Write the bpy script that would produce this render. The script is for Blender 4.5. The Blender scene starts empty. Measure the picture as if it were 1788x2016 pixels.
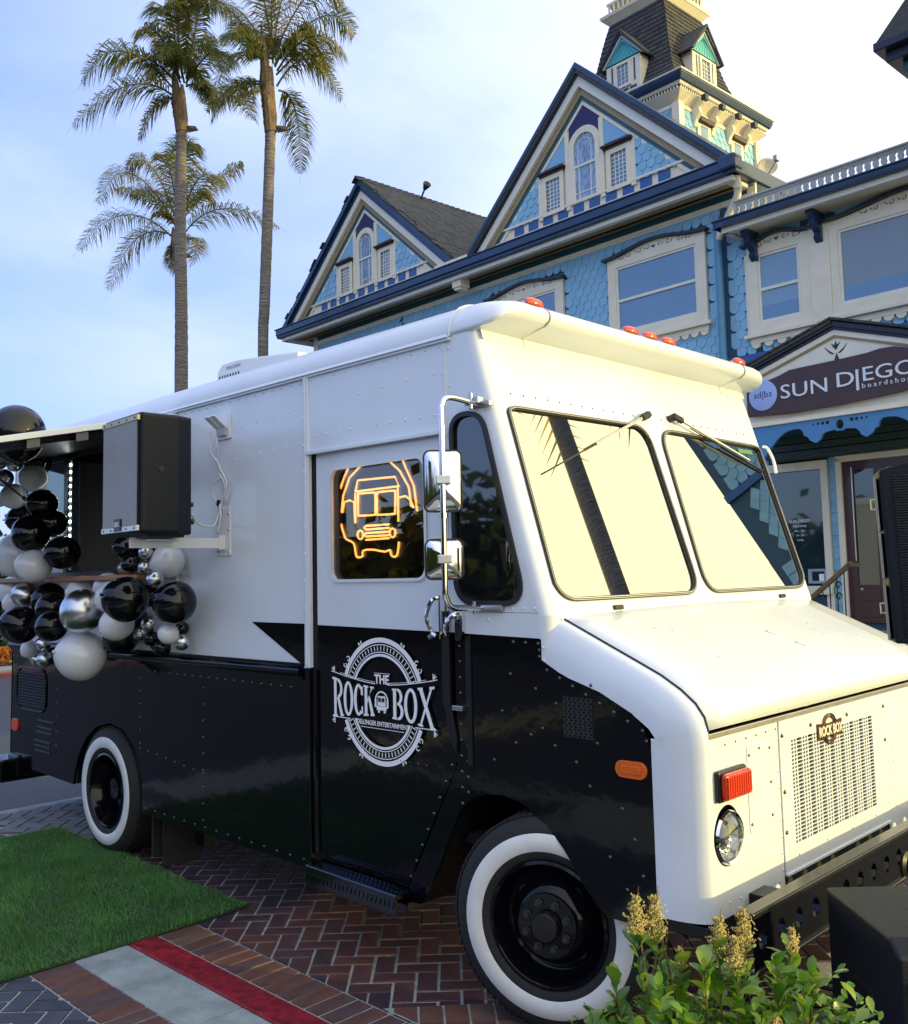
import bpy, bmesh, math, random
import numpy as np
from mathutils import Vector, Matrix
from mathutils.geometry import tessellate_polygon
R = math.radians
random.seed(7); rng = np.random.default_rng(7)
sc = bpy.context.scene
COL = sc.collection
# ------------------------------------------------------------------ camera
cam = bpy.data.objects.new('camera', bpy.data.cameras.new('camera')); COL.objects.link(cam)
yaw, pit, rol = .7774, .0903, -.0225
fw = Vector((-math.sin(yaw)*math.cos(pit), math.cos(yaw)*math.cos(pit), math.sin(pit)))
rt0 = Vector((math.cos(yaw), math.sin(yaw), 0)); up0 = rt0.cross(fw)
rt = rt0*math.cos(rol)+up0*math.sin(rol); up = up0*math.cos(rol)-rt0*math.sin(rol)
M = Matrix((rt, up, -fw)).transposed().to_4x4(); M.translation = (2.4912, -2.909, 1.7537)
cam.matrix_world = M
cam.data.sensor_fit = 'VERTICAL'; cam.data.sensor_height = 36
cam.data.lens = 36*1879.1/2016
cam.data.shift_x = (894-901.67)/2016; cam.data.shift_y = (960.15-1008)/2016
cam.data.clip_end = 3000; cam.data.clip_start = .05
sc.camera = cam
# ------------------------------------------------------------------ light
SUN_EL, SUN_AZ = R(8.5), R(26)
sdir = Vector((math.cos(SUN_EL)*math.cos(SUN_AZ), math.cos(SUN_EL)*math.sin(SUN_AZ), math.sin(SUN_EL)))
w = bpy.data.worlds.new('World'); sc.world = w; w.use_nodes = True
nt = w.node_tree; N = nt.nodes; L = nt.links
for n in list(N): N.remove(n)
out = N.new('ShaderNodeOutputWorld'); bg = N.new('ShaderNodeBackground')
sky = N.new('ShaderNodeTexSky'); sky.sky_type = 'NISHITA'; sky.sun_disc = False
sky.sun_elevation = SUN_EL; sky.sun_rotation = R(90)-SUN_AZ
sky.air_density = 1.0; sky.dust_density = 1.2; sky.ozone_density = 2.5; sky.altitude = 20
tc = N.new('ShaderNodeTexCoord')
def vmath(op, a, b=None):
    n = N.new('ShaderNodeVectorMath'); n.operation = op
    L.new(a, n.inputs[0])
    if b is not None:
        if hasattr(b, 'is_output'): L.new(b, n.inputs[1])
        else: n.inputs[1].default_value = b
    return n
def wmath(op, a, b=None, clamp=False):
    n = N.new('ShaderNodeMath'); n.operation = op; n.use_clamp = clamp
    for i, v in enumerate((a, b)):
        if v is None: continue
        if hasattr(v, 'is_output'): L.new(v, n.inputs[i])
        else: n.inputs[i].default_value = v
    return n.outputs[0]
dirn = vmath('NORMALIZE', tc.outputs['Generated']).outputs[0]
dot = vmath('DOT_PRODUCT', dirn, tuple(sdir)).outputs['Value']
mp = N.new('ShaderNodeMapping'); mp.inputs['Scale'].default_value = (1, 1, 2.6); L.new(dirn, mp.inputs[0])
nz = N.new('ShaderNodeTexNoise'); nz.inputs['Scale'].default_value = 2.1; nz.inputs['Detail'].default_value = 6
nz.inputs['Roughness'].default_value = .52; nz.inputs['Distortion'].default_value = .5; L.new(mp.outputs[0], nz.inputs[0])
# thin high cloud, thicker on the sun's side of the sky
sw = wmath('MULTIPLY', wmath('ADD', dot, 1.0), .62)
cl = wmath('ADD', wmath('MULTIPLY', nz.outputs['Fac'], 1.15), wmath('ADD', sw, -.02), True)
sep = N.new('ShaderNodeSeparateXYZ'); L.new(dirn, sep.inputs[0])
hz = wmath('POWER', wmath('SUBTRACT', 1.0, wmath('ABSOLUTE', sep.outputs['Z'])), 5.0)
cl = wmath('MAXIMUM', cl, wmath('MULTIPLY', hz, .55), True)
warm = N.new('ShaderNodeMixRGB'); L.new(wmath('POWER', wmath('MULTIPLY', wmath('ADD', dot, 1.0), .5), 8.0, True), warm.inputs[0])
haze = N.new('ShaderNodeMixRGB'); L.new(wmath('MULTIPLY', wmath('ADD', wmath('ADD', wmath('MULTIPLY', dot, .85), .78), wmath('MULTIPLY', wmath('SUBTRACT', nz.outputs['Fac'], .5), .75)), 1.0, True), haze.inputs[0])
haze.inputs[1].default_value = (1.1, 1.75, 3.9, 1); haze.inputs[2].default_value = (3.9, 4.2, 4.7, 1); L.new(haze.outputs[0], warm.inputs[1]); warm.inputs[2].default_value = (9, 7.6, 3.6, 1)
mx = N.new('ShaderNodeMixRGB'); L.new(wmath('MULTIPLY', cl, .92), mx.inputs[0]); L.new(sky.outputs[0], mx.inputs[1]); L.new(warm.outputs[0], mx.inputs[2])
hsv = N.new('ShaderNodeHueSaturation'); hsv.inputs['Saturation'].default_value = 1.08; hsv.inputs['Hue'].default_value = .506; L.new(mx.outputs[0], hsv.inputs['Color'])
L.new(hsv.outputs[0], bg.inputs[0]); bg.inputs[1].default_value = .145; L.new(bg.outputs[0], out.inputs[0])
sd = bpy.data.lights.new('sun', 'SUN'); sd.energy = 2.0; sd.angle = R(.6); sd.color = (1, .80, .30)
so = bpy.data.objects.new('sun', sd); COL.objects.link(so); so.rotation_euler = sdir.to_track_quat('Z', 'Y').to_euler()
so.location = (20, 5, 12)
sc.view_settings.view_transform = 'Standard'; sc.view_settings.look = 'None'; sc.view_settings.exposure = 1.22; sc.view_settings.gamma = 1
sc.cycles.max_bounces = 8; sc.cycles.transparent_max_bounces = 12
# ------------------------------------------------------------------ materials
def mat(name, color, rough=.5, metal=0, coat=0, var=0, vscale=6, bump=0, bscale=40, spec=.5, emit=None, trans=0, stretch=None, rnd=None, bdist=.01):
    m = bpy.data.materials.new(name); m.use_nodes = True
    nt = m.node_tree; N = nt.nodes; L = nt.links; b = N['Principled BSDF']
    c = tuple(color)+(1,)
    b.inputs['Base Color'].default_value = c; b.inputs['Roughness'].default_value = rough
    b.inputs['Metallic'].default_value = metal; b.inputs['Coat Weight'].default_value = coat; b.inputs['Coat Roughness'].default_value = .04
    b.inputs['Specular IOR Level'].default_value = spec
    if trans: b.inputs['Transmission Weight'].default_value = trans
    co = N.new('ShaderNodeTexCoord').outputs['Object']
    if stretch:
        mp = N.new('ShaderNodeMapping'); mp.inputs['Scale'].default_value = stretch; L.new(co, mp.inputs[0]); co = mp.outputs[0]
    src = None
    if var:
        nz = N.new('ShaderNodeTexNoise'); nz.inputs['Scale'].default_value = vscale; nz.inputs['Detail'].default_value = 5; L.new(co, nz.inputs[0])
        r = N.new('ShaderNodeMapRange'); L.new(nz.outputs['Fac'], r.inputs[0]); r.inputs[1].default_value = .3; r.inputs[2].default_value = .7
        r.inputs[3].default_value = 1-var; r.inputs[4].default_value = 1+var
        h = N.new('ShaderNodeHueSaturation'); h.inputs['Color'].default_value = c; L.new(r.outputs[0], h.inputs['Value']); src = h.outputs[0]
    if rnd:
        oi = N.new('ShaderNodeObjectInfo'); at = N.new('ShaderNodeAttribute'); at.attribute_name = 'rnd'
        ad = N.new('ShaderNodeMath'); ad.operation = 'ADD'; L.new(oi.outputs['Random'], ad.inputs[0]); L.new(at.outputs['Fac'], ad.inputs[1])
        fr = N.new('ShaderNodeMath'); fr.operation = 'FRACT'; L.new(ad.outputs[0], fr.inputs[0])
        cr = N.new('ShaderNodeValToRGB'); L.new(fr.outputs[0], cr.inputs[0])
        e = cr.color_ramp.elements
        for i, cc in enumerate(rnd):
            p = i/(len(rnd)-1)
            if i < 1: el = e[0]
            elif i == len(rnd)-1: el = e[-1]
            else: el = e.new(p)
            el.position = p; el.color = tuple(cc)+(1,)
        if src:
            mu = N.new('ShaderNodeMixRGB'); mu.blend_type = 'MULTIPLY'; mu.inputs[0].default_value = 1
            h.inputs['Color'].default_value = (1, 1, 1, 1)
            L.new(cr.outputs[0], mu.inputs[1]); L.new(src, mu.inputs[2]); src = mu.outputs[0]
        else: src = cr.outputs[0]
    if src: L.new(src, b.inputs['Base Color'])
    if bump:
        nb = N.new('ShaderNodeTexNoise'); nb.inputs['Scale'].default_value = bscale; nb.inputs['Detail'].default_value = 4; L.new(co, nb.inputs[0])
        bp = N.new('ShaderNodeBump'); bp.inputs['Strength'].default_value = bump; bp.inputs['Distance'].default_value = bdist
        L.new(nb.outputs['Fac'], bp.inputs['Height']); L.new(bp.outputs[0], b.inputs['Normal'])
    if emit:
        b.inputs['Emission Color'].default_value = tuple(emit[0])+(1,); b.inputs['Emission Strength'].default_value = emit[1]
    return m
def glassmat(name, tint, refl, rough=.005, gcol=(1, 1, 1)):
    m = bpy.data.materials.new(name); m.use_nodes = True
    nt = m.node_tree; N = nt.nodes; L = nt.links
    for n in list(N): N.remove(n)
    o = N.new('ShaderNodeOutputMaterial'); g = N.new('ShaderNodeBsdfGlossy'); g.inputs['Roughness'].default_value = rough; g.inputs['Color'].default_value = tuple(gcol)+(1,)
    t = N.new('ShaderNodeBsdfTransparent'); t.inputs[0].default_value = tuple(tint)+(1,)
    fr = N.new('ShaderNodeLayerWeight'); fr.inputs[0].default_value = .5
    r = N.new('ShaderNodeMapRange'); L.new(fr.outputs['Fresnel'], r.inputs[0]); r.inputs[1].default_value = 0; r.inputs[2].default_value = 1
    r.inputs[3].default_value = refl; r.inputs[4].default_value = min(1, refl+.45)
    x = N.new('ShaderNodeMixShader'); L.new(r.outputs[0], x.inputs[0]); L.new(t.outputs[0], x.inputs[1]); L.new(g.outputs[0], x.inputs[2]); L.new(x.outputs[0], o.inputs[0])
    return m
W_PAINT = mat('white_truck_paint', (.71, .75, .81), .20, 0, .2, .05, 1.8, .24, 2.2, bdist=.02)
K_PAINT = mat('black_truck_paint', (.003, .0035, .006), .08, 0, 0, 0, 3, .20, 2.8, bdist=.02, spec=.32)
K_SATIN = mat('satin_black', (.008, .008, .010), .35)
RUBBER = mat('tyre_rubber', (.014, .014, .015), .75, var=.2, vscale=20, bump=.3, bscale=90)
GASKET = mat('window_gasket', (.010, .009, .010), .35)
WHITEWALL = mat('whitewall_rubber', (.72, .72, .70), .55, var=.05, vscale=12, bump=.1)
DSTEP = mat('diamond_plate', (.085, .09, .11), .16, 1)
CHROME = mat('chrome', (.78, .78, .80), .06, 1)
STEEL = mat('steel', (.42, .42, .44), .3, 1, var=.15)
MIRROR = mat('mirror_glass', (.9, .9, .92), .01, 1)
DARK = mat('dark_interior', (.006, .006, .007), .9)
VOID = mat('grille_backing', (.006, .006, .008), .8)
RED_L = mat('red_lens', (.72, .06, .012), .12, coat=.6)
AMB_L = mat('amber_lens', (.75, .13, .008), .15, coat=.6, bump=.4, bscale=60)
ALU = mat('aluminium', (.62, .60, .56), .32, 1, var=.1, bump=.1)
WIN_G = glassmat('tinted_side_glass', (.035, .04, .05), .03)
SCR_G = glassmat('reflective_windscreen_glass', (.10, .13, .11), .60, gcol=(1, .95, .72))
DOOR_G = glassmat('door_window_glass', (.6, .55, .5), .006)
CLR_G = glassmat('clear_hatch_glass', (.35, .45, .5), .10)
DECAL = mat('white_vinyl', (.88, .88, .90), .35)
NEON = mat('warm_neon', (1, .5, .15), .4, emit=((1, .50, .13), 3.4))
LED = mat('white_led', (1, 1, 1), .4, emit=((.9, 1, .95), 7))
WOOD = mat('counter_wood', (.36, .15, .05), .4, var=.3, vscale=9, stretch=(1, 8, 8))
WPL = mat('white_plastic', (.70, .72, .75), .4)
GOLD = mat('bronze_badge', (.10, .05, .02), .35, .6)
# house
BLUE = mat('blue_shingle_paint', (.13, .33, .50), .5, var=.10, vscale=5, bump=.12, bscale=60, rnd=[(.20, .41, .57), (.23, .46, .63), (.215, .435, .62), (.25, .48, .64)])
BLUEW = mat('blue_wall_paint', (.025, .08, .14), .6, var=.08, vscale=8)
SKYB = mat('light_blue_board_paint', (.20, .43, .66), .5, var=.06, bump=.25, bscale=30, stretch=(9, 1, 9))
CREAM = mat('cream_trim_paint', (.74, .68, .53), .5, var=.05, vscale=7, bump=.08, bscale=30)
WCREAM = mat('pale_fascia_paint', (.70, .69, .60), .45, var=.04, vscale=7)
NAVY = mat('navy_gutter_paint', (.008, .032, .085), .3, var=.15, vscale=5, coat=.2)
TEALD = mat('dark_teal_paint', (.012, .085, .12), .5, var=.1)
ROYAL = mat('royal_blue_panel_paint', (.025, .10, .30), .5, var=.12, vscale=30, bump=.3, bscale=60)
INDIGO = mat('indigo_panel_paint', (.012, .012, .10), .5, var=.1, bump=.5, bscale=20, stretch=(12, 1, .3))
MAROON = mat('dark_maroon_paint', (.030, .010, .016), .5)
TURQ = mat('turquoise_fan_paint', (.06, .40, .42), .45, var=.06)
ROOF = mat('roof_shingle', (.04, .04, .045), .85, var=.35, vscale=25, bump=.5, bscale=80, rnd=[(.028, .030, .033), (.052, .050, .050), (.038, .040, .043), (.065, .060, .055)])
PANE = mat('house_window_pane', (.075, .19, .32), .03, coat=.8, spec=1)
LACE = mat('lace_curtain_pane', (.22, .32, .48), .15, coat=.5, var=.5, vscale=14, stretch=(3, 1, .8))
BLIND = mat('grey_blind_pane', (.20, .25, .29), .12, coat=.6, var=.04, vscale=60, stretch=(.2, 1, 3))
LATT = mat('grey_lattice_paint', (.42, .43, .42), .6, var=.06)
SIGNB = mat('brown_sign_board', (.050, .024, .028), .5, var=.12, vscale=10, bump=.15)
SIGNW = mat('white_sign_letter', (.62, .68, .76), .35)
SIGNC = mat('pale_blue_sign_disc', (.30, .40, .72), .4)
DOORP = mat('maroon_door_paint', (.040, .008, .014), .35, coat=.3)
RAILM = mat('brown_handrail', (.11, .065, .025), .4)
IRON = mat('black_wrought_iron', (.010, .010, .012), .4)
DGREEN = mat('dark_green_beam_paint', (.018, .05, .05), .6, var=.1, bump=.1)
TAN = mat('tan_soffit_paint', (.32, .25, .14), .6, var=.06)
# ground
BRICK = mat('brick_paver', (.05, .02, .02), .5, var=.30, vscale=7, bump=.5, bscale=120, rnd=[(.062, .028, .034), (.042, .024, .038), (.078, .036, .036), (.052, .030, .044), (.034, .024, .034)], bdist=.004)
BRICKR = mat('border_brick', (.08, .03, .02), .6, var=.25, vscale=9, bump=.5, bscale=120, rnd=[(.105, .048, .040), (.13, .056, .040), (.080, .048, .052), (.16, .088, .055)], bdist=.004)
BRICKB = mat('blue_grey_paver', (.06, .07, .1), .55, var=.2, vscale=9, bump=.4, bscale=120, rnd=[(.052, .058, .085), (.042, .045, .070), (.065, .072, .10)], bdist=.004)
MORTAR = mat('mortar', (.34, .36, .34), .9, var=.25, vscale=30, bump=.6, bscale=150)
CONC = mat('concrete', (.27, .31, .32), .85, var=.30, vscale=6, bump=.6, bscale=60)
REDC = mat('red_kerb_paint', (.22, .010, .018), .42, var=.5, vscale=22, bump=.5, bscale=50)
ASPH = mat('asphalt', (.055, .060, .072), .85, var=.2, vscale=30, bump=.5, bscale=150)
SETT = mat('grey_sett', (.16, .17, .20), .7, var=.2, vscale=10, bump=.5, bscale=60, rnd=[(.15, .16, .19), (.20, .21, .25), (.12, .13, .15)])
GRASS = mat('artificial_grass', (.03, .12, .03), .5, var=.35, vscale=2.5, rnd=[(.026, .12, .034), (.060, .21, .05), (.17, .34, .10), (.04, .17, .05)])
GBACK = mat('grass_backing', (.012, .035, .012), .9)
LEAFP = mat('palm_leaflet', (.05, .06, .02), .6, rnd=[(.065, .090, .024), (.13, .13, .030), (.048, .072, .024), (.34, .24, .06)], spec=.3)
LEAFD = mat('dry_palm_leaflet', (.20, .13, .04), .6, var=.3)
TRUNK = mat('palm_trunk_bark', (.19, .17, .16), .9, var=.30, vscale=5, bump=1, bscale=5, stretch=(1, 1, 7), bdist=.05)
HUSK = mat('palm_boot_husk', (.15, .10, .055), .7, var=.3, vscale=4, stretch=(6, 6, .6))
LEAF = mat('shrub_leaf', (.05, .14, .02), .35, rnd=[(.055, .16, .018), (.16, .29, .022), (.03, .10, .03), (.28, .38, .035)], coat=.3)
BLOOM = mat('shrub_blossom', (.42, .36, .08), .7, rnd=[(.42, .38, .10), (.34, .22, .06), (.50, .48, .16)])
STEM = mat('shrub_stem', (.16, .09, .03), .7)
B_K = mat('black_balloon', (.004, .004, .007), .10, spec=.45)
B_W = mat('white_balloon', (.68, .70, .76), .22, coat=.6)
B_S = mat('silver_balloon', (.60, .61, .64), .27, 1, bump=.05, bscale=6)
SPK = mat('speaker_cabinet', (.004, .007, .012), .5, bump=.25, bscale=220, spec=.3)
SPKG = mat('speaker_grille_metal', (.34, .35, .38), .5, 0)
SPKD = mat('speaker_grille_dark', (.006, .007, .010), .5, bump=.2, bscale=60)
# ------------------------------------------------------------------ geometry helpers
class MB:
    def __init__(s): s.v = []; s.f = []; s.r = []; s.parts = []
    def add(s, vs, fs, r=0.0):
        s.parts.append((len(s.v), len(s.f), len(vs), len(fs)))
        b = len(s.v); s.v += [tuple(p) for p in vs]; s.f += [tuple(i+b for i in f) for f in fs]; s.r += [r]*len(fs)
    def box(s, x0, x1, y0, y1, z0, z1, r=0.0):
        s.add([(x0, y0, z0), (x1, y0, z0), (x1, y1, z0), (x0, y1, z0), (x0, y0, z1), (x1, y0, z1), (x1, y1, z1), (x0, y1, z1)],
              [(0, 3, 2, 1), (4, 5, 6, 7), (0, 1, 5, 4), (1, 2, 6, 5), (2, 3, 7, 6), (3, 0, 4, 7)], r)
    def obox(s, c, ax, ay, az, r=0.0):
        c = Vector(c); ax, ay, az = Vector(ax), Vector(ay), Vector(az)
        s.add([c-ax-ay-az, c+ax-ay-az, c+ax+ay-az, c-ax+ay-az, c-ax-ay+az, c+ax-ay+az, c+ax+ay+az, c-ax+ay+az],
              [(0, 3, 2, 1), (4, 5, 6, 7), (0, 1, 5, 4), (1, 2, 6, 5), (2, 3, 7, 6), (3, 0, 4, 7)], r)
    def tube(s, pts, rad, n=8, cap=True, r=0.0):
        pts = [Vector(p) for p in pts]; m = len(pts); rads = rad if hasattr(rad, '__len__') else [rad]*m
        vs = []; fs = []; prev = None
        for i, p in enumerate(pts):
            t = (pts[min(i+1, m-1)]-pts[max(i-1, 0)])
            t = t.normalized() if t.length > 1e-9 else Vector((0, 0, 1))
            a = Vector((0, 0, 1)) if prev is None and abs(t.z) < .95 else (Vector((1, 0, 0)) if prev is None else prev)
            u = (a-t*a.dot(t)).normalized(); prev = u; v = t.cross(u)
            for k in range(n):
                th = 2*math.pi*k/n; vs.append(p+(u*math.cos(th)+v*math.sin(th))*rads[i])
        for i in range(m-1):
            for k in range(n):
                a = i*n+k; b = i*n+(k+1) % n; fs.append((a, b, b+n, a+n))
        if cap: fs.append(tuple(range(n-1, -1, -1))); fs.append(tuple(range((m-1)*n, m*n)))
        s.add(vs, fs, r)
    def lathe(s, prof, c, axis, n=48, r=0.0, closed=False):
        # prof: list of (radius, offset along axis)
        c = Vector(c); ax = Vector(axis).normalized(); u = Vector((0, 0, 1)) if abs(ax.z) < .9 else Vector((1, 0, 0))
        u = (u-ax*u.dot(ax)).normalized(); v = ax.cross(u); vs = []; fs = []; m = len(prof)
        for (ra, h) in prof:
            for k in range(n):
                th = 2*math.pi*k/n; vs.append(c+ax*h+(u*math.cos(th)+v*math.sin(th))*ra)
        for i in range(m if closed else m-1):
            j = (i+1) % m
            for k in range(n): fs.append((i*n+k, i*n+(k+1) % n, j*n+(k+1) % n, j*n+k))
        s.add(vs, fs, r)
    def sphere(s, c, ra, n=24, m=14, sz=1, r=0.0):
        c = Vector(c); vs = []; fs = []
        for i in range(m+1):
            ph = math.pi*i/m
            for k in range(n):
                th = 2*math.pi*k/n; vs.append(c+Vector((math.sin(ph)*math.cos(th), math.sin(ph)*math.sin(th), math.cos(ph)*sz))*ra)
        for i in range(m):
            for k in range(n): fs.append((i*n+k, (i+1)*n+k, (i+1)*n+(k+1) % n, i*n+(k+1) % n))
        s.add(vs, fs, r)
    def plate(s, outer, fr, t=.004, holes=(), r=0.0):
        # polygon in (u,v), extruded by w 0..t ; fr maps (u,v,w)->xyz ; w grows outwards
        loops = [outer]+list(holes); tri = tessellate_polygon([[Vector((a, b, 0)) for a, b in l] for l in loops])
        flat = [p for l in loops for p in l]; n = len(flat)
        vs = [fr(a, b, t) for a, b in flat]+[fr(a, b, 0) for a, b in flat]
        fs = [tuple(q) for q in tri]+[tuple(i+n for i in reversed(q)) for q in tri]
        o = 0
        for l in loops:
            m = len(l)
            for i in range(m): fs.append((o+i, o+(i+1) % m, o+(i+1) % m+n, o+i+n))
            o += m
        s.add(vs, fs, r)
    def build_each(s, name, m, parent=None, **k):
        # one object per added piece
        for a, b, nv, nf in s.parts:
            q = MB(); q.v = s.v[a:a+nv]; q.f = [tuple(i-a for i in f) for f in s.f[b:b+nf]]; q.r = s.r[b:b+nf]; o = q.build(name, m, parent, **k)
        return o
    def build(s, name, m, parent=None, smooth=False, bevel=0, norm=True, seg=2, loc=None):
        me = bpy.data.meshes.new(name)
        vs = s.v
        if loc is not None: vs = [(a-loc[0], b-loc[1], c-loc[2]) for a, b, c in vs]
        me.from_pydata(vs, [], s.f); me.update()
        if any(s.r):
            a = me.attributes.new('rnd', 'FLOAT', 'FACE'); a.data.foreach_set('value', s.r)
        if norm or bevel:
            bm = bmesh.new(); bm.from_mesh(me)
            if bevel: bmesh.ops.remove_doubles(bm, verts=bm.verts, dist=1e-5)
            if norm: bmesh.ops.recalc_face_normals(bm, faces=bm.faces)
            bm.to_mesh(me); bm.free()
        if m is not None: me.materials.append(m)
        o = bpy.data.objects.new(name, me); COL.objects.link(o)
        if parent is not None: o.parent = parent
        if loc is not None: o.location = loc
        if smooth:
            me.polygons.foreach_set('use_smooth', [True]*len(me.polygons))
            if smooth != 'full': me.set_sharp_from_angle(angle=R(smooth if smooth is not True else 40))
        if bevel:
            md = o.modifiers.new('bevel', 'BEVEL'); md.width = bevel; md.segments = seg; md.limit_method = 'ANGLE'; md.angle_limit = R(35); md.harden_normals = False
        return o
def tag(o, label=None, cat=None, group=None, kind=None):
    for k, v in (('label', label), ('category', cat), ('group', group), ('kind', kind)):
        if v: o[k] = v
    return o
def empty(name, loc, rz=0):
    o = bpy.data.objects.new(name, None); COL.objects.link(o); o.location = loc; o.rotation_euler.z = rz; o.empty_display_size = .2; return o
def attach(root, objs):
    for o in objs: o.parent = root; o.matrix_parent_inverse = root.matrix_basis.inverted() if False else Matrix()
SIDE = lambda y=0: (lambda u, v, w_: (u, y-w_, v))          # plane facing -Y
def FRONTX(x=0): return lambda u, v, w_: (x+w_, u, v)        # plane facing +X
def circle(cx, cy, r, n=24, ry=None): return [(cx+r*math.cos(2*math.pi*i/n), cy+(ry or r)*math.sin(2*math.pi*i/n)) for i in range(n)]
def rrect(x0, x1, z0, z1, r, n=5):
    o = []
    for cx, cz, a in ((x1-r, z1-r, 0), (x0+r, z1-r, 90), (x0+r, z0+r, 180), (x1-r, z0+r, 270)):
        for i in range(n+1): t = R(a+90*i/n); o.append((cx+r*math.cos(t), cz+r*math.sin(t)))
    return o
def rpoly(pts, r, n=6):
    # round the corners of a polygon
    o = []; m = len(pts)
    for i in range(m):
        a, b, c = Vector(pts[i-1]), Vector(pts[i]), Vector(pts[(i+1) % m]); rr = r[i] if hasattr(r, '__len__') else r
        d1 = (a-b).normalized(); d2 = (c-b).normalized(); p0 = b+d1*rr; p1 = b+d2*rr
        for k in range(n+1): t = k/n; q = p0*(1-t)**2+b*2*t*(1-t)+p1*t*t; o.append((q.x, q.y))
    return o
def inset(poly, d):
    # move every point of a convex-ish loop inwards by d
    m = len(poly); A = sum(poly[i-1][0]*poly[i][1]-poly[i][0]*poly[i-1][1] for i in range(m)); s_ = 1 if A > 0 else -1; o = []
    for i in range(m):
        a, b, c = Vector(poly[i-1]), Vector(poly[i]), Vector(poly[(i+1) % m])
        t = (c-a)
        if t.length < 1e-9: o.append((b.x, b.y)); continue
        t.normalize(); o.append((b.x-t.y*d*s_, b.y+t.x*d*s_))
    return o
def text_mesh(txt, name, m, parent, fr, size, ext=.003, xs=1, align='CENTER', spacing=1, offset=0):
    cu = bpy.data.curves.new('t', 'FONT'); cu.body = txt; cu.size = size; cu.extrude = ext; cu.align_x = align; cu.space_character = spacing; cu.offset = offset; cu.resolution_u = 3
    to = bpy.data.objects.new('t', cu); me = bpy.data.meshes.new_from_object(to)
    bpy.data.objects.remove(to); bpy.data.curves.remove(cu); me.name = name
    for v in me.vertices: v.co = Vector(fr(v.co.x*xs, v.co.y, v.co.z))
    me.materials.clear(); me.materials.append(m)
    bm = bmesh.new(); bm.from_mesh(me); bmesh.ops.recalc_face_normals(bm, faces=bm.faces); bm.to_mesh(me); bm.free()
    o = bpy.data.objects.new(name, me); COL.objects.link(o)
    if parent is not None: o.parent = parent
    return o

def translucent(m, c, f):
    nt = m.node_tree; N = nt.nodes; L = nt.links; o = N['Material Output']; b = N['Principled BSDF']; t = N.new('ShaderNodeBsdfTranslucent'); x = N.new('ShaderNodeMixShader')
    src = b.inputs['Base Color'].links[0].from_socket if b.inputs['Base Color'].is_linked else None
    if src:
        g = N.new('ShaderNodeMixRGB'); g.blend_type = 'MULTIPLY'; g.inputs[0].default_value = 1; L.new(src, g.inputs[1]); g.inputs[2].default_value = tuple(c)+(1,); L.new(g.outputs[0], t.inputs[0])
    x.inputs[0].default_value = f; L.new(b.outputs[0], x.inputs[1]); L.new(t.outputs[0], x.inputs[2]); L.new(x.outputs[0], o.inputs[0])
translucent(LEAFP, (2.2, 2.2, 1.2), .45); translucent(LEAF, (1.9, 1.9, 1.0), .35); translucent(GRASS, (1.5, 1.5, 1), .25)

def rebase(root, base):
    b = Vector(base)
    for c in root.children: c.location = Vector(c.location)-b
    root.location = Matrix.Rotation(root.rotation_euler.z, 3, 'Z') @ b + Vector(root.location)
# ------------------------------------------------------------------ ground
g = MB(); g.add([(-260, -200, -.16), (200, -200, -.16), (200, 260, -.16), (-260, 260, -.16)], [(0, 1, 2, 3)])
tag(g.build('ground', ASPH, norm=False), kind='structure')
g = MB(); g.box(-60, -5.42, -40, 60, -.155, -.10); tag(g.build('road', ASPH), kind='structure')
# paved forecourt
pav = MB(); pav.box(-5.25, .62, -.27, 7.6, -.15, -.0035)
pv = tag(pav.build('herringbone_paving', MORTAR), kind='structure')
g = MB(); g.box(.62, 30, -6, 7.6, -.15, -.004); tag(g.build('asphalt_forecourt', mat('dark_asphalt', (.040, .038, .036), .8, var=.25, vscale=18, bump=.5, bscale=90)), kind='structure')
BX = lambda l, wd, h: [(-l/2, -wd/2, 0), (l/2, -wd/2, 0), (l/2, wd/2, 0), (-l/2, wd/2, 0), (-l/2+.003, -wd/2+.003, h), (l/2-.003, -wd/2+.003, h), (l/2-.003, wd/2-.003, h), (-l/2+.003, wd/2-.003, h)]
BF = [(4, 5, 6, 7), (0, 1, 5, 4), (1, 2, 6, 5), (2, 3, 7, 6), (3, 0, 4, 7)]
def brickmesh(name, l, wd, h, m):
    me = bpy.data.meshes.new(name); me.from_pydata(BX(l, wd, h), [], BF); me.materials.append(m); me.update(); return me
def lay(parent, items, mesh, m, lim, name, dims, key):
    # items: (x, y, z, rot); the nearest become single bricks, the rest one joined part
    items = sorted(items, key=key)
    for it in items[:lim]:
        o = bpy.data.objects.new(name, mesh); COL.objects.link(o); o.parent = parent; o.location = it[:3]; o.rotation_euler = (random.uniform(-.006, .006), random.uniform(-.006, .006), it[3])
    if items[lim:]:
        mb = MB(); l, wd, h = dims
        for it in items[lim:]:
            c, s = math.cos(it[3]), math.sin(it[3])
            mb.add([(it[0]+c*x-s*y, it[1]+s*x+c*y, it[2]+z) for x, y, z in BX(l, wd, h)], BF, random.random()+.001)
        tag(mb.build(name+'s_beyond', m, parent, norm=False), kind='stuff')
camd = lambda it: (it[0]-1.2)**2+(it[1]+1.5)**2
pw = .098; its = []
for i in range(-70, 70):
    for j in range(-70, 70):
        # herringbone of 2x1 bricks on a lattice
        for (a, b, ho) in ((0, 0, True), (0, 0, False)):
            pass
CUT = None
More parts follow.
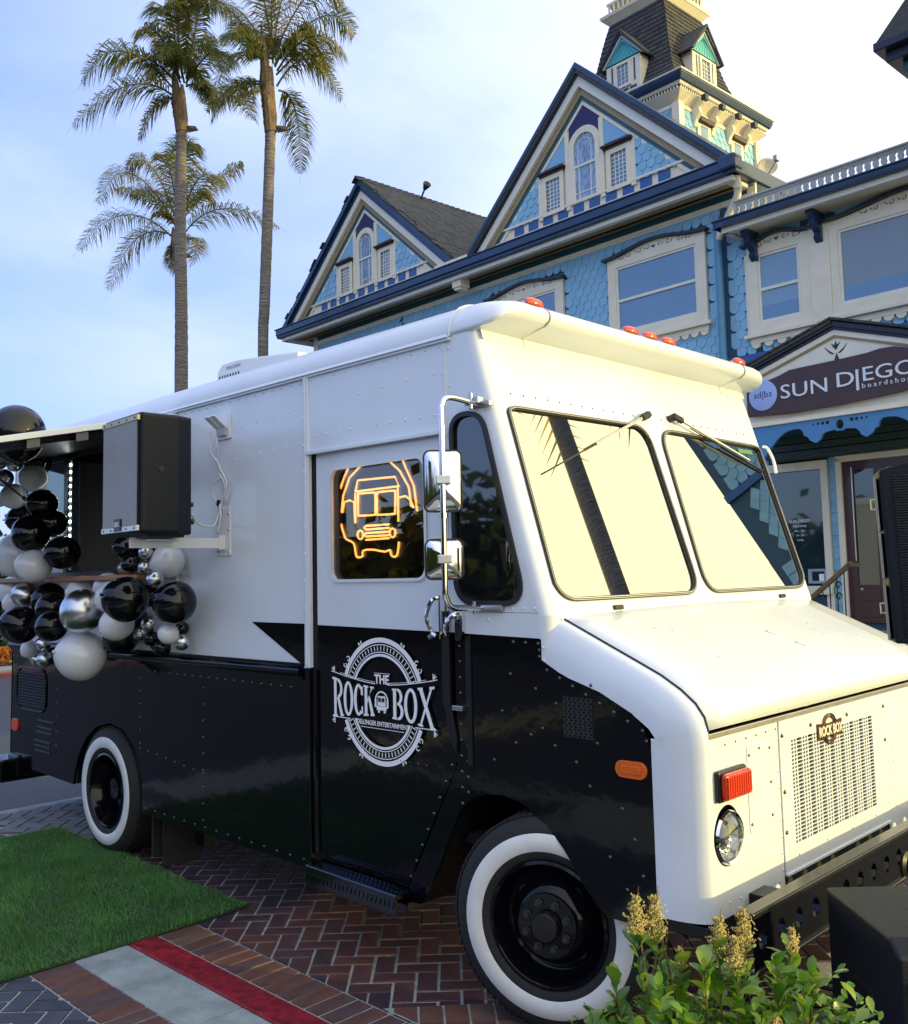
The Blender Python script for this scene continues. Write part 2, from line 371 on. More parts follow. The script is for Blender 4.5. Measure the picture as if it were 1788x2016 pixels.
def clip(poly, x0, x1, y0, y1):
    for ax, lim, sg in ((0, x0, 1), (0, x1, -1), (1, y0, 1), (1, y1, -1)):
        o = []
        for i in range(len(poly)):
            a, b = poly[i-1], poly[i]; da, db = (a[ax]-lim)*sg, (b[ax]-lim)*sg
            if (da >= 0) != (db >= 0): t = da/(da-db); o.append((a[0]+(b[0]-a[0])*t, a[1]+(b[1]-a[1])*t))
            if db >= 0: o.append(b)
        poly = o
        if len(poly) < 3: return []
    return poly
def lay_cut(parent, items, l, wd, h, m, bx, name='brick'):
    for x, y, z, r in items:
        c, s = math.cos(r), math.sin(r); P = [(x+c*a-s*b, y+s*a+c*b) for a, b in ((-l/2, -wd/2), (l/2, -wd/2), (l/2, wd/2), (-l/2, wd/2))]; P = clip(P, *bx)
        if len(P) > 2 and abs(sum(P[i-1][0]*P[i][1]-P[i][0]*P[i-1][1] for i in range(len(P)))) > .0016:
            k = MB(); k.plate([(a-x, b-y) for a, b in P], lambda u, v, w_: (u, v, w_), h); o = k.build(name, m, parent); o.location = (x, y, z)
def herring(x0, x1, y0, y1, p, ang, z, gap=0.0):
    c, s = math.cos(ang), math.sin(ang); o = []; n = int(12/p)
    for i in range(-n, n):
        for k in range(-n, n):
            # cell (i + k, k) staircase: horizontal brick then vertical brick
            for typ in (0, 1):
                if typ == 0: u, v, r = (i*4+k+1.0)*p, (k+.5)*p, 0
                else: u, v, r = (i*4+k+3.5)*p, (k+1.0)*p, math.pi/2
                pass
                x = c*u-s*v; y = s*u+c*v
                if x0 < x < x1 and y0 < y < y1: o.append((x-0, y, z+random.uniform(-.0015, .0015), ang+r))
                elif CUT is not None and x0-.15 < x < x1+.15 and y0-.15 < y < y1+.15: CUT.append((x, y, z, ang+r))
    return o
CUT = []; its = herring(-5.15, .55, -.20, 4.2, pw, R(45), -.008); cut1 = [c for c in CUT if c[1] < -.1 and c[0] > -2.3]; CUT = None
lay_cut(pv, cut1, pw*2-.010, pw-.010, .010, BRICK, (-5.2, .6, -.268, 4.2))
lay(pv, its, brickmesh('brick', pw*2-.010, pw-.010, .010, BRICK), BRICK, 300, 'brick', (pw*2-.010, pw-.010, .010), camd)
# border course, kerbs, second border, second paving (all run along the truck)
pb = MB(); pb.box(-5.25, .75, -.485, -.275, -.15, -.0035); pbo = tag(pb.build('border_course', MORTAR), kind='structure')
its = [(-5.2+i*.1, -.38, -.008+random.uniform(-.001, .001), math.pi/2) for i in range(59)]
lay(pbo, its, brickmesh('border_brick', .200, .090, .010, BRICKR), BRICKR, 300, 'brick', (.2, .09, .01), camd)
g = MB(); g.box(-5.25, .9, -.637, -.489, -.15, .004); tag(g.build('red_kerb', REDC, bevel=.008), kind='structure')
g = MB()
for i in range(3): g.box(-5.25+i*2.1, -5.25+i*2.1+2.094, -.903, -.641, -.15, .001)
tag(g.build('concrete_gutter', CONC, bevel=.006), kind='structure')
pb = MB(); pb.box(-5.25, .9, -1.11, -.905, -.15, -.0035); pbo = tag(pb.build('lower_border_course', MORTAR), kind='structure')
its = [(-5.2+i*.1, -1.007, -.008+random.uniform(-.001, .001), math.pi/2) for i in range(60)]
lay(pbo, its, brickmesh('border_brick', .196, .090, .010, BRICKR), BRICKR, 300, 'brick', (.196, .09, .01), camd)
pb = MB(); pb.box(-5.25, 3, -3.2, -1.112, -.15, -.0035); pbo = tag(pb.build('blue_grey_paving', MORTAR), kind='structure')
CUT = []; its = herring(-2.9, -.6, -2.2, -1.19, .1, R(45), -.008); cut1 = [c for c in CUT if c[1] > -1.3]; CUT = None
lay_cut(pbo, cut1, .19, .09, .010, BRICKB, (-2.9, -.6, -2.2, -1.117), 'paver')
lay(pbo, its, brickmesh('paver', .19, .09, .010, BRICKB), BRICKB, 300, 'paver', (.19, .09, .01), camd)
# diagonal red brick apron near the front wheel, concrete kerb corner
pb = MB(); pb.plate([(-.60, -.268), (-.27, .10), (.62, .62), (.62, -.268)], lambda u, v, w_: (u, v, w_), .012); pbo = tag(pb.build('brick_apron', MORTAR), kind='structure'); pbo.location.z = -.0085+.0
def pclip(P, Q):
    for i in range(len(Q)):
        a, b = Q[i-1], Q[i]; o = []; f = lambda p: (b[0]-a[0])*(p[1]-a[1])-(b[1]-a[1])*(p[0]-a[0])
        for k in range(len(P)):
            p, q = P[k-1], P[k]; dp, dq = f(p), f(q)
            if (dp >= 0) != (dq >= 0): t = dp/(dp-dq); o.append((p[0]+(q[0]-p[0])*t, p[1]+(q[1]-p[1])*t))
            if dq >= 0: o.append(q)
        P = o
        if len(P) < 3: return []
    return P
AQ = [(-.58, -.262), (.61, -.262), (.61, .60), (-.265, .085)]
for i in range(-9, 12):
    for j in range(-5, 7):
        x = i*.102*math.cos(R(48))+j*.205*math.cos(R(-42)); y = i*.102*math.sin(R(48))+j*.205*math.sin(R(-42)); c_, s_ = math.cos(R(-42)), math.sin(R(-42))
        P = pclip([(x+c_*a-s_*b, y+s_*a+c_*b) for a, b in ((-.0975, -.046), (.0975, -.046), (.0975, .046), (-.0975, .046))], AQ)
        if len(P) > 2 and abs(sum(P[k-1][0]*P[k][1]-P[k][0]*P[k-1][1] for k in range(len(P)))) > .002: k_ = MB(); k_.plate([(a-x, b-y) for a, b in P], lambda u, v, w_: (u, v, w_), .008); o = k_.build('brick', BRICKR, pbo); o.location = (x, y, .0095)
# far apron of light grey setts behind the truck with a concrete kerb
g = MB(); g.box(-5.44, -5.25, -8, 12, -.15, -.004); tag(g.build('kerb', CONC, bevel=.01), kind='structure')
pb = MB(); pb.box(-5.25, -4.0, -.26, 4.4, -.15, -.006); pbo = tag(pb.build('grey_sett_paving', mat('dark_joint', (.05, .05, .055), .9)), kind='structure')
its = [(x, y, .002, r) for (x, y, z, r) in herring(-5.17, -4.02, -.2, 2.6, .105, R(45), 0)]
lay(pbo, its, brickmesh('grey_sett', .198, .094, .012, SETT), SETT, 300, 'sett', (.198, .094, .012), camd)
# artificial grass rug
RUG = empty('grass_rug', (-3.3, -1.2, 0))
tag(RUG, 'rectangle of green artificial grass laid beside the rear wheel over the kerb', 'grass mat')
rx0, rx1, ry0, ry1 = -4.47, -2.05, -2.9, .03
hgt = lambda x, y: .012+.010*np.sin(x*3.1+1)*np.sin(y*2.3)+.012*np.exp(-((x+3.6)**2+(y+.7)**2)*1.5)
mb = MB(); nx, ny = 24, 24
vs = [(rx0+(rx1-rx0)*i/nx+3.3, ry0+(ry1-ry0)*j/ny+1.2, float(hgt(rx0+(rx1-rx0)*i/nx, ry0+(ry1-ry0)*j/ny))+.006) for j in range(ny+1) for i in range(nx+1)]
mb.add(vs, [(j*(nx+1)+i, j*(nx+1)+i+1, (j+1)*(nx+1)+i+1, (j+1)*(nx+1)+i) for j in range(ny) for i in range(nx)])
o = mb.build('backing', GBACK, RUG, smooth='full', norm=False); md = o.modifiers.new('s', 'SOLIDIFY'); md.thickness = .012
nb = 150000
# denser towards the camera
px = rx0+(rx1-rx0)*rng.random(nb); py = ry0+(ry1-ry0)*(rng.random(nb)**.75)
px = px+rng.normal(0, .006, nb); py = py+rng.normal(0, .006, nb); keep = (py > -1.75); px, py = px[keep], py[keep]; n = len(px)
pz = hgt(px, py)+.004; h = rng.uniform(.016, .036, n)*(.8+.35*np.sin(px*9+py*5)*np.sin(py*11-px*4)); a = rng.uniform(0, 2*np.pi, n); ln = rng.uniform(.0, .022, n); la = rng.uniform(0, 2*np.pi, n); wd = rng.uniform(.0010, .0020, n)
base = np.stack([px+3.3, py+1.2, pz], 1); ax = np.stack([np.cos(a)*wd, np.sin(a)*wd, np.zeros(n)], 1); tp = base+np.stack([np.cos(la)*ln-.004, np.sin(la)*ln-.004, h], 1)
V = np.concatenate([base-ax, base+ax, tp], 1).reshape(-1, 3)
me = bpy.data.meshes.new('grass_blades'); me.vertices.add(3*n); me.vertices.foreach_set('co', V.ravel()); me.loops.add(3*n); me.loops.foreach_set('vertex_index', np.arange(3*n)); me.polygons.add(n)
me.polygons.foreach_set('loop_start', np.arange(n)*3); me.update(); me.validate()
at = me.attributes.new('rnd', 'FLOAT', 'FACE'); at.data.foreach_set('value', rng.random(n)); me.materials.append(GRASS)
o = bpy.data.objects.new('grass_blades', me); COL.objects.link(o); o.parent = RUG; tag(o, kind='stuff')
# ------------------------------------------------------------------ step van
W = 2.34
VAN = empty('step_van', (0, 0, 0))
tag(VAN, 'white and black vintage step van with whitewall tyres parked on brick paving', 'van')
S0 = SIDE(0)
ZW = lambda z: .12-(z-1.58)*.302       # front of cab as a function of height
# arches
def arch(cx, cz, r, a0, a1, n=14, sx=1): return [(cx+sx*r*math.cos(R(a0+(a1-a0)*i/n)), cz+r*math.sin(R(a0+(a1-a0)*i/n))) for i in range(n+1)]
rear_arch = [(-3.17, .33), (-3.17, .50), (-3.20, .62), (-3.29, .73), (-3.43, .81), (-3.62, .835), (-3.82, .79), (-3.97, .70), (-4.08, .58), (-4.14, .45), (-4.16, .37)]
front_arch = [(-.65, .335), (-.58, .44), (-.517, .552), (-.455, .67), (-.404, .765), (-.33, .83), (-.25, .857), (-.172, .864), (-.08, .855), (.0, .825), (.075, .775), (.14, .715), (.20, .645), (.25, .58), (.30, .53), (.345, .505)]
m = MB()  # upper box side with the serving hatch opening
hatch = rrect(-5.12, -2.75, 1.80, 2.67, .03, 3)
m.plate([(-5.3, 1.30), (-1.445, 1.30), (-1.445, 2.795), (-5.3, 2.795)], S0, -.02, [hatch])
m.build('upper_side_panel', W_PAINT, VAN, norm=True)
m = MB(); m.plate([(-5.3, .46), (-5.17, .385)]+rear_arch[::-1]+[(-1.445, .33), (-1.445, 1.298), (-5.3, 1.298)], S0, -.02); m.build('lower_side_panel', K_PAINT, VAN)
m = MB(); m.plate([(-1.95, 1.523), (-1.463, 1.302), (-1.463, 1.522)], SIDE(-.001), .002); m.build('painted_spike', K_PAINT, VAN)
# header above the door, cab side with the quarter window
m = MB(); m.plate([(-1.443, 2.38), (-.435, 2.372), (-.435, 2.795), (-1.443, 2.795)], SIDE(0), .003); m.build('header_panel', W_PAINT, VAN)
qw = rpoly([(-.395, 2.43), (-.225, 2.43), (-.012, 1.635), (-.385, 1.635)], [.075, .085, .11, .11], 7)
xr = lambda z: ZW(z)-.06
m = MB(); m.plate([(-.43, 1.595), (xr(1.595), 1.595), (xr(2.795), 2.795), (-.43, 2.795)], SIDE(0), -.02, [qw]); m.build('cab_side_panel', W_PAINT, VAN)
m = MB(); m.plate([(-.40, 1.505), (.06, 1.495), (.06, 1.593), (-.40, 1.593)], SIDE(0), -.012); m.build('cowl_side_panel', W_PAINT, VAN)
m = MB()
m.plate(front_arch[::-1]+[(-.70, .33), (-.72, .40), (-.41, .95), (-.41, 1.503), (.066, 1.492), (.066, 1.412), (.173, 1.357), (.338, 1.308), (.48, 1.241), (.525, 1.195), (.548, 1.13), (.554, 1.06), (.554, .51)][::-1] if False else
        [(.554, .505), (.554, 1.06), (.548, 1.13), (.525, 1.195), (.48, 1.241), (.338, 1.308), (.173, 1.357), (.066, 1.412), (.066, 1.492), (-.41, 1.503), (-.41, .95), (-.72, .40), (-.70, .33)]+front_arch, SIDE(0), -.02)
m.build('front_lower_panel', K_PAINT, VAN)
# arch liners and underside
m = MB(); m.box(-5.2, .5, .28, W-.28, .42, .52); m.box(-3.1, -.7, .02, .30, .42, .46); m.box(-5.28, -4.15, .02, .4, .46, .5)
for a in (rear_arch, front_arch):
    n_ = len(a); m.add([(x, .021, z) for x, z in a]+[(x, .42, z) for x, z in a], [(i, i+1, i+1+n_, i+n_) for i in range(n_-1)])
m.box(-4.4, .1, .40, .52, .28, .42); m.box(-4.4, .6, W-.5, W-.4, .28, .42)
m.box(-4.2, -2.9, .5, W-.5, .3, .5); m.build('chassis', K_SATIN, VAN)
# door: two stacked painted halves, recessed
DR = empty('sliding_door', (-.9, .01, 1.4)); DR.parent = VAN
dwin = rrect(-1.268, -.585, 1.735, 2.283, .055, 5)
D = lambda y=0: (lambda u, v, w_: (u+.9, y-w_-.01, v-1.4))
m = MB(); m.plate([(-1.388, 1.517), (-.425, 1.505), (-.425, 2.368), (-1.388, 2.378)], D(.014), -.016, [dwin]); m.build('upper_door_skin', W_PAINT, DR)
m = MB(); m.plate([(-1.388, .405), (-.745, .405), (-.425, .95), (-.425, 1.503), (-1.388, 1.515)], D(.014), -.016); m.build('lower_door_skin', K_PAINT, DR)
m = MB(); m.plate(inset(dwin, -.008), D(.004), .003, [inset(dwin, .006)]); m.build('window_trim', W_PAINT, DR)
m = MB(); m.plate(dwin, D(.028), .003); m.build('door_window', DOOR_G, DR)
m = MB(); m.box(-1.42, -1.393, .014, .04, .4, 2.38); m.box(-.424, -.412, .014, .04, .95, 1.5); m.build('door_gap', DARK, VAN)
m = MB(); m.box(-1.462, -1.422, -.014, .012, 1.305, 2.78); m.box(-1.452, -1.436, -.019, -.014, 1.32, 2.78); m.build('door_post', W_PAINT, VAN, bevel=.003)
m = MB(); m.box(-1.462, -1.422, -.014, .012, .34, 1.303); m.build('lower_door_post', K_PAINT, VAN, bevel=.003)
m = MB(); m.plate([(-1.43, 2.372), (-.44, 2.364), (-.44, 2.384), (-1.43, 2.392)], SIDE(-.004), .018); m.build('drip_rail', W_PAINT, VAN, bevel=.003)
m = MB(); m.box(-.437, -.431, -.006, 0, 1.6, 2.79); m.box(-.445, -.425, -.004, 0, 2.36, 2.79); m.build('cab_seam', W_PAINT, VAN)
# step
m = MB()
m.obox((-1.04, -.035, .372), (.325, 0, -.004), (0, .055, 0), (0, 0, .012)); m.obox((-1.04, -.085, .335), (.325, 0, -.004), (0, .006, 0), (0, 0, .045)); m.box(-1.36, -.72, -.02, .12, .29, .33)
m.build('door_step', DSTEP, VAN, bevel=.004)
m = MB()
for i in range(22):
    for j in range(3): m.obox((-1.34+i*.029, -.07+j*.03, .3855), (.010, 0, 0), (0, .004, 0), (0, 0, .0025))
    m.obox((-1.34+i*.029, -.0925, .335), (.004, 0, .012), (0, .0025, 0), (.002, 0, -.003))
tag(m.build('step_tread', DSTEP, VAN), kind='stuff')
# belt rail
m = MB(); m.tube([(-5.3, -.004, 1.285), (-1.49, -.004, 1.285)], [.030, .030], 12); m.box(-5.3, -1.485, -.012, 0, 1.24, 1.325); m.build('belt_rail', K_PAINT, VAN, smooth=35)
m = MB(); m.tube([(-1.40, .006, 1.295), (-1.40, .006, .42)], .012, 6); m.build('door_track', K_PAINT, VAN)
# cab front: windscreen plate with two panes
s_of = lambda z: (z-1.58)*math.hypot(1, .302)
nrm = Vector((1, 0, .302)).normalized(); upv = Vector((-.302, 0, 1)).normalized()
WS = lambda d=0: (lambda u, v, w_: tuple(Vector((.12, u, 1.58))+upv*v+nrm*(w_+d)))
pL = rpoly([(.045, s_of(2.445)), (1.105, s_of(2.455)), (1.13, s_of(1.645)), (.07, s_of(1.645))], [.09, .11, .11, .12], 8)
pR = [(W-a, b) for a, b in pL][::-1]
m = MB(); m.plate([(.055, 0), (W-.055, 0), (W-.055, s_of(2.80)), (.055, s_of(2.80))], WS(0), -.02, [pL, pR]) if False else None
qL = [(max(a, .075), b) for a, b in pL]; qR = [(W-a, b) for a, b in qL][::-1]
m = MB(); m.plate([(.058, 0), (W-.058, 0), (W-.058, s_of(2.80)), (.058, s_of(2.80))], WS(0), -.02, [qL, qR]); m.build('cab_front_panel', W_PAINT, VAN)
for q in (qL, qR):
    g1 = MB(); out_ = inset(q, -.014); g1.plate(out_, WS(0), .012, [inset(q, .004)]); go = g1.build('windscreen_gasket', GASKET, VAN, bevel=.003)
    g1 = MB(); g1.plate(inset(q, -.004), WS(.012), .004, [inset(q, -.001)]); g1.plate(inset(q, -.0105), WS(.012), .003, [inset(q, -.0085)]); g1.build('chrome_bead', ALU, go)
    g1 = MB(); g1.plate(inset(q, .002), WS(-.006), .004); g1.build('windscreen', SCR_G, VAN)
g1 = MB(); g1.plate(inset(qw, -.016), S0, .012, [inset(qw, .006)]); g1.build('quarter_gasket', GASKET, VAN, bevel=.004)
g1 = MB(); g1.plate(inset(qw, .002), SIDE(.008), .004); g1.build('quarter_window', mat('dark_quarter_glass', (.004, .006, .009), .02, coat=1, spec=.9), VAN)
# rounded corner posts between cab side and front
def corner(name, z0, z1, fx, r, m_, mirror=False, n=8, nz=6):
    mb = MB(); vs = []
    for j in range(nz+1):
        z = z0+(z1-z0)*j/nz
        for i in range(n+1):
            t = R(90*i/n); x = fx(z)-r+r*math.sin(t); y = r-r*math.cos(t); vs.append((x, W-y if mirror else y, z))
    mb.add(vs, [(j*(n+1)+i, j*(n+1)+i+1, (j+1)*(n+1)+i+1, (j+1)*(n+1)+i) for j in range(nz) for i in range(n)])
    return mb.build(name, m_, VAN, smooth='full', norm=True)
for mir in (False, True):
    corner('corner_post', 1.583, 2.80, ZW, .06, W_PAINT, mir)
    corner('cowl_corner', 1.40, 1.583, lambda z: .12+.0*z, .06, W_PAINT, mir)
m = MB(); m.box(.10, .12, .058, W-.058, 1.40, 1.583); m.box(.118, .126, .06, W-.06, 1.555, 1.575); m.build('cowl_front', W_PAINT, VAN, bevel=.003)
# interior, far side, rear, floor
m = MB(); m.plate([(-5.28, .45), (.02, .45), (.06, 1.55), (xr(1.595)+.004, 1.595), (xr(2.795)+.004, 2.795), (-5.28, 2.795)], lambda u, v, w_: (u, W-w_, v), .02); m.box(-5.3, -5.28, 0, W, .46, 2.80); m.build('far_side_and_rear', W_PAINT, VAN)
m = MB(); m.box(-5.2, .0, .12, W-.06, .60, .64); m.box(-5.2, -.45, W-.12, W-.06, .6, 2.78); m.box(-1.36, -1.30, .06, W-.1, .6, 2.78); m.box(-5.2, -1.3, .06, W-.06, 2.74, 2.78); m.box(-.50, -.46, .45, W-.1, .6, 2.0)
m.box(-1.30, -.35, .55, .58, .64, 2.7); m.box(-5.2, -2.2, .10, .6, 1.0, 1.72); m.build('interior_lining', DARK, VAN)
m = MB(); m.box(-.30, .08, .1, W-.1, 1.30, 1.50); m.build('dashboard', K_SATIN, VAN, bevel=.02)
m = MB(); m.lathe([(.20, 0), (.212, .012), (.20, .024), (.188, .012)], (-.22, 1.65, 1.58), (-.35, 0, 1), 30, closed=True); m.tube([(-.22, 1.65, 1.58), (-.1, 1.65, 1.38)], .02); m.tube([(-.22, 1.46, 1.585), (-.22, 1.84, 1.585)], .009)
m.build('steering_wheel', K_SATIN, VAN, smooth='full')
# roof with rounded rail and protruding front lip
def roof_ring(fx, s, zf, zs, rc, n=8):
    pts = [(-5.34, s, zs)]
    for i in range(1, 12): pts.append((-5.34+(fx-rc+5.34)*i/12, s, zs))
    for i in range(n+1):
        t = i/n; a = R(90*t); e = t*t*(3-2*t); pts.append((fx-rc+rc*math.sin(a), s+rc-rc*math.cos(a), zs+(zf-zs)*e))
    full = pts+[(x, W-y, z) for x, y, z in pts[::-1]]
    return full
rings = [(-.258, .002, 2.792, 2.792, .05), (-.18, -.003, 2.812, 2.797, .07), (-.112, -.006, 2.828, 2.80, .10), (-.085, -.008, 2.846, 2.81, .12), (-.078, -.007, 2.866, 2.824, .13), (-.085, .000, 2.887, 2.848, .135),
         (-.105, .014, 2.905, 2.875, .14), (-.14, .036, 2.922, 2.903, .14), (-.19, .066, 2.935, 2.926, .13), (-.26, .105, 2.945, 2.943, .12), (-.45, .17, 2.955, 2.955, .10)]
m = MB(); vs = []; fs = []
RR = [roof_ring(*r_) for r_ in rings]; nn = len(RR[0])
for r_ in RR: vs += r_
for j in range(len(RR)-1):
    for i in range(nn): fs.append((j*nn+i, j*nn+(i+1) % nn, (j+1)*nn+(i+1) % nn, (j+1)*nn+i))
fs.append(tuple(range((len(RR)-1)*nn, len(RR)*nn)))
m.add(vs, fs); m.build('roof', W_PAINT, VAN, smooth=50)
m = MB(); m.box(-5.3, -.395, -.016, 0, 2.772, 2.784); m.obox((-2.85, -.012, 2.792), (2.45, 0, 0), (0, .010, 0), (0, .004, .008)); m.build('gutter_rail', W_PAINT, VAN)
m = MB(); m.tube([(-.395, -.010, 2.79)]+[(-.395, y-.004, z+.002) for y, z in ((-.008, 2.81), (0, 2.848), (.014, 2.875), (.036, 2.903), (.066, 2.926), (.105, 2.943), (.17, 2.957))], .005, 6); m.build('roof_seam', W_PAINT, VAN)
for yy in (.30, W-.30):
    m = MB(); m.tube([(a+.001, yy, b-.001) for a, b in ((-.25, 2.797), (-.18, 2.811), (-.112, 2.826), (-.083, 2.846), (-.076, 2.866), (-.083, 2.888), (-.105, 2.907), (-.14, 2.924), (-.26, 2.947))], .0035, 5); m.build('roof_seam', ALU, VAN)
m = MB()
for u0, u1 in ((.03, .30), (.31, W-.31), (W-.30, W-.03)): m.plate([(u0, s_of(2.755)), (u1, s_of(2.755)), (u1, s_of(2.795)), (u0, s_of(2.795))], WS(0), .004)
m.build('lip_flange', W_PAINT, VAN)
# marker lights on the lip
for yy in (.26, 1.0, 1.17, 1.34, 2.08):
    m = MB(); prof = []
    vs = []; fs = []; n_, k_ = 16, 5
    for j in range(k_+1):
        ph = R(90*j/k_); sc_ = math.cos(ph)**.7 if j < k_ else .05
        for i in range(n_): a = 2*math.pi*i/n_; vs.append((.034*sc_*math.cos(a), .058*sc_*math.sin(a), .028*math.sin(ph)))
    for j in range(k_):
        for i in range(n_): fs.append((j*n_+i, j*n_+(i+1) % n_, (j+1)*n_+(i+1) % n_, (j+1)*n_+i))
    fs.append(tuple(range(k_*n_, (k_+1)*n_)))
    T = Matrix.Translation((-.138, yy, 2.926)) @ Matrix.Rotation(R(28), 4, 'Y')
    m.add([tuple(T @ Vector(v)) for v in vs], fs)
    mo = m.build('marker_light', RED_L, VAN, smooth=60)
    b = MB(); b.lathe([(.060, 0), (.060, .006)], (0, 0, 0), (0, 0, 1), 18); b.v = [tuple(T @ Vector((x*.62, y*1.05, z-.004))) for x, y, z in b.v]; b.build('lamp_base', CHROME, mo, norm=False)
# nose: profile swept over the wing edge
prof = [(.10, 1.576), (.20, 1.532), (.337, 1.471), (.45, 1.421), (.555, 1.374), (.636, 1.327), (.692, 1.283), (.725, 1.238), (.738, 1.19), (.741, 1.13), (.741, 1.05), (.741, .90), (.741, .74), (.741, .556)]
WOFF = [.17, .17, .165, .155, .155, .16, .17, .18, .185, .187, .187, .187, .187, .187]; WB = .075
nn_ = []
for i, p in enumerate(prof):
    a = prof[max(i-1, 0)]; b = prof[min(i+1, len(prof)-1)]; t = Vector((b[0]-a[0], b[1]-a[1])).normalized(); nn_.append((t.y, -t.x))    # inward
m_s = 9
def wing(name, mir, i0=0, i1=None):
    mb = MB(); vs = []; fs = []; i1 = len(prof) if i1 is None else i1
    for i in range(i0, i1):
        for k in range(m_s+1):
            a = R(90*k/m_s); off = WOFF[i]*(1-math.sin(a)); y = WB-WB*math.cos(a)
            x = prof[i][0]+nn_[i][0]*off; z = prof[i][1]+nn_[i][1]*off
            vs.append((x, W-y if mir else y, z))
    c = m_s+1
    for i in range(i1-i0-1):
        for k in range(m_s): fs.append((i*c+k, i*c+k+1, (i+1)*c+k+1, (i+1)*c+k))
    mb.add(vs, fs); return mb.build(name, W_PAINT, VAN, smooth='full')
wing('upper_wing', False, 0, 11); wing('front_corner', False, 10); wing('upper_wing', True, 0, 11); wing('front_corner', True, 10)
m = MB(); m.plate([(.06, .5), (.6, .5), (.6, 1.1), (.45, 1.3), (.06, 1.45)], lambda u, v, w_: (u, W-w_, v), .01); m.build('far_nose_side', K_PAINT, VAN)
# hood lid
m = MB(); vs = []; fs = []; hp = prof[:9]; ny = 12
for (x, z) in hp:
    for j in range(ny+1):
        t = j/ny; y = .077+(W-.154)*t; cr = .018*(1-(2*t-1)**2); vs.append((x, y, z+.006+cr*(1 if z > 1.25 else (z-1.19)/.06)))
for i in range(len(hp)-1):
    for j in range(ny): fs.append((i*(ny+1)+j, i*(ny+1)+j+1, (i+1)*(ny+1)+j+1, (i+1)*(ny+1)+j))
m.add(vs, fs); o = m.build('hood', W_PAINT, VAN, smooth='full'); md = o.modifiers.new('s', 'SOLIDIFY'); md.thickness = .012; md.offset = -1
m = MB(); m.box(.725, .7425, .077, W-.077, 1.165, 1.184); m.build('hood_rest_strip', ALU, VAN, bevel=.002)
m = MB(); m.tube([(x+.003, .0755, z+.003) for x, z in prof[:9]], .0035, 6); m.build('hood_edge_seal', K_SATIN, VAN)
hT = Matrix.Translation((.475, 1.225, 1.425)) @ Matrix.Rotation(R(23.5), 4, 'Y') @ Matrix.Rotation(R(25), 4, 'Z')
m = MB(); m.box(-.10, .10, -.025, .025, -.004, .006); m.box(-.085, -.045, -.018, .018, .006, .016); m.box(.05, .09, -.018, .018, .006, .014); m.v = [tuple(hT @ Vector(v)) for v in m.v]; m.build('hood_latch', W_PAINT, VAN, bevel=.003)
# front face panels (x = .74)
F = FRONTX
hl = circle(.172, .826, .093, 28, .104)
m = MB(); m.plate([(.075, .556), (.578, .556), (.578, 1.165), (.075, 1.165)], F(.735), .005, [hl]); m.build('front_side_panel', W_PAINT, VAN)
m = MB(); hl2 = [(W-a, b) for a, b in hl]; m.plate([(1.622, .556), (W-.075, .556), (W-.075, 1.165), (1.622, 1.165)], F(.735), .005, [hl2]); m.build('front_side_panel', W_PAINT, VAN)
gy0, gy1, gz0, gz1 = .672, 1.472, .692, 1.086
m = MB(); m.plate([(.582, .598), (1.618, .598), (1.618, 1.165), (.582, 1.165)], F(.739), .006, [[(gy0, gz0), (gy1, gz0), (gy1, gz1), (gy0, gz1)]]); m.box(.739, .752, .585, 1.615, .592, .600)
m.build('grille_panel', W_PAINT, VAN)
# perforated grille: cells with real openings
m = MB(); cols = []; y = gy0; pat = []
while y < gy1-.02:
    cols.append((y, y+.026, 'd')); cols.append((y+.026, y+.052, 'd2')); cols.append((y+.052, y+.107, 's')); y += .107
ncol = len(cols); sc_ = (gy1-gy0)/(cols[-1][1]-gy0); rows = 27; rh = (gz1-gz0)/rows
def cell(mb, a0, a1, b0, b1, hole, x0, fr=None):
    c = [(a0, b0), ((a0+a1)/2, b0), (a1, b0), (a1, (b0+b1)/2), (a1, b1), ((a0+a1)/2, b1), (a0, b1), (a0, (b0+b1)/2)]
    fr = fr or (lambda u, v, w_: (x0-w_, u, v))
    vs = [fr(u, v, 0) for u, v in c]+[fr(u, v, 0) for u, v in hole]+[fr(u, v, .008) for u, v in hole]
    mb.add(vs, [(i, (i+1) % 8, 8+(i+1) % 8, 8+i) for i in range(8)]+[(8+i, 8+(i+1) % 8, 16+(i+1) % 8, 16+i) for i in range(8)])
for (a0, a1, ty) in cols:
    a0 = gy0+(a0-gy0)*sc_; a1 = gy0+(a1-gy0)*sc_
    for r_ in range(rows):
        sh = 0 if ty != 'd2' else rh/2
        b0 = gz0+rh*r_; b1 = b0+rh; cy_, cz_ = (a0+a1)/2, (b0+b1)/2
        hw = .0225 if ty == 's' else .0092; hh = .0056 if ty == 's' else .0062
        if ty == 'd2': cz_ += rh*.0
        hole = [(cy_-hw, cz_-hh*.5), (cy_-hw*.0, cz_-hh), (cy_+hw, cz_-hh*.5), (cy_+hw, cz_), (cy_+hw, cz_+hh*.5), (cy_, cz_+hh), (cy_-hw, cz_+hh*.5), (cy_-hw, cz_)]
        if ty == 's': hole = [(cy_-hw*.9, cz_-hh), (cy_, cz_-hh), (cy_+hw*.9, cz_-hh), (cy_+hw, cz_), (cy_+hw*.9, cz_+hh), (cy_, cz_+hh), (cy_-hw*.9, cz_+hh), (cy_-hw, cz_)]
        cell(m, a0, a1, b0, b1, hole, .745)
tag(m.build('perforated_grille', W_PAINT, VAN, norm=False), kind='stuff')
m = MB(); m.box(.60, .70, .5, 1.7, .50, 1.15); m.box(.60, .73, .58, 1.62, .44, .592); m.build('radiator', VOID, VAN)
m = MB(); m.plate([(.330, .80), (.512, .80), (.512, 1.108), (.330, 1.108)], F(.7402), .003); m.build('access_plate', W_PAINT, VAN)
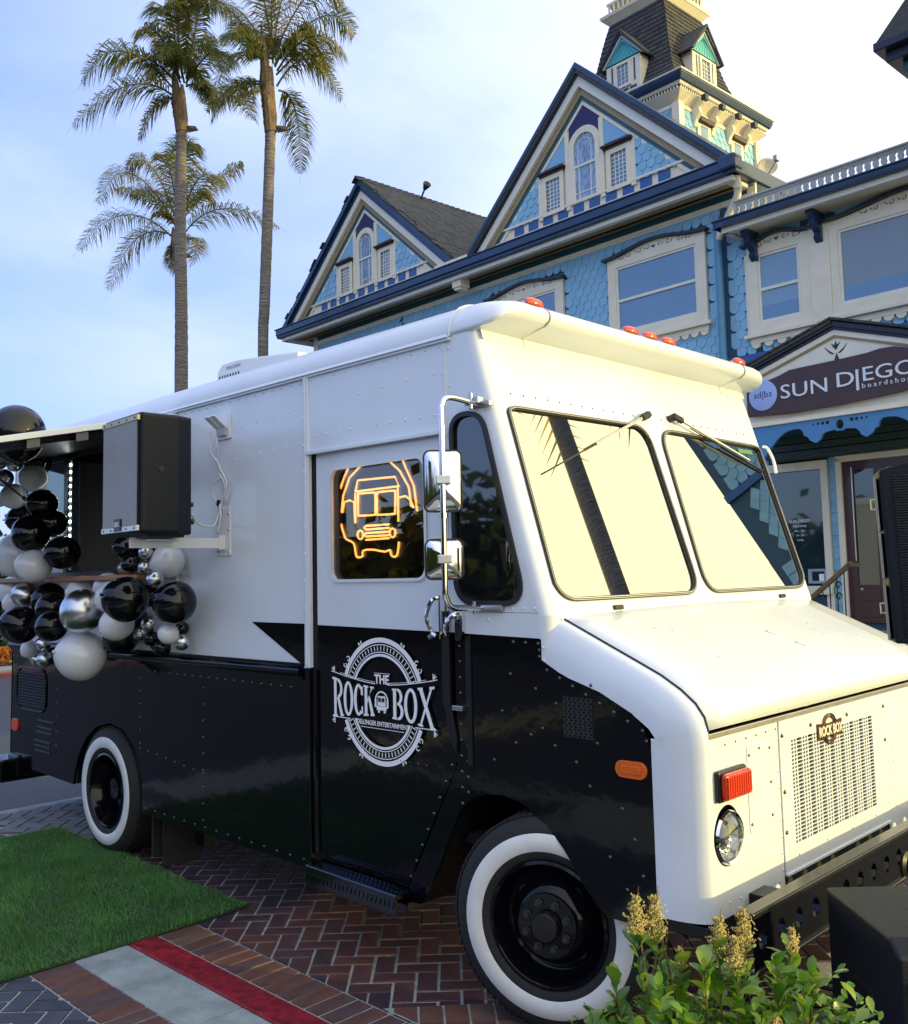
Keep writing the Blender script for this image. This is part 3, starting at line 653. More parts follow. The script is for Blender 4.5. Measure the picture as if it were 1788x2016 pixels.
for y0 in (.172, W-.172):
    h = MB(); h.lathe([(.094, 0), (.094, -.05), (.06, -.07), (.01, -.07)], (.742, y0, .826), (1, 0, 0), 32); ho = h.build('headlight_bucket', K_SATIN, VAN, smooth=30)
    h = MB(); h.lathe([(.088, .0), (.093, .012), (.088, .022), (.080, .016), (.080, .0)], (.732, y0+.003, .820), (1, 0, 0), 36); h.build('headlight_ring', CHROME, ho, smooth=40)
    h = MB(); h.lathe([(.080, -.006), (.060, -.035), (.030, -.052), (.0005, -.055)], (.742, y0+.003, .820), (1, 0, 0), 30)
    for k in range(6):
        t = R(200+k*28); h.lathe([(.016, 0), (.011, .012), (.001, .016)], (.712, y0+.003+.045*math.cos(t), .812+.048*math.sin(t)), (1, 0, 0), 10)
    h.build('reflector', mat('lamp_reflector', (.85, .86, .88), .22, .75), ho, smooth=30)
    h = MB(); h.obox((.722, y0+.003, .826), (.012, 0, 0), (0, .078, .012), (0, 0, .007)); h.obox((.718, y0-.02, .85), (.014, 0, 0), (0, .004, 0), (0, 0, .05)); h.build('lamp_divider', K_SATIN, ho)
    h = MB(); vs = []; h.lathe([(.080, 0), (.070, .014), (.045, .024), (.02, .028), (.0005, .029)], (.748, y0+.003, .820), (1, 0, 0), 30); h.build('lens', glassmat('headlight_lens', (.86, .88, .9), .10), ho, smooth='full')
    t_ = MB(); yy = .192 if y0 < 1 else W-.192
    t_.box(.741, .762, yy-.098, yy+.098, .948, 1.056); to = t_.build('turn_signal_housing', K_SATIN, VAN, bevel=.008)
    t_ = MB(); t_.box(.758, .786, yy-.090, yy+.092, .956, 1.048); t_.build('turn_signal_lens', mat('orange_red_lens', (.48, .028, .004), .15, coat=.6, bump=.5, bscale=60), to, bevel=.014, seg=3)
    t_ = MB()
    for k in range(11): t_.box(.7865, .788, yy-.082+k*.016, yy-.078+k*.016, .966, 1.038)
    t_.build('lens_rib', RED_L, to)
# side marker, side vent
m = MB(); m.plate(rrect(.405, .535, 1.014, 1.074, .028, 6), S0, .012); mo = m.build('side_marker_light', AMB_L, VAN, bevel=.006, smooth=40)
m = MB(); m.plate(rrect(.425, .515, 1.030, 1.058, .012, 4), SIDE(-.012), .004); m.build('marker_lens_rim', AMB_L, mo, bevel=.002)
m = MB()
for i in range(6):
    for j in range(13):
        a0 = .170+i*.0225; b0 = 1.132+j*.0112; cy_, cz_ = a0+.01125+(.0055 if j % 2 else -.0055)*.6, b0+.0056; hw, hh = .0082, .0040
        cell(m, a0, a0+.0225, b0, b0+.0112, [(cy_-hw*.6, cz_-hh), (cy_, cz_-hh), (cy_+hw*.6, cz_-hh), (cy_+hw, cz_), (cy_+hw*.6, cz_+hh), (cy_, cz_+hh), (cy_-hw*.6, cz_+hh), (cy_-hw, cz_)], 0, lambda u, v, w_: (u, -.006+w_*.6, v))
tag(m.build('side_vent_mesh', mat('vent_grey', (.055, .058, .06), .35, .5), VAN, norm=False), kind='stuff')
m = MB(); m.box(.165, .31, -.0015, 0, 1.127, 1.282); m.build('side_vent_backing', VOID, VAN)
# rear louvred vent, red marker, rear badge
m = MB(); rv = rrect(-5.17, -4.64, .815, 1.115, .09, 6); m.plate(inset(rv, -.012), S0, .010, [rv]); vo = m.build('rear_vent_frame', K_PAINT, VAN, bevel=.003)
m = MB()
for j in range(12):
    for i in range(14):
        a0 = -5.15+i*.0365; b0 = .835+j*.0215; m.obox((a0+.018, -.004, b0+.010), (.015, 0, 0), (0, .004, .003), (0, -.003, .006))
tag(m.build('vent_louvres', K_SATIN, vo), kind='stuff')
m = MB(); m.plate(rrect(-5.26, -5.14, .635, .725, .03, 4), S0, .012); m.build('rear_marker_light', RED_L, VAN, bevel=.004)
m = MB(); m.box(-5.46, -5.16, -.12, W+.02, .26, .43); m.box(-5.3, -5.1, -.02, .2, .30, .46); m.build('rear_bumper', K_PAINT, VAN, bevel=.015)
for (z_, x0_) in ((.70, -4.99), (.665, -4.99), (.60, -5.02), (.565, -5.02), (.53, -5.02), (.75, -4.97)):
    m = MB(); m.obox((x0_+.33, -.002, z_), (.14, 0, 0), (0, .004, 0), (0, 0, .008)); m.build('louvre_slot', K_SATIN, VAN, bevel=.003)
# front bumper channel with round holes
m = MB(); y0, y1, z0, z1 = -.082, W+.08, .488, .672; xb = .955
hy = [y for y in [-.018+.1275*i for i in range(20)]]; ya = y0
cells = []
for i, y in enumerate(hy):
    e = y+.06375; cells.append((ya, e, y)); ya = e
zm = .583; hr = .030
for (a, b, cy_) in cells:
    hole = [(cy_+hr*math.cos(R(a_)), zm+hr*1.12*math.sin(R(a_))) for a_ in (225, 270, 315, 0, 45, 90, 135, 180)]
    cell(m, a, b, zm-.055, zm+.055, hole, xb, lambda u, v, w_: (xb-w_*3, u, v))
for (a, b, cy_) in cells:
    m.add([(xb, a, z0), (xb, b, z0), (xb, b, zm-.055), (xb, a, zm-.055)], [(0, 1, 2, 3)]); m.add([(xb, a, zm+.055), (xb, b, zm+.055), (xb, b, z1-.012), (xb, a, z1-.012)], [(0, 1, 2, 3)])
yb = cells[-1][1]; m.add([(xb, yb, z0), (xb, y1, z0), (xb, y1, z1-.012), (xb, yb, z1-.012)], [(0, 1, 2, 3)])
m.build('bumper', K_PAINT, VAN, norm=False)
m = MB(); m.box(.90, xb-.004, y0, y1, z1-.012, z1); m.box(xb-.012, xb+.006, y0, y1, z1-.016, z1+.003); m.box(xb-.02, xb+.010, y0, y1, z0-.004, z0+.012); m.build('bumper_flange', mat('bumper_black', (.012, .012, .013), .25), VAN, bevel=.005)
m = MB(); m.box(.48, .76, .03, .09, .505, .548); m.box(.62, .8, .3, .42, .42, .6); m.box(.62, .8, 1.9, 2.02, .42, .6); m.build_each('bumper_bracket', K_PAINT, VAN, bevel=.004)
m = MB(); m.lathe([(.04, 0), (.055, .01), (.055, .16), (.04, .17)], (.80, 1.20, .535), (1, 0, 0), 20); m.build('tow_roller', K_SATIN, VAN, smooth=30)
# badge above the grille with its lettering
bd = MB(); by_, bz_ = 1.02, 1.085
bd.plate([(by_-.115, bz_-.035), (by_-.115, bz_+.030), (by_, bz_+.022), (by_+.115, bz_+.030), (by_+.115, bz_-.035), (by_, bz_-.028)], F(.746), .006)
for s_ in (1, -1):
    for r_ in (.055, .042): bd.tube([(.750, by_+r_*1.1*math.cos(t), bz_+s_*(.018+r_*.75*math.sin(t))) for t in [math.pi*i/10 for i in range(11)]], .0035, 5)
bo = bd.build('radiator_badge', GOLD, VAN)
text_mesh('ROCK BOX', 'badge_lettering', CREAM, bo, lambda u, v, w_: (.753+w_, by_+u, bz_-.022+v), .054, .002, .80, offset=.0012)
# rivets: one mesh of domes
RV = MB(); RB = MB()
def rivet(mb, p, nrm_, r=.0065):
    n_ = Vector(nrm_).normalized(); u = n_.orthogonal().normalized(); v = n_.cross(u); p = Vector(p); vs = []
    for rr, h in ((1, 0), (.75, .5)):
        for k in range(6): a = k*math.pi/3; vs.append(p+(u*math.cos(a)+v*math.sin(a))*r*rr+n_*r*h)
    vs.append(p+n_*r*.7); mb.add(vs, [(k, (k+1) % 6, 6+(k+1) % 6, 6+k) for k in range(6)]+[(6+k, 6+(k+1) % 6, 12) for k in range(6)])
def line(mb, a, b, n, nrm_=(0, -1, 0), r=.0065):
    a, b = Vector(a), Vector(b)
    for i in range(n): rivet(mb, a.lerp(b, i/max(1, n-1)), nrm_, r)
Y_ = -.0035
line(RV, (-5.25, Y_, 2.755), (-1.5, Y_, 2.755), 46); line(RV, (-1.40, -.003, 2.755), (-.46, -.003, 2.755), 11); line(RV, (-1.45, -.019, 1.6), (-1.45, -.019, 2.7), 9)
line(RV, (-1.38, -.003, 2.47), (-.50, -.003, 2.455), 10); line(RV, (-1.2, -.003, 2.63), (-.5, -.003, 2.64), 5); line(RV, (-2.1, 0, 2.42), (-1.52, 0, 2.44), 6); line(RV, (-2.05, 0, 2.60), (-1.6, 0, 2.62), 4)
line(RV, (-.41, 0, 1.75), (-.41, 0, 2.74), 7); line(RV, (-.445, -.003, 2.42), (-.445, -.003, 2.74), 4)
line(RV, (-.2, 0, 1.612), (.04, 0, 1.612), 5); rivet(RV, (-.21, 0, 1.565), (0, -1, 0), .009); rivet(RV, (.075, 0, 1.46), (0, -1, 0)); rivet(RV, (.08, 0, 1.41), (0, -1, 0))
line(RV, tuple(WS()(.08, s_of(2.775), .004)), tuple(WS()(W-.08, s_of(2.775), .004)), 44, nrm, .005)
for i in range(13): rivet(RB, WS()(.12+i*.083, s_of(2.515), 0), nrm, .0055)
for i in range(13): rivet(RB, WS()(1.29+i*.078, s_of(2.52), 0), nrm, .0055)
line(RV, tuple(WS()(.10, s_of(1.602), 0)), tuple(WS()(W-.10, s_of(1.602), 0)), 17, nrm, .006)
for i in range(9): rivet(RV, WS()(1.15+.0*i, s_of(1.70+i*.09), 0), nrm, .005); rivet(RV, WS()(1.19, s_of(1.70+i*.09), 0), nrm, .005)
line(RV, (.56, .004, 1.155), (.735, .135, 1.145), 4, (.6, -.6, 0), .0085)
fx = .7405
line(RB, (fx, .18, 1.135), (fx, .56, 1.14), 6, (1, 0, 0), .0045); line(RV, (fx, .565, .62), (fx, .565, 1.10), 9, (1, 0, 0), .0055); line(RV, (fx, .07+.1, .60), (fx, .54, .585), 6, (1, 0, 0), .0055)
for z_ in (.83, .95, 1.075): rivet(RB, (fx+.003, .342, z_), (1, 0, 0), .0065); rivet(RB, (fx+.003, .50, z_+.005), (1, 0, 0), .0065)
rivet(RB, (fx+.003, .42, 1.09), (1, 0, 0), .006)
for (y_, z_) in ((.60, 1.11), (.60, .9), (.60, .75), (1.60, 1.11), (1.60, .96), (1.2, 1.12), (.85, 1.12)): rivet(RB, (.746, y_, z_), (1, 0, 0), .009)
for (y_, z_) in ((.7, .65), (.95, .655), (1.2, .65), (1.45, .655)): rivet(RV, (.746, y_, z_), (1, 0, 0), .006)
line(RV, (fx, 1.70, .65), (fx, 1.70, 1.12), 8, (1, 0, 0), .006); line(RV, (fx, 1.76, 1.14), (fx, 2.15, 1.14), 6, (1, 0, 0), .0055)
for i in range(26): random.seed(i); x_ = random.uniform(.2, .55); rivet(RV, (x_, random.uniform(.3, 2.0), 1.615-.44*x_+.026), (.4, 0, .9), .006)
line(RV, (.60, .5, .57), (.741, .5, .57), 1, (1, 0, 0))
rv1 = RV.build('rivets', W_PAINT, VAN, smooth=50, norm=False); tag(rv1, kind='stuff'); tag(RB.build('dark_screws', mat('screw_grey', (.12, .11, .10), .4, .8), VAN, smooth=50, norm=False), kind='stuff')
RK = MB(); q = .007
line(RK, (-3.12, 0, .365), (-1.5, 0, .365), 15, r=q); line(RK, (-3.2, 0, .72), (-2.45, 0, .66), 8, r=q); line(RK, (-3.2, 0, .75), (-3.2, 0, 1.15), 6, r=q); line(RK, (-2.45, 0, .4), (-2.45, 0, 1.14), 9, r=q); line(RK, (-3.1, 0, 1.20), (-1.6, 0, 1.20), 18, r=q)
line(RK, (-5.26, 0, 1.20), (-5.0, 0, 1.20), 4, r=q); line(RK, (-4.45, 0, .6), (-4.45, 0, 1.2), 7, r=q); line(RK, (-4.4, 0, 1.1), (-4.1, 0, 1.1), 4, r=q)
line(RK, (-.445, 0, .95), (-.715, 0, .44), 8, r=q); line(RK, (-.385, 0, .80), (-.385, 0, 1.45), 11, r=q); line(RK, (-.35, 0, .85), (-.35, 0, 1.1), 5, r=q); line(RK, (-1.1, .0, .93), (-.6, .0, .93), 10, r=.004)
line(RK, (-.08, 0, 1.478), (.05, 0, 1.475), 3, r=q); line(RK, (.055, 0, 1.45), (.055, 0, 1.425), 2, r=q)
for a, b in (((.09, 1.375), (.52, 1.185)),): line(RK, (a[0], 0, a[1]), (b[0], 0, b[1]), 8, r=q)
line(RK, (.535, 0, 1.15), (.535, 0, .56), 1, r=q)
for (x_, z_) in ((.03, 1.30), (.13, 1.25), (-.1, 1.35), (-.15, 1.2), (0, 1.12), (.06, 1.15), (.12, 1.09), (-.08, 1.08), (.22, 1.04), (.28, .96), (.42, .9), (.47, .8), (.36, .72), (.5, .68), (.43, .62), (.3, 1.33), (.40, 1.24), (-.2, 1.0), (.32, 1.12)): rivet(RK, (x_, 0, z_), (0, -1, 0), q)
tag(RK.build('black_rivets', mat('black_rivet', (.03, .03, .035), .12, coat=.8), VAN, smooth=50, norm=False), kind='stuff')

# ------------------------------------------------------------------ van details
# wheels
def make_wheel(name, c, steer, front):
    wr = empty(name, c, steer); wr.parent = VAN; A = (0, -1, 0)
    t = MB(); t.lathe([(.232, -.010), (.250, .008), (.272, .013), (.342, .012), (.372, .002), (.392, -.016), (.403, -.036), (.4055, -.060), (.4055, -.175), (.400, -.200), (.38, -.222), (.28, -.230), (.235, -.21)], (0, 0, 0), A, 64, closed=True)
    t.build('tyre', RUBBER, wr, smooth=50)
    t = MB()   # tread blocks on the shoulder
    for k in range(84):
        a = 2*math.pi*k/84; ca, sa = math.cos(a), math.sin(a)
        for o_ in (-.045, -.120, -.19): t.obox((ca*.4055, -o_, sa*.4055), (ca*.004, 0, sa*.004), (sa*.008, .022, -ca*.008), (-sa*.010, 0, ca*.010))
    tag(t.build('tread', RUBBER, wr), kind='stuff')
    t = MB(); t.lathe([(.272, .0115), (.275, .0155), (.339, .0150), (.342, .0105)], (0, 0, 0), A, 72); t.build('whitewall', WHITEWALL, wr, smooth='full')
    t = MB()
    if front: pr_ = [(.240, -.02), (.238, .006), (.226, .010), (.218, .0), (.212, -.045), (.196, -.075), (.186, -.080), (.176, -.066), (.155, -.038), (.128, -.004), (.120, .0), (.118, .012), (.0005, .012)]
    else: pr_ = [(.240, -.02), (.238, .006), (.226, .010), (.218, .0), (.212, -.055), (.196, -.085), (.19, -.15), (.16, -.165), (.10, -.16), (.085, -.13), (.07, -.13), (.065, -.05), (.0005, -.045)]
    t.lathe(pr_, (0, 0, 0), A, 60); t.build('rim', K_PAINT, wr, smooth=50)
    if front:
        t = MB(); t.lathe([(.056, .010), (.055, .036), (.049, .044), (.0005, .048)], (0, 0, 0), A, 32); t.build('hub_cap', K_SATIN, wr, smooth=40)
        for k in range(8):
            a = R(20+45*k); p = (.086*math.cos(a), -.012, .086*math.sin(a)); t = MB(); t.lathe([(.0175, 0), (.0175, .006), (.0125, .007), (.0125, .022), (.006, .023), (.006, .030), (.0003, .031)], p, A, 6); t.build('lug_nut', mat_nut, wr)
        for k in range(4):
            a = R(48+90*k); t = MB(); t.lathe([(.024, -.001), (.020, -.006), (.0004, -.006)], (.150*math.cos(a), .044, .150*math.sin(a)), A, 12); t.build('hand_hole', VOID, wr)
    else:
        for k in range(6): a = R(60*k); t = MB(); t.lathe([(.013, 0), (.013, .03), (.0003, .031)], (.12*math.cos(a), .16, .12*math.sin(a)), A, 6); t.build('lug_nut', mat_nut, wr)
    return wr
mat_nut = mat('dark_wheel_nut', (.06, .065, .075), .4, .7)
make_wheel('wheel', (.059, .0, .413), .316, True); make_wheel('wheel', (-3.655, .0, .40), 0, False)
# far side and inner rear wheels
for (x_, y_) in ((.059, W-.23), (-3.655, W-.45), (-3.655, .28), (-3.655, W-.2)):
    t = MB(); t.lathe([(.0005, -.1), (.2, -.1), (.235, 0), (.36, .0), (.395, -.02), (.400, -.05), (.400, -.18), (.38, -.21), (.2, -.21), (.0005, -.15)], (x_, y_, .402), (0, -1, 0), 36); t.build('far_wheel', RUBBER, VAN, smooth=40)
t = MB(); t.tube([(-3.655, .2, .40), (-3.655, 2.1, .40)], .07, 10); t.sphere((-3.655, 1.17, .40), .16); t.tube([(.06, .2, .38), (.06, 2.1, .38)], .045, 8); t.box(-3.1, -2.95, .30, .36, .10, .42); t.build_each('axle', K_SATIN, VAN)
m = MB(); m.box(-3.16, -3.14, .06, .36, .06, .34); m.box(-3.06, -3.05, .08, .33, .01, .30); m.build('mud_flap', RUBBER, VAN)
# roof air conditioner
m = MB(); m.plate([(-3.02, 2.95), (-2.06, 2.95), (-2.10, 3.10), (-2.75, 3.165), (-2.93, 3.165), (-3.0, 3.12)], SIDE(.42), -.72); ac = m.build('roof_air_conditioner', WPL, VAN, bevel=.02, seg=3)
m = MB()
for k in range(8): m.box(-2.97+k*.032, -2.957+k*.032, .4185, .421, 3.04, 3.085)
m.build('ac_vent', VOID, ac)
text_mesh('EVOLUTION', 'ac_lettering', mat('grey_print', (.25, .27, .3), .5), ac, lambda u, v, w_: (-2.80+u, .4185-w_, 3.115+v), .030, .0006)
# side outlet box with cable, speaker bracket
m = MB(); m.plate(rrect(-2.29, -2.15, 2.545, 2.69, .01, 2), S0, .012); ob = m.build('outlet_box', WPL, VAN, bevel=.003)
for k in range(2):
    m = MB(); m.obox((-2.255+k*.06, -.055, 2.635), (.026, 0, 0), (0, .045, -.035), (0, .003, .004)); m.build('outlet_lid', WPL, ob, bevel=.004)
m = MB(); m.box(-2.26, -2.18, -.03, -.012, 2.565, 2.62); m.build('plug_socket', mat('grey_socket', (.4, .42, .45), .5), ob)
def smooth_path(pts, k=6):
    P_ = [Vector(p) for p in pts]; o = []
    for i in range(len(P_)-1):
        p0, p1, p2, p3 = P_[max(i-1, 0)], P_[i], P_[i+1], P_[min(i+2, len(P_)-1)]
        for j in range(k):
            t = j/k; o.append(.5*((2*p1)+(-p0+p2)*t+(2*p0-5*p1+4*p2-p3)*t*t+(-p0+3*p1-3*p2+p3)*t**3))
    o.append(P_[-1]); return o
cb = empty('speaker_cable', (-2.26, -.03, 2.2)); tag(cb, 'white cable looped and tied between the side outlet and the wall speaker', 'cable')
CB = lambda pts: [(p[0]+2.26, p[1]+.03, p[2]-2.2) for p in pts]
m = MB(); m.tube(CB(smooth_path([(-2.28, -.06, 2.6), (-2.29, -.05, 2.48), (-2.25, -.02, 2.40), (-2.24, -.02, 2.33), (-2.28, -.03, 2.30), (-2.30, -.03, 2.24), (-2.25, -.02, 2.18), (-2.19, -.02, 2.24), (-2.20, -.02, 2.30), (-2.25, -.02, 2.35)])), .006, 6)
m.tube(CB(smooth_path([(-2.23, -.06, 2.6), (-2.24, -.04, 2.50), (-2.27, -.02, 2.42), (-2.22, -.02, 2.36), (-2.17, -.02, 2.28), (-2.22, -.02, 2.20), (-2.24, -.03, 2.12), (-2.22, -.08, 2.05), (-2.14, -.22, 2.06), (-2.04, -.31, 2.10)])), .006, 6)
m.tube(CB(smooth_path([(-2.24, -.025, 2.19), (-2.27, -.03, 2.10), (-2.25, -.03, 2.02), (-2.22, -.03, 2.10), (-2.235, -.025, 2.19)])), .006, 6); m.build('cable', WPL, cb, smooth='full')
m = MB(); m.tube(CB([(-2.245, -.024, 2.17), (-2.238, -.024, 2.20)]), .016, 8); m.build('cable_tie', K_SATIN, cb)
m = MB(); m.plate(rrect(-2.29, -2.155, 1.885, 2.15, .006, 2), S0, .010); m.box(-2.25, -2.20, -.05, -.01, 1.92, 2.0); m.obox((-2.215, -.30, 1.955), (.008, 0, 0), (0, .27, 0), (0, 0, .028)); m.box(-2.30, -2.13, -.52, -.33, 1.962, 1.972)
br = m.build('speaker_bracket', WPL, VAN, bevel=.003)
m = MB()
for (x_, z_) in ((-2.275, 2.12), (-2.17, 2.12), (-2.275, 2.03), (-2.17, 2.03), (-2.275, 1.91), (-2.17, 1.91)): rivet(m, (x_, -.010, z_), (0, -1, 0), .009)
m.build('bracket_bolt', STEEL, br)
# wall mounted loudspeaker (a thing of its own)
SP = empty('wall_speaker', (-2.20, -.42, 1.99), R(-3)); tag(SP, 'black powered loudspeaker with grey perforated grille on the side of the van', 'speaker')
m = MB(); m.plate([(-.235, -.20), (.235, -.20), (.235, .0), (.195, .10), (-.195, .10), (-.235, .0)], lambda u, v, w_: (u, v, w_), .62); o = m.build('cabinet', SPK, SP, bevel=.022, seg=3)
m = MB()
gw, gh = .42, .545
for i in range(30):
    for j in range(44):
        a0 = -gw/2+i*gw/30; b0 = .035+j*gh/44; sh = (gh/88 if i % 2 else 0); cy_ = a0+gw/60; cz_ = b0+gh/88; hw, hh = gw/60*.62, gh/88*.60
        cell(m, a0, a0+gw/30, b0+sh, b0+gh/44+sh, [(cy_-hw*.6, cz_+sh-hh), (cy_, cz_+sh-hh), (cy_+hw*.6, cz_+sh-hh), (cy_+hw, cz_+sh), (cy_+hw*.6, cz_+sh+hh), (cy_, cz_+sh+hh), (cy_-hw*.6, cz_+sh+hh), (cy_-hw, cz_+sh)], 0, lambda u, v, w_: (u, -.212+w_*.6, v))
tag(m.build('grille', SPKG, SP, norm=False), kind='stuff')
m = MB(); m.box(-.215, .215, -.2065, -.2025, .03, .595); m.build('grille_backing', VOID, SP)
for z_ in (.030, .590):
    m = MB(); m.box(-.220, .222, -.216, -.200, z_-.014, z_+.014)
    o = m.build('grille_strip', mat('brass_strip', (.50, .38, .22), .35, .8) if z_ > .1 else ALU, SP, bevel=.002); m = MB()
    for k in range(5): rivet(m, (-.19+k*.095, -.216, z_), (0, -1, 0), .006)
    m.build('strip_screw', K_SATIN, o)
m = MB(); m.box(-.045, .035, -.222, -.205, .022, .085); o = m.build('speaker_badge', K_SATIN, SP, bevel=.002)
text_mesh('QSC', 'badge_lettering', DECAL, o, lambda u, v, w_: (-.005+u, -.2225-w_, .047+v), .032, .0006)
m = MB(); m.lathe([(.017, 0), (.014, .003), (.0003, .003)], (.2355, -.09, .33), (1, 0, 0), 16); m.build('threaded_socket', K_SATIN, SP)
m = MB(); m.lathe([(.012, 0), (.014, .012), (.0003, .014)], (.17, .10, .16), (0, 1, 0), 10); m.lathe([(.014, 0), (.016, .014), (.0003, .016)], (.17, .10, .07), (0, 1, 0), 10); m.box(-.12, .14, -.12, .08, -.012, 0); m.build_each('rear_knobs', K_SATIN, SP)
# serving hatch: flap, frame, glass, led strip, counter
m = MB()
def flapP(u, y, dz=0):        # u along x, y outwards
    return (u, -y, 2.735-.225*y+dz)
m.add([flapP(-5.15, 0, .0), flapP(-2.75, 0, .0), flapP(-2.75, 1.1, 0), flapP(-5.15, 1.1, 0), flapP(-5.15, 0, .035), flapP(-2.75, 0, .035), flapP(-2.75, 1.1, .035), flapP(-5.15, 1.1, .035)], [(0, 3, 2, 1), (4, 5, 6, 7), (0, 1, 5, 4), (1, 2, 6, 5), (2, 3, 7, 6), (3, 0, 4, 7)])
fl = m.build('serving_hatch_flap', W_PAINT, VAN, bevel=.003)
m = MB(); m.add([flapP(-5.13, .02, -.003), flapP(-2.77, .02, -.003), flapP(-2.77, 1.08, -.003), flapP(-5.13, 1.08, -.003), flapP(-5.13, .02, -.05), flapP(-2.82, .02, -.05), flapP(-2.82, 1.04, -.03), flapP(-5.13, 1.04, -.03)], [(0, 3, 2, 1), (4, 5, 6, 7), (0, 1, 5, 4), (1, 2, 6, 5), (2, 3, 7, 6), (3, 0, 4, 7)])
m.build('flap_lining', K_SATIN, fl)
m = MB()
for y_ in (.25, .55, .82): m.add([flapP(-2.765, y_, -.050), flapP(-2.765, y_+.07, -.050), flapP(-2.765, y_+.07, -.004), flapP(-2.765, y_, -.004), flapP(-2.82, y_, -.062), flapP(-2.82, y_+.07, -.062)], [(0, 1, 2, 3), (0, 4, 5, 1)])
m.build_each('flap_hinge_plate', mat('dull_grey_plate', (.10, .10, .11), .5), fl)
m = MB(); m.plate(inset(hatch, -.03), SIDE(.0), .012, [inset(hatch, .03)]); m.box(-4.36, -4.30, -.01, .03, 1.83, 2.64); m.box(-2.83, -2.79, -.01, .05, 1.83, 2.64); m.build('hatch_frame', K_SATIN, VAN)
m = MB(); m.box(-5.08, -4.36, .004, .010, 1.83, 2.64); m.build('hatch_glass', CLR_G, VAN)
m = MB(); m.box(-5.08, -4.36, .10, .11, 1.83, 2.64); m.build('hatch_blind', mat('pale_shade', (.18, .24, .28), .5, var=.2), VAN)
m = MB(); m.box(-4.285, -4.245, -.002, .004, 1.84, 2.63); st = m.build('led_strip', mat('led_tape', (.35, .4, .38), .5), VAN)
for k in range(15):
    m = MB(); m.box(-4.277, -4.253, -.006, -.002, 1.875+k*.051, 1.892+k*.051); m.build('led', LED, st)
m = MB(); m.tube([(-4.45, -.55, 2.585), (-4.36, -.30, 2.36)], .007, 6); m.tube([(-4.36, -.30, 2.36), (-4.30, -.02, 2.12)], .014, 8); m.build('gas_strut', K_SATIN, VAN)
m = MB(); m.box(-5.1, -2.80, -.24, .10, 1.765, 1.795); m.build('serving_counter', WOOD, VAN, bevel=.004)
m = MB(); m.box(-2.775, -2.735, -.014, 0, 1.70, 1.86); m.build('frame_end', W_PAINT, VAN)
# mirrors
m = MB(); m.tube(smooth_path([(-.235, -.005, 2.462), (-.24, -.10, 2.475), (-.243, -.18, 2.475), (-.245, -.212, 2.44), (-.245, -.215, 2.36), (-.245, -.215, 1.75), (-.245, -.212, 1.665), (-.243, -.18, 1.622), (-.242, -.10, 1.615), (-.24, -.02, 1.612)], 5), .0125, 10); m.tube([(-.245, -.215, 1.98), (-.245, -.215, 2.0)], .017, 10)
arm = m.build('mirror_arm', CHROME, VAN, smooth=50)
m = MB(); m.box(-.27, -.16, -.02, 0, 2.45, 2.475); m.box(-.28, -.20, -.045, -.01, 2.462, 2.492); m.box(-.27, -.12, -.02, 0, 1.60, 1.625); m.tube([(-.235, -.05, 2.44), (-.235, -.05, 2.51)], .009, 8); m.tube([(-.242, -.05, 1.59), (-.242, -.05, 1.64)], .009, 8); m.build_each('arm_bracket', STEEL, VAN, bevel=.003)
mn = Vector((.74, -.67, .0)).normalized(); mu = Vector((.67, .74, 0)).normalized()
def mirror(cz, hw, hh, r_):
    c = Vector((-.245, -.215, cz))-mn*.045+mu*.002; T = lambda u, v, w_: tuple(c+mu*u+Vector((0, 0, 1))*v+mn*w_)
    mb = MB(); mb.plate(rrect(-hw, hw, -hh, hh, r_, 6), T, -.035); mo = mb.build('mirror', K_SATIN, VAN, bevel=.008, seg=3)
    mb = MB(); o_ = rrect(-hw+.007, hw-.007, -hh+.007, hh-.007, r_-.006, 6); n_ = len(o_); vs = [T(a, b, .001) for a, b in o_]+[T(a*.9, b*.92, .010) for a, b in o_]+[T(a*.30, b*.45, .020) for a, b in o_]+[T(0, 0, .021)]
    mb.add(vs, [(i, (i+1) % n_, n_+(i+1) % n_, n_+i) for i in range(n_)]+[(n_+i, n_+(i+1) % n_, 2*n_+(i+1) % n_, 2*n_+i) for i in range(n_)]+[(2*n_+i, 2*n_+(i+1) % n_, 3*n_) for i in range(n_)]); mb.build('mirror_shell', CHROME, mo, smooth=60)
    mb = MB(); mb.obox(c+mn*.045, mu*.030, mn*.022, (0, 0, .017)); cl_ = mb.build('mirror_clamp', WPL if False else ALU, mo, bevel=.003)
mirror(2.135, .080, .128, .028); mirror(1.815, .080, .084, .030)
# door handle, latch, stay
m = MB(); m.tube(smooth_path([(-.478, -.02, 1.655), (-.492, -.05, 1.645), (-.512, -.06, 1.60), (-.518, -.06, 1.56), (-.505, -.05, 1.52), (-.50, -.03, 1.49)]), .0095, 8); m.box(-.482, -.44, -.016, -.002, 1.515, 1.66); m.box(-.455, -.446, -.05, -.002, 1.48, 1.665); m.tube([(-.512, -.05, 1.485), (-.49, -.05, 1.50)], .012)
m.build('door_handle', CHROME, DR if False else VAN, smooth=40)
m = MB(); m.tube(smooth_path([(-.405, -.01, 1.49), (-.40, -.05, 1.53), (-.37, -.06, 1.565), (-.345, -.03, 1.585)]), [.012]*19, 8) if False else m.tube(smooth_path([(-.43, -.03, 1.50), (-.41, -.05, 1.54), (-.38, -.05, 1.575), (-.36, -.02, 1.59)]), .011, 8)
m.plate(rrect(-.385, -.345, 1.50, 1.605, .018, 5), SIDE(.0), .02); m.build('latch', CHROME, VAN, smooth=40, bevel=0)
m = MB(); m.plate([(-.385, 1.555), (-.35, 1.54), (-.345, 1.50), (-.355, 1.475), (-.385, 1.475)], SIDE(-.021), .004); m.build('latch_hook', K_SATIN, VAN)
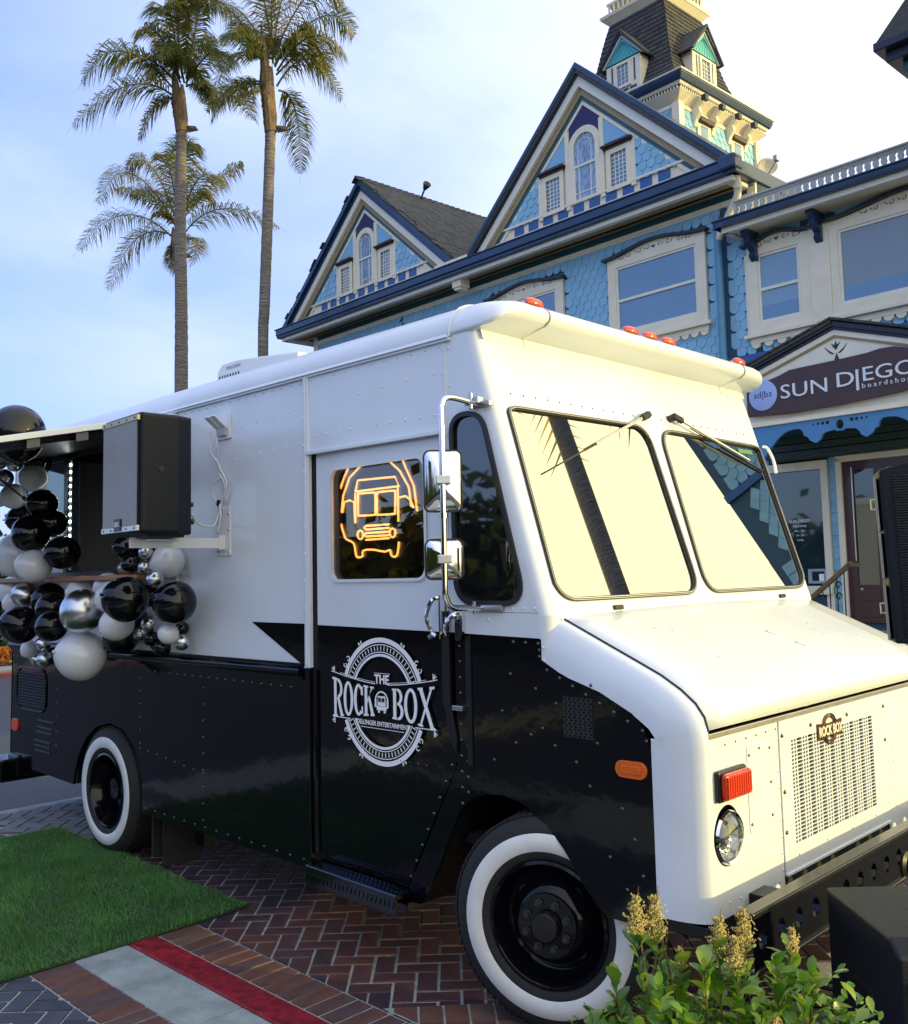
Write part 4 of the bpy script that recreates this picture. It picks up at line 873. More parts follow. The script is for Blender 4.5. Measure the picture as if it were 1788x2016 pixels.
m = MB(); m.box(-.470, -.430, -.022, -.002, 1.20, 1.50); m.plate([(-.470, 1.20), (-.430, 1.20), (-.40, 1.05), (-.405, 1.00), (-.44, 1.06)], SIDE(0), .014); m.build('door_stay', K_SATIN, VAN, bevel=.003)
m = MB(); m.box(-.345, -.315, -.006, 0, .96, 1.495); m.build('hinge_strip', K_SATIN, VAN)
m = MB(); m.obox((-.375, -.02, 1.195), (.03, 0, 0), (0, .012, 0), (0, 0, .010)); m.build('stay_hinge', CHROME, VAN, bevel=.002)
# wipers
def wiper(a, b, ratio):
    a = Vector(WS(.035)(a[0], s_of(a[1]), 0)); b = Vector(WS(.030)(b[0], s_of(b[1]), 0)); d = b-a; mid = a+d*ratio
    mb = MB(); mb.lathe([(.020, -.035), (.020, 0), (.012, .008), (.0003, .008)], a, nrm, 14); mb.obox(a+d*.03, d.normalized()*.04, nrm*.012, d.normalized().cross(nrm)*.014); wo = mb.build('wiper', K_SATIN, VAN, bevel=.002)
    mb = MB(); mb.obox(a+d*.30, d*.27, nrm*.004, d.normalized().cross(nrm)*.007); mb.tube([a+d*.05, mid], .005, 6); mb.build('wiper_arm', ALU, wo)
    mb = MB(); s0 = mid-d.normalized()*.25-nrm*.018; s1 = b-nrm*.018; mb.tube([a+d*.18-nrm*.016, s1], .0035, 6); mb.obox((s0+s1)/2-nrm*.004, (s1-s0)/2, nrm*.007, d.normalized().cross(nrm)*.002); mb.build('wiper_blade', K_SATIN, wo)
wiper((1.12, 2.515), (.20, 2.17), .55); wiper((1.37, 2.53), (2.22, 2.30), .8)
for y_ in (.45, 1.95):
    m = MB(); m.obox(WS(.004)(y_, s_of(1.598), 0), (0, .03, 0), upv*.010, nrm*.008); m.build('washer_nozzle', K_SATIN, VAN, bevel=.002)
m = MB(); m.tube(smooth_path([(-.135, W-.01, 2.46), (-.13, W+.03, 2.45), (-.10, W+.035, 2.38), (-.08, W+.02, 2.30)]), .009, 8); m.build('far_mirror_arm', W_PAINT, VAN, smooth=40)
m = MB(); m.plate(rrect(.40+1.62, .40+1.78, s_of(2.40), s_of(2.425), .002, 2), WS(.0), .001); m.build('windscreen_sticker', mat('green_sticker', (.08, .20, .08), .5), VAN)
# door logo, vinyl lettering as thin raised print
LG = MB(); cx, cz = -.892, 1.180; dy = [0.0]
def LP(u, v, w_): return (cx+u, -.0-w_-.0005+.0, cz+v)
def lplate(poly): dy[0] = (dy[0]+.00013) % .0012; LG.plate(poly, lambda u, v, w_: (cx+u, -.0002+.0+(-dy[0]-w_), cz+v), .0012)
def arc_band(r0, r1, a0, a1, n=40):
    lplate([(r1*math.cos(R(a0+(a1-a0)*i/n)), r1*math.sin(R(a0+(a1-a0)*i/n))) for i in range(n+1)]+[(r0*math.cos(R(a1+(a0-a1)*i/n)), r0*math.sin(R(a1+(a0-a1)*i/n))) for i in range(n+1)])
for s_ in (0, 180):
    arc_band(.268, .290, 22+s_, 158+s_); arc_band(.256, .260, 22+s_, 158+s_); arc_band(.204, .216, 26+s_, 154+s_); arc_band(.222, .226, 24+s_, 156+s_)
    for k in range(25):
        a = 25+s_+k*130/24; arc_band(.231, .251, a-.55, a+.55, 2)
    for a in (34, 146, 60, 120):   # scroll ornaments on the rim
        aa = a+s_; c_ = Vector((.300*math.cos(R(aa)), .300*math.sin(R(aa))))
        for q_ in range(2):
            cc = c_+Vector((math.cos(R(aa+90)), math.sin(R(aa+90))))*(.018 if q_ else -.018)*(1 if a in (34, 146) else .4)
            rr = .013 if a in (34, 146) else .006
            pts = [(cc.x+(rr*(1-t*.6))*math.cos(R(aa+360*t*(1 if q_ else -1))), cc.y+(rr*(1-t*.6))*math.sin(R(aa+360*t*(1 if q_ else -1)))) for t in [i/10 for i in range(9)]]
            for i in range(len(pts)-1):
                p, q2 = Vector(pts[i]), Vector(pts[i+1]); nn2 = (q2-p).normalized().orthogonal()*.0026; lplate([tuple(p-nn2), tuple(q2-nn2), tuple(q2+nn2), tuple(p+nn2)])
lh = lambda u: .130+.062*(abs(u)/.36)**1.6
def WP(u, v): return (u, (v-.5)*lh(u)-.004)
def stroke(x0, x1, v0, v1, k=1): lplate([WP(x0, v0), WP(x1, v0), WP(x1, v1), WP(x0, v1)])
def quad(*p): lplate([WP(*q_) for q_ in p])
def oval(x0, x1, v0, v1, t, a0=0, a1=360, tv=.10, n=22):
    c0, c1 = (x0+x1)/2, (v0+v1)/2; ra, rb = (x1-x0)/2, (v1-v0)/2; A_ = [R(a0+(a1-a0)*i/n) for i in range(n+1)]
    lplate([WP(c0+ra*math.cos(a), c1+rb*math.sin(a)) for a in A_]+[WP(c0+(ra-t)*math.cos(a), c1+(rb-tv)*math.sin(a)) for a in A_[::-1]])
def serif(xc, w_, v): stroke(xc-w_/2, xc+w_/2, v, v+.06)
def L_R(x, w_): stroke(x+.012, x+.030, 0, 1); serif(x+.021, .036, 0); serif(x+.019, .036, .94); oval(x+.005, x+w_-.006, .47, 1, .016, -90, 90, .09); quad((x+w_*.42, .5), (x+w_*.42+.018, .5), (x+w_, 0), (x+w_-.019, 0)); serif(x+w_-.008, .022, 0)
def L_O(x, w_): oval(x, x+w_, 0, 1, .019, 0, 360, .09)
def L_C(x, w_): oval(x, x+w_+.006, 0, 1, .019, 52, 308, .09); stroke(x+w_-.014, x+w_, .66, .93); stroke(x+w_-.010, x+w_, .07, .30)
def L_K(x, w_): stroke(x+.010, x+.028, 0, 1); serif(x+.019, .034, 0); serif(x+.019, .034, .94); quad((x+.028, .40), (x+w_-.018, 1), (x+w_-.004, 1), (x+.028, .56)); quad((x+.036, .56), (x+w_-.020, 0), (x+w_, 0), (x+.048, .66)); serif(x+w_-.012, .028, 0); serif(x+w_-.014, .026, .94)
def L_B(x, w_): stroke(x+.010, x+.030, 0, 1); serif(x+.018, .030, 0); serif(x+.018, .030, .94); oval(x+.0, x+w_, 0, .55, .018, -90, 90, .08); oval(x+.004, x+w_-.006, .47, 1, .017, -90, 90, .08)
def L_X(x, w_): quad((x+.004, 1), (x+.026, 1), (x+w_-.002, 0), (x+w_-.024, 0)); quad((x+w_-.020, 1), (x+w_-.008, 1), (x+.018, 0), (x+.006, 0)); [serif(a, .032, b) for a in (x+.014, x+w_-.014) for b in (0, .94)]
x = -.362
for fn, w_ in ((L_R, .082), (L_O, .072), (L_C, .066), (L_K, .078)): fn(x, w_); x += w_+.004
x = .070
for fn, w_ in ((L_B, .078), (L_O, .086), (L_X, .104)): fn(x, w_); x += w_+.006
# banner rules (curved), THE, small text, icon
def rule(x0, x1, f_, t, n=24): lplate([(x0+(x1-x0)*i/n, f_(x0+(x1-x0)*i/n)) for i in range(n+1)]+[(x1+(x0-x1)*i/n, f_(x1+(x0-x1)*i/n)+t) for i in range(n+1)])
top = lambda u: .066+.042*(abs(u)/.36)**1.6
rule(-.37, -.045, lambda u: top(u)+.008, .004); rule(.045, .37, lambda u: top(u)+.008, .004); rule(-.30, -.045, lambda u: top(u)+.017, .002); rule(.045, .30, lambda u: top(u)+.017, .002)
rule(-.36, -.225, lambda u: -.098, .004); rule(.225, .36, lambda u: -.098, .004); rule(-.15, .15, lambda u: -.126, .0025); rule(-.05, .06, lambda u: .126, .002)
for sx in (-1, 1):
    for sz_ in (-1, 1):
        for k in range(3): a = R(35+k*28); p = Vector((sx*.345, sz_*.102+(0.018 if sz_ > 0 else 0))); q_ = p+Vector((sx*math.cos(a), sz_*math.sin(a)))*.024; n2 = (q_-p).normalized().orthogonal()*.0022; lplate([tuple(p-n2), tuple(q_-n2), tuple(q_+n2), tuple(p+n2)])
arc_band(.040, .047, -20, 200, 20)   # little van icon under headphones
for poly in ([(-.028, -.02), (.028, -.02), (.026, .024), (-.026, .024)], [(-.047, -.028), (-.036, -.028), (-.036, .008), (-.047, .008)], [(.036, -.028), (.047, -.028), (.047, .008), (.036, .008)], [(-.034, -.040), (.034, -.040), (.034, -.022), (-.034, -.022)], [(-.026, -.052), (-.014, -.052), (-.014, -.041), (-.026, -.041)], [(.014, -.052), (.026, -.052), (.026, -.041), (.014, -.041)]): lplate([(a, b) for a, b in poly])
for v in range(len(LG.v)): pass
lo = LG.build('door_logo', DECAL, VAN, norm=True)
m = MB(); m.plate([(cx-.021, cz-.002), (cx-.003, cz-.002), (cx-.003, cz+.016), (cx-.021, cz+.016)], SIDE(-.003), .001); m.plate([(cx+.003, cz-.002), (cx+.021, cz-.002), (cx+.021, cz+.016), (cx+.003, cz+.016)], SIDE(-.003), .001); m.build('icon_window', K_SATIN, lo)
text_mesh('THE', 'logo_lettering', DECAL, lo, lambda u, v, w_: (cx+.002+u, -.001-w_, cz+.080+v), .058, .0008, .95, offset=.0016)
text_mesh('DELLINGER ENTERTAINMENT', 'logo_lettering', DECAL, lo, lambda u, v, w_: (cx+.002+u, -.001-w_, cz-.113+v), .031, .0008, .88, offset=.0002)
# neon sign behind the door glass
NEON_PATHS = [[(-1.236, 2.302), (-1.297, 2.212), (-1.325, 2.122), (-1.313, 2.046), (-1.282, 1.97), (-1.262, 1.94), (-1.204, 1.917), (-1.186, 1.856), (-1.161, 1.847), (-1.136, 1.854), (-1.133, 1.878), (-1.067, 1.882), (-0.976, 1.869), (-0.934, 1.875), (-0.926, 1.852), (-0.905, 1.842), (-0.881, 1.854), (-0.868, 1.912)], [(-1.139, 2.301), (-1.23, 2.248), (-1.282, 2.161), (-1.297, 2.078)], [(-1.293, 2.074), (-1.275, 2.127), (-1.233, 2.134), (-1.197, 2.12), (-1.19, 2.016)], [(-0.835, 2.3), (-0.811, 2.254), (-0.758, 2.168), (-0.739, 2.048)], [(-0.929, 2.301), (-0.854, 2.246), (-0.793, 2.163), (-0.778, 2.071)], [(-0.857, 2.121), (-0.817, 2.125), (-0.783, 2.101), (-0.763, 2.065)], [(-1.186, 2.174), (-1.166, 2.228), (-0.89, 2.222), (-0.862, 2.175), (-1.186, 2.174)], [(-1.165, 2.175), (-1.168, 2.111)], [(-1.187, 2.166), (-1.189, 2.021)], [(-0.871, 2.169), (-0.87, 2.007)], [(-1.152, 2.161), (-1.048, 2.158), (-1.035, 2.146), (-1.037, 2.058), (-1.05, 2.05), (-1.154, 2.052), (-1.167, 2.062), (-1.165, 2.152), (-1.152, 2.161)], [(-1.008, 2.158), (-0.903, 2.156), (-0.89, 2.146), (-0.893, 2.055), (-0.906, 2.046), (-1.01, 2.048), (-1.023, 2.058), (-1.021, 2.149), (-1.008, 2.158)], [(-0.937, 1.998), (-1.11, 1.999), (-1.123, 1.991), (-1.11, 1.981), (-0.937, 1.981)], [(-0.937, 1.963), (-1.111, 1.964), (-1.124, 1.954), (-1.111, 1.947), (-0.938, 1.946)], [(-0.938, 1.932), (-1.111, 1.931)], [(-1.131, 1.956), (-1.135, 1.944), (-1.146, 1.937), (-1.16, 1.938), (-1.17, 1.946), (-1.174, 1.958), (-1.17, 1.971), (-1.159, 1.978), (-1.145, 1.977), (-1.135, 1.969), (-1.131, 1.956)], [(-0.893, 1.955), (-0.897, 1.943), (-0.907, 1.936), (-0.919, 1.937), (-0.929, 1.945), (-0.933, 1.957), (-0.929, 1.969), (-0.919, 1.976), (-0.906, 1.975), (-0.896, 1.967), (-0.893, 1.955)]]
NS = empty('neon_sign', (-1.02, .11, 1.74)); tag(NS, 'glowing warm neon outline of a van wearing headphones behind the door window', 'neon sign')
for pth in NEON_PATHS:
    for dd, rr, off in ((0, .0048, 0), ):
        m = MB(); P_ = smooth_path([(x+1.02, -.01, z-1.74) for x, z in pth], 3) if len(pth) > 5 else [Vector((x+1.02, -.01, z-1.74)) for x, z in pth]
        m.tube(P_, rr, 6); m.build('neon_tube', NEON, NS, smooth='full')
m = MB(); m.box(-.38, .37, .0, .008, -.02, .56); m.build('back_panel', mat('black_acrylic', (.003, .003, .003), .25, spec=.3), NS)
m = MB(); m.box(-.356, -.350, -.006, .0, .0, .54); m.build('edge_reflection', NEON, NS)  # no lamp: glowing strip imitates the gold reflection along the window's left edge
rebase(VAN, (-2.3, 1.17, 0))
# ------------------------------------------------------------------ balloons
BALLOONS= [(-3.288, -0.75, 2.643, 0.164, 'k'), (-4.632, -0.254, 2.621, 0.054, 's'), (-4.802, -0.266, 2.535, 0.066, 's'), (-4.803, -0.299, 2.646, 0.049, 's'), (-4.491, -0.144, 2.626, 0.094, 'k'), (-4.298, -0.246, 2.489, 0.096, 'w'), (-4.548, -0.291, 2.38, 0.091, 'w'), (-5.178, -0.159, 2.408, 0.059, 'w'), (-4.128, -0.253, 2.298, 0.103, 'k'), (-4.64, -0.2, 2.224, 0.1, 'k'), (-4.123, -0.328, 2.095, 0.128, 'k'), (-4.094, -0.198, 2.165, 0.098, 'k'), (-3.838, -0.231, 1.955, 0.111, 'k'), (-4.577, -0.24, 1.964, 0.16, 'w'), (-4.052, -0.333, 1.87, 0.113, 'w'), (-4.956, -0.115, 1.704, 0.115, 'w'), (-4.82, -0.175, 1.62, 0.075, 'w'), (-4.437, -0.24, 1.674, 0.09, 's'), (-4.253, -0.147, 1.642, 0.117, 'k'), (-3.938, -0.255, 1.59, 0.105, 'k'), (-4.28, -0.33, 1.476, 0.13, 'k'), (-3.709, -0.348, 1.482, 0.098, 'k'), (-4.533, -0.163, 1.289, 0.063, 'w'), (-4.086, -0.251, 1.346, 0.051, 's'), (-4.057, -0.251, 1.246, 0.051, 's'), (-4.267, -0.11, 1.253, 0.06, 'k'), (-4.518, -0.124, 1.215, 0.044, 's'), (-3.754, -0.128, 1.693, 0.108, 'w'), (-3.298, -0.332, 1.583, 0.132, 's'), (-3.432, -0.276, 1.298, 0.156, 'w'), (-3.372, -0.137, 1.727, 0.087, 'w'), (-3.149, -0.219, 1.663, 0.099, 'w'), (-2.736, -0.331, 1.652, 0.131, 'k'), (-3.028, -0.241, 1.503, 0.101, 'w'), (-3.245, -0.108, 1.413, 0.108, 'k'), (-3.002, -0.2, 1.956, 0.08, 'k'), (-2.837, -0.147, 1.962, 0.047, 's'), (-2.717, -0.221, 1.925, 0.041, 's'), (-3.18, -0.135, 1.915, 0.035, 's'), (-2.839, -0.254, 1.857, 0.054, 'k'), (-2.764, -0.203, 1.837, 0.043, 's'), (-3.1, -0.15, 1.832, 0.05, 's'), (-2.682, -0.099, 1.867, 0.099, 'w'), (-2.591, -0.229, 1.765, 0.049, 's'), (-2.447, -0.183, 1.631, 0.123, 'k'), (-2.91, -0.091, 1.668, 0.071, 'k'), (-3.072, -0.099, 1.541, 0.069, 'k'), (-2.778, -0.165, 1.501, 0.045, 's'), (-3.003, -0.103, 1.438, 0.043, 's'), (-2.822, -0.125, 1.415, 0.045, 'k'), (-2.56, -0.159, 1.451, 0.059, 'w'), (-2.622, -0.042, 1.474, 0.042, 'k'), (-2.535, -0.087, 1.401, 0.047, 's'), (-2.739, -0.101, 1.362, 0.051, 'k'), (-2.938, -0.034, 1.366, 0.034, 'k')]
LAB = {0: 'large black balloon resting on top of the raised serving hatch',
 1: 'silver balloon at the left frame edge just under the hatch flap', 2: 'lower silver balloon at the left frame edge above the grey white balloons', 3: 'silver balloon cut by the left frame edge, topmost of the silver ones',
 4: 'black balloon tucked right under the hatch flap behind a white balloon', 5: 'shaded white balloon hanging in front of the hatch glass, the higher one', 6: 'shaded white balloon in front of the hatch glass, the lower one', 7: 'pale balloon half hidden behind the lower shaded white one',
 8: 'black balloon directly below the higher shaded white balloon', 9: 'black balloon behind and left of the big black one beside the hatch', 10: 'big glossy black balloon in the cluster left of the led strip', 11: 'black balloon beside the lower end of the led strip', 12: 'black balloon hanging just above the wooden counter',
 13: 'big white balloon at the left frame edge below the black cluster', 14: 'white balloon in front of the left end of the wooden counter', 15: 'white balloon at the left frame edge level with the counter', 16: 'white balloon hidden behind the silver one at far left', 17: 'round silver balloon left of the two overlapping black ones',
 18: 'rear black balloon right of the far left silver balloon', 19: 'middle black balloon of the stack of three left of the large silver one', 20: 'black balloon lowest at far left with sky reflected in it', 21: 'lowest black balloon of the stack of three left of the large silver one',
 22: 'small white balloon above the louvred rear vent', 23: 'small silver balloon right of the small white one above the rear vent', 24: 'small silver balloon lowest above the rear vent', 25: 'small black balloon left of the largest white balloon', 26: 'tiny silver balloon between the small white and small silver ones at the rear vent',
 27: 'white balloon peeking above the large silver balloon', 28: 'large silver chrome balloon in the middle of the garland', 29: 'largest white balloon hanging lowest above the rear wheel', 30: 'white balloon below the counter end, the upper of two behind the big black one', 31: 'white balloon mostly hidden behind the big black one on its left side',
 32: 'big black balloon right of the large silver one under the wall speaker', 33: 'white balloon just under the big black balloon', 34: 'black balloon lowest in the garland right of the largest white one', 35: 'black balloon directly under the wall speaker', 36: 'upper small silver balloon right under the wall speaker corner',
 37: 'small silver balloon below the one at the speaker corner', 38: 'tiny silver balloon left below the speaker', 39: 'small black balloon in the neck of the cluster below the speaker', 40: 'small silver balloon right of the small black one below the speaker', 41: 'small silver balloon left of the small black one below the speaker',
 42: 'white balloon under the speaker bracket arm against the white panel', 43: 'small silver balloon above the right big black balloon', 44: 'big black balloon farthest right in the garland', 45: 'black balloon wedged between the two big black ones', 46: 'black balloon behind and below the left big black one',
 47: 'small silver balloon between the two big black ones at their foot', 48: 'small silver balloon right of the white balloon under the black one', 49: 'small black balloon left of the small white one at lower right', 50: 'small bright white balloon below the right big black one', 51: 'small black balloon behind the small bright white one',
 52: 'small silver balloon at the lower right tip of the garland', 53: 'small black balloon lowest at the right tip of the garland', 54: 'tiny black balloon at the bottom behind the small black one'}
for i, (x, y, z, r_, c_) in enumerate(BALLOONS):
    m = MB(); m.sphere((0, 0, 0), r_*1.0, 32, 20, 1.0+random.uniform(-.01, .05))
    m.tube([(0, 0, -r_*.99), (0, 0, -r_*1.07)], [r_*.05, r_*.09], 8)
    m.v = [(a*(1-.10*min(1, max(0, -c/r_))**2), b*(1-.10*min(1, max(0, -c/r_))**2), c*(1.08 if c < 0 else .98)) for a, b, c in m.v]
    o = m.build('balloon', {'k': B_K, 'w': B_W, 's': B_S}[c_], None, smooth='full', norm=False); o.location = (x, y, z)
    o.rotation_euler = (R(-75+30*math.sin(i*2.1)), R(25*math.sin(i*1.7)), 0) if i else (0, 0, 0)
    tag(o, LAB[i], 'balloon', 'balloons of the garland round the serving hatch')

# ------------------------------------------------------------------ blue house (built in its own frame, x along the facade, y into it)
H = empty('blue_house', (0, 0, 0), -.0527)
tag(H, 'blue victorian shop building with scalloped shingles, twin gables and a mansard tower', 'building')
HF = lambda y: (lambda u, v, w_: (u, y-w_, v))     # facade frame
SH_L, SH_W, EXPO = .215, .146, .116
def scale_mesh(w_, l_, t_=.010):
    o_ = [(-w_/2+.004, l_), (-w_/2+.004, w_*.46)]+[(-(w_/2-.004)*math.cos(R(a)), w_*.46-w_*.46*math.sin(R(a))) for a in (18, 36, 54, 72, 90, 108, 126, 144, 162)]+[(w_/2-.004, w_*.46), (w_/2-.004, l_)]
    n_ = len(o_); vs = [(u, -t_-.016*(1-v/l_), v) for u, v in o_]+[(u, -.016*(1-v/l_), v) for u, v in o_]
    return vs, [tuple(range(n_))]+[(i, (i+1) % n_, n_+(i+1) % n_, n_+i) for i in range(n_-1)]
def dia_mesh(w_, l_, t_=.008):
    o_ = [(-w_/2+.003, l_*.5), (0, 0), (w_/2-.003, l_*.5), (0, l_)]
    vs = [(u, -t_-.014*(1-v/l_), v) for u, v in o_]+[(u, -.014*(1-v/l_), v) for u, v in o_]
    return vs, [(0, 1, 2, 3)]+[(i, (i+1) % 4, 4+(i+1) % 4, 4+i) for i in range(4)]
SV, SF = scale_mesh(SH_W, SH_L)
cand = []       # (x, y, z)
holesR = []     # rectangles without shingles
def field(x0, x1, z0, z1, y, test=None, rows=None):
    r_ = 0; z = z0
    while z < z1:
        x = x0+(SH_W/2 if r_ % 2 else 0)+SH_W/2
        while x < x1-SH_W*.35:
            if z < z1-.02 and (test is None or test(x, z)) and not any(a < x < b and c < z+.05 < d for a, b, c, d in holesR): cand.append((x, y, z+random.uniform(-.002, .002)))
            x += SH_W
        r_ += 1; z += EXPO
# wall openings
holesR += [(-8.25, -6.62, 4.9, 6.25), (-5.80, -4.13, 4.96, 6.27), (-3.60, -.35, 4.62, 5.84), (-3.99, -3.84, 4, 7), (-2.86, -2.40, 4.6, 6.2)]
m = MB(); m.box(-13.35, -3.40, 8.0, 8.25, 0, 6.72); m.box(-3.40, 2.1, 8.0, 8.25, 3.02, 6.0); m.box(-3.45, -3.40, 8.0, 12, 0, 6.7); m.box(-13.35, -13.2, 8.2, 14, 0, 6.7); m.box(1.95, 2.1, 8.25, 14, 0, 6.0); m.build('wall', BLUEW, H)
field(-10.5, -3.42, 4.42, 6.56, 8.0, lambda x, z: z < 6.50); field(-3.42, 2.0, 4.42, 6.02, 8.0)
field(-13.3, -10.5, 5.9, 6.56, 8.0, lambda x, z: z < 6.50)
# gables
def gable(xc, half, zpk, zft=6.80, first=False):
    sl = (zpk-zft)/half
    Y0, YT = 7.50, 7.62
    def band(name, d0, d1, y0, y1, m_, bev=0):
        # sloped band pair: d measured perpendicular (vertical) below the roof line
        mb = MB()
        for s_ in (-1, 1):
            mb.plate([(xc, zpk-d1), (xc+s_*(half-.0-(d1)/sl*1.0+.0), zft), (xc+s_*(half-d0/sl), zft), (xc, zpk-d0)] , lambda u, v, w_: (u, y0+(y1-y0)*(1 if w_ else 0), v), 1)
        return mb.build(name, m_, H, bevel=bev)
    mb = MB()
    band('gable_rake_moulding', 0, .10, Y0-.05, Y0+.1, NAVY, .01); band('gable_rake_moulding', .085, .19, Y0, Y0+.08, NAVY, .01); band('gable_barge_board', .19, .345, Y0+.02, Y0+.08, WCREAM)
    band('gable_soffit', .345, .46, Y0+.07, Y0+.10, TAN); band('gable_inner_moulding', .45, .53, Y0+.09, Y0+.13, TEALD); band('gable_inner_trim', .53, .60, Y0+.10, Y0+.15, CREAM)
    mb = MB(); mb.plate([(xc, zpk-.4), (xc-half+.4, zft-.02), (xc+half-.4, zft-.02)], HF(YT), -.05); mb.build('gable_board', CREAM, H)
    k = 1.0
    ins = lambda x, z, mg=.92: z < zpk-mg-abs(x-xc)*sl
    # shingled triangles outside the outer posts
    for s_ in (-1, 1):
        field(*( (xc-half, xc-.86) if s_ < 0 else (xc+.86, xc+half) ), 7.04, zpk, YT-.004, lambda x, z: z+.045 < zpk-.57-abs(x-xc)*sl)
        # backing behind shingles in wall blue
        x0 = xc+s_*.86; ztop = zpk-.60-.86*sl; xb = xc+s_*(zpk-.60-7.05)/sl
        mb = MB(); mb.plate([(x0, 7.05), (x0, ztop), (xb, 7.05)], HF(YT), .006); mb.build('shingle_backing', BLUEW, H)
        # smooth light-blue boards over the side windows
        xa = xc+s_*.36; zt2 = zpk-.60-.36*sl
        mb = MB(); mb.plate([(xa, 7.76), (xa, zt2), (xc+s_*.79, zpk-.60-.79*sl), (xc+s_*.79, 7.76)], HF(YT), .010); o = mb.build('diagonal_board_panel', SKYB, H)
        mb = MB()
        for q in range(9):
            z_ = 7.74+q*.10
            a_, b_ = (xa, z_), (xc+s_*.79, z_-.26*s_*(1)); p_ = [Vector((a_[0], a_[1])), Vector((b_[0], b_[1]))]
            if max(a_[1], b_[1]) < zpk-.62-.75*sl and min(a_[1], b_[1]) > 7.77: mb.tube([(p_[0].x, YT-.011, p_[0].y), (p_[1].x, YT-.011, p_[1].y)], .004, 4)
        if mb.v: mb.build('board_groove', BLUEW, o)
        # posts
        mb = MB(); mb.box(xc+s_*.86-.045, xc+s_*.86+.035, YT-.03, YT, 7.0, zpk-.57-.86*sl); mb.box(*sorted((xc+s_*.28, xc+s_*.36)), YT-.03, YT, 7.0, zpk-.57-.36*sl); mb.build('gable_post', CREAM, H, bevel=.005)
        # side window with lattice panes
        wx = xc+s_*.61; wf = empty('lattice_window', (wx, YT, 7.06)); wf.parent = H
        mb = MB(); mb.plate([(-.21, -.03), (.21, -.03), (.21, .58), (-.21, .58)], lambda u, v, w_: (u, -.02-w_, v), .02, [[(-.135, .03), (.135, .03), (.135, .50), (-.135, .50)]]); mb.build('frame', CREAM, wf, bevel=.004)
        mb = MB(); mb.box(-.135, .135, -.008, -.004, .03, .50); mb.build('pane', PANE, wf)
        mb = MB()
        for i in range(1, 4): mb.box(-.135+i*.0675-.006, -.135+i*.0675+.006, -.018, -.008, .03, .50)
        for i in range(1, 8): mb.box(-.135, .135, -.017, -.008, .03+i*.059-.006, .03+i*.059+.006)
        mb.build('muntins', WCREAM, wf)
        mb = MB(); mb.box(wx-.26, wx+.26, YT-.10, YT, 7.665, 7.70); mb.box(wx-.24, wx+.24, YT-.07, YT, 7.64, 7.665); mb.build('window_hood', MAROON, H, bevel=.004)
    # centre arched window
    zs = 7.86; ra = .235
    ar = lambda r_, n=20: [(xc+r_*math.cos(R(180*i/n)), zs+r_*math.sin(R(180*i/n))) for i in range(n+1)]
    mb = MB(); mb.plate([(xc-.28, 7.05), (xc+.28, 7.05)]+ar(.30)+[], HF(YT), .03, [[(xc-.20, 7.10), (xc+.20, 7.10)]+ar(.20)]); mb.build('arched_window_frame', CREAM, H, bevel=.004)
    mb = MB(); mb.plate([(xc-.20, 7.10), (xc+.20, 7.10)]+ar(.20), HF(YT), .006); mb.build('arched_window_pane', LACE, H)
    mb = MB(); mb.box(xc-.20, xc+.20, YT-.026, YT-.006, 7.575, 7.61); mb.box(xc-.2, xc-.18, YT-.024, YT-.006, 7.1, 7.6); mb.box(xc+.10, xc+.115, YT-.016, YT-.006, 7.1, 7.58); mb.box(xc-.115, xc-.10, YT-.016, YT-.006, 7.1, 7.58); mb.box(xc-.2, xc+.2, YT-.016, YT-.006, 7.185, 7.20)
    q = ar(.125, 14); mb.tube([(a, YT-.010, b) for a, b in [(xc+.125, 7.61)]+q+[(xc-.125, 7.61)]], .006, 5)
    for a in (0, 45, 90, 135, 180): mb.tube([(xc+.125*math.cos(R(a)), YT-.010, zs+.125*math.sin(R(a))), (xc+.2*math.cos(R(a)), YT-.010, zs+.2*math.sin(R(a)))], .005, 4)
    mb.build('arched_window_bars', WCREAM, H)
    mb = MB(); mb.plate([(xc-.28, 7.90), (xc-.28, zpk-.60-.28*sl), (xc, zpk-.60), (xc+.28, zpk-.60-.28*sl), (xc+.28, 7.90)]+[(a, b) for a, b in ar(.274) if b > 7.90], HF(YT), .012); mb.build('indigo_panel', INDIGO, H)
    # square panel course
    mb = MB(); mb.box(xc-half+.55, xc+half-.55, YT-.035, YT, 7.055, 7.09); mb.box(xc-half+.3, xc+half-.3, YT-.035, YT, 6.865, 6.90); mb.build('panel_rail', CREAM, H, bevel=.004)
    n_ = 14
    for i in range(n_):
        x_ = xc-(n_-1)/2*.298+i*.298
        if 6.99 < zpk-.57-abs(x_+(.1 if x_ > xc else -.1)-xc)*sl:
            mb = MB(); mb.box(x_-.095, x_+.095, YT-.012, YT, 6.905, 7.045); mb.build('square_panel', ROYAL, H)
    # roof slopes with shingle courses
    yb = 13.0
    for s_ in (-1, 1):
        drop = 0 if first else .13; yb = 13.0 if first else 9.85
        L_ = math.hypot(half, zpk-zft); d = Vector((s_*half, 0, -(zpk-zft))).normalized(); nn_ = Vector((s_*(zpk-zft), 0, half)).normalized()
        mb = MB(); mb.add([(xc, Y0-.04, zpk+.0-drop), (xc, yb, zpk+.0-drop), (xc+s_*half, yb, zft+.0-drop), (xc+s_*half, Y0-.04, zft+.0-drop)], [(0, 1, 2, 3)]); o = mb.build('gable_roof', ROOF, H); md = o.modifiers.new('s', 'SOLIDIFY'); md.thickness = .05; md.offset = 0
        mb = MB(); nrow = int(L_/.13)
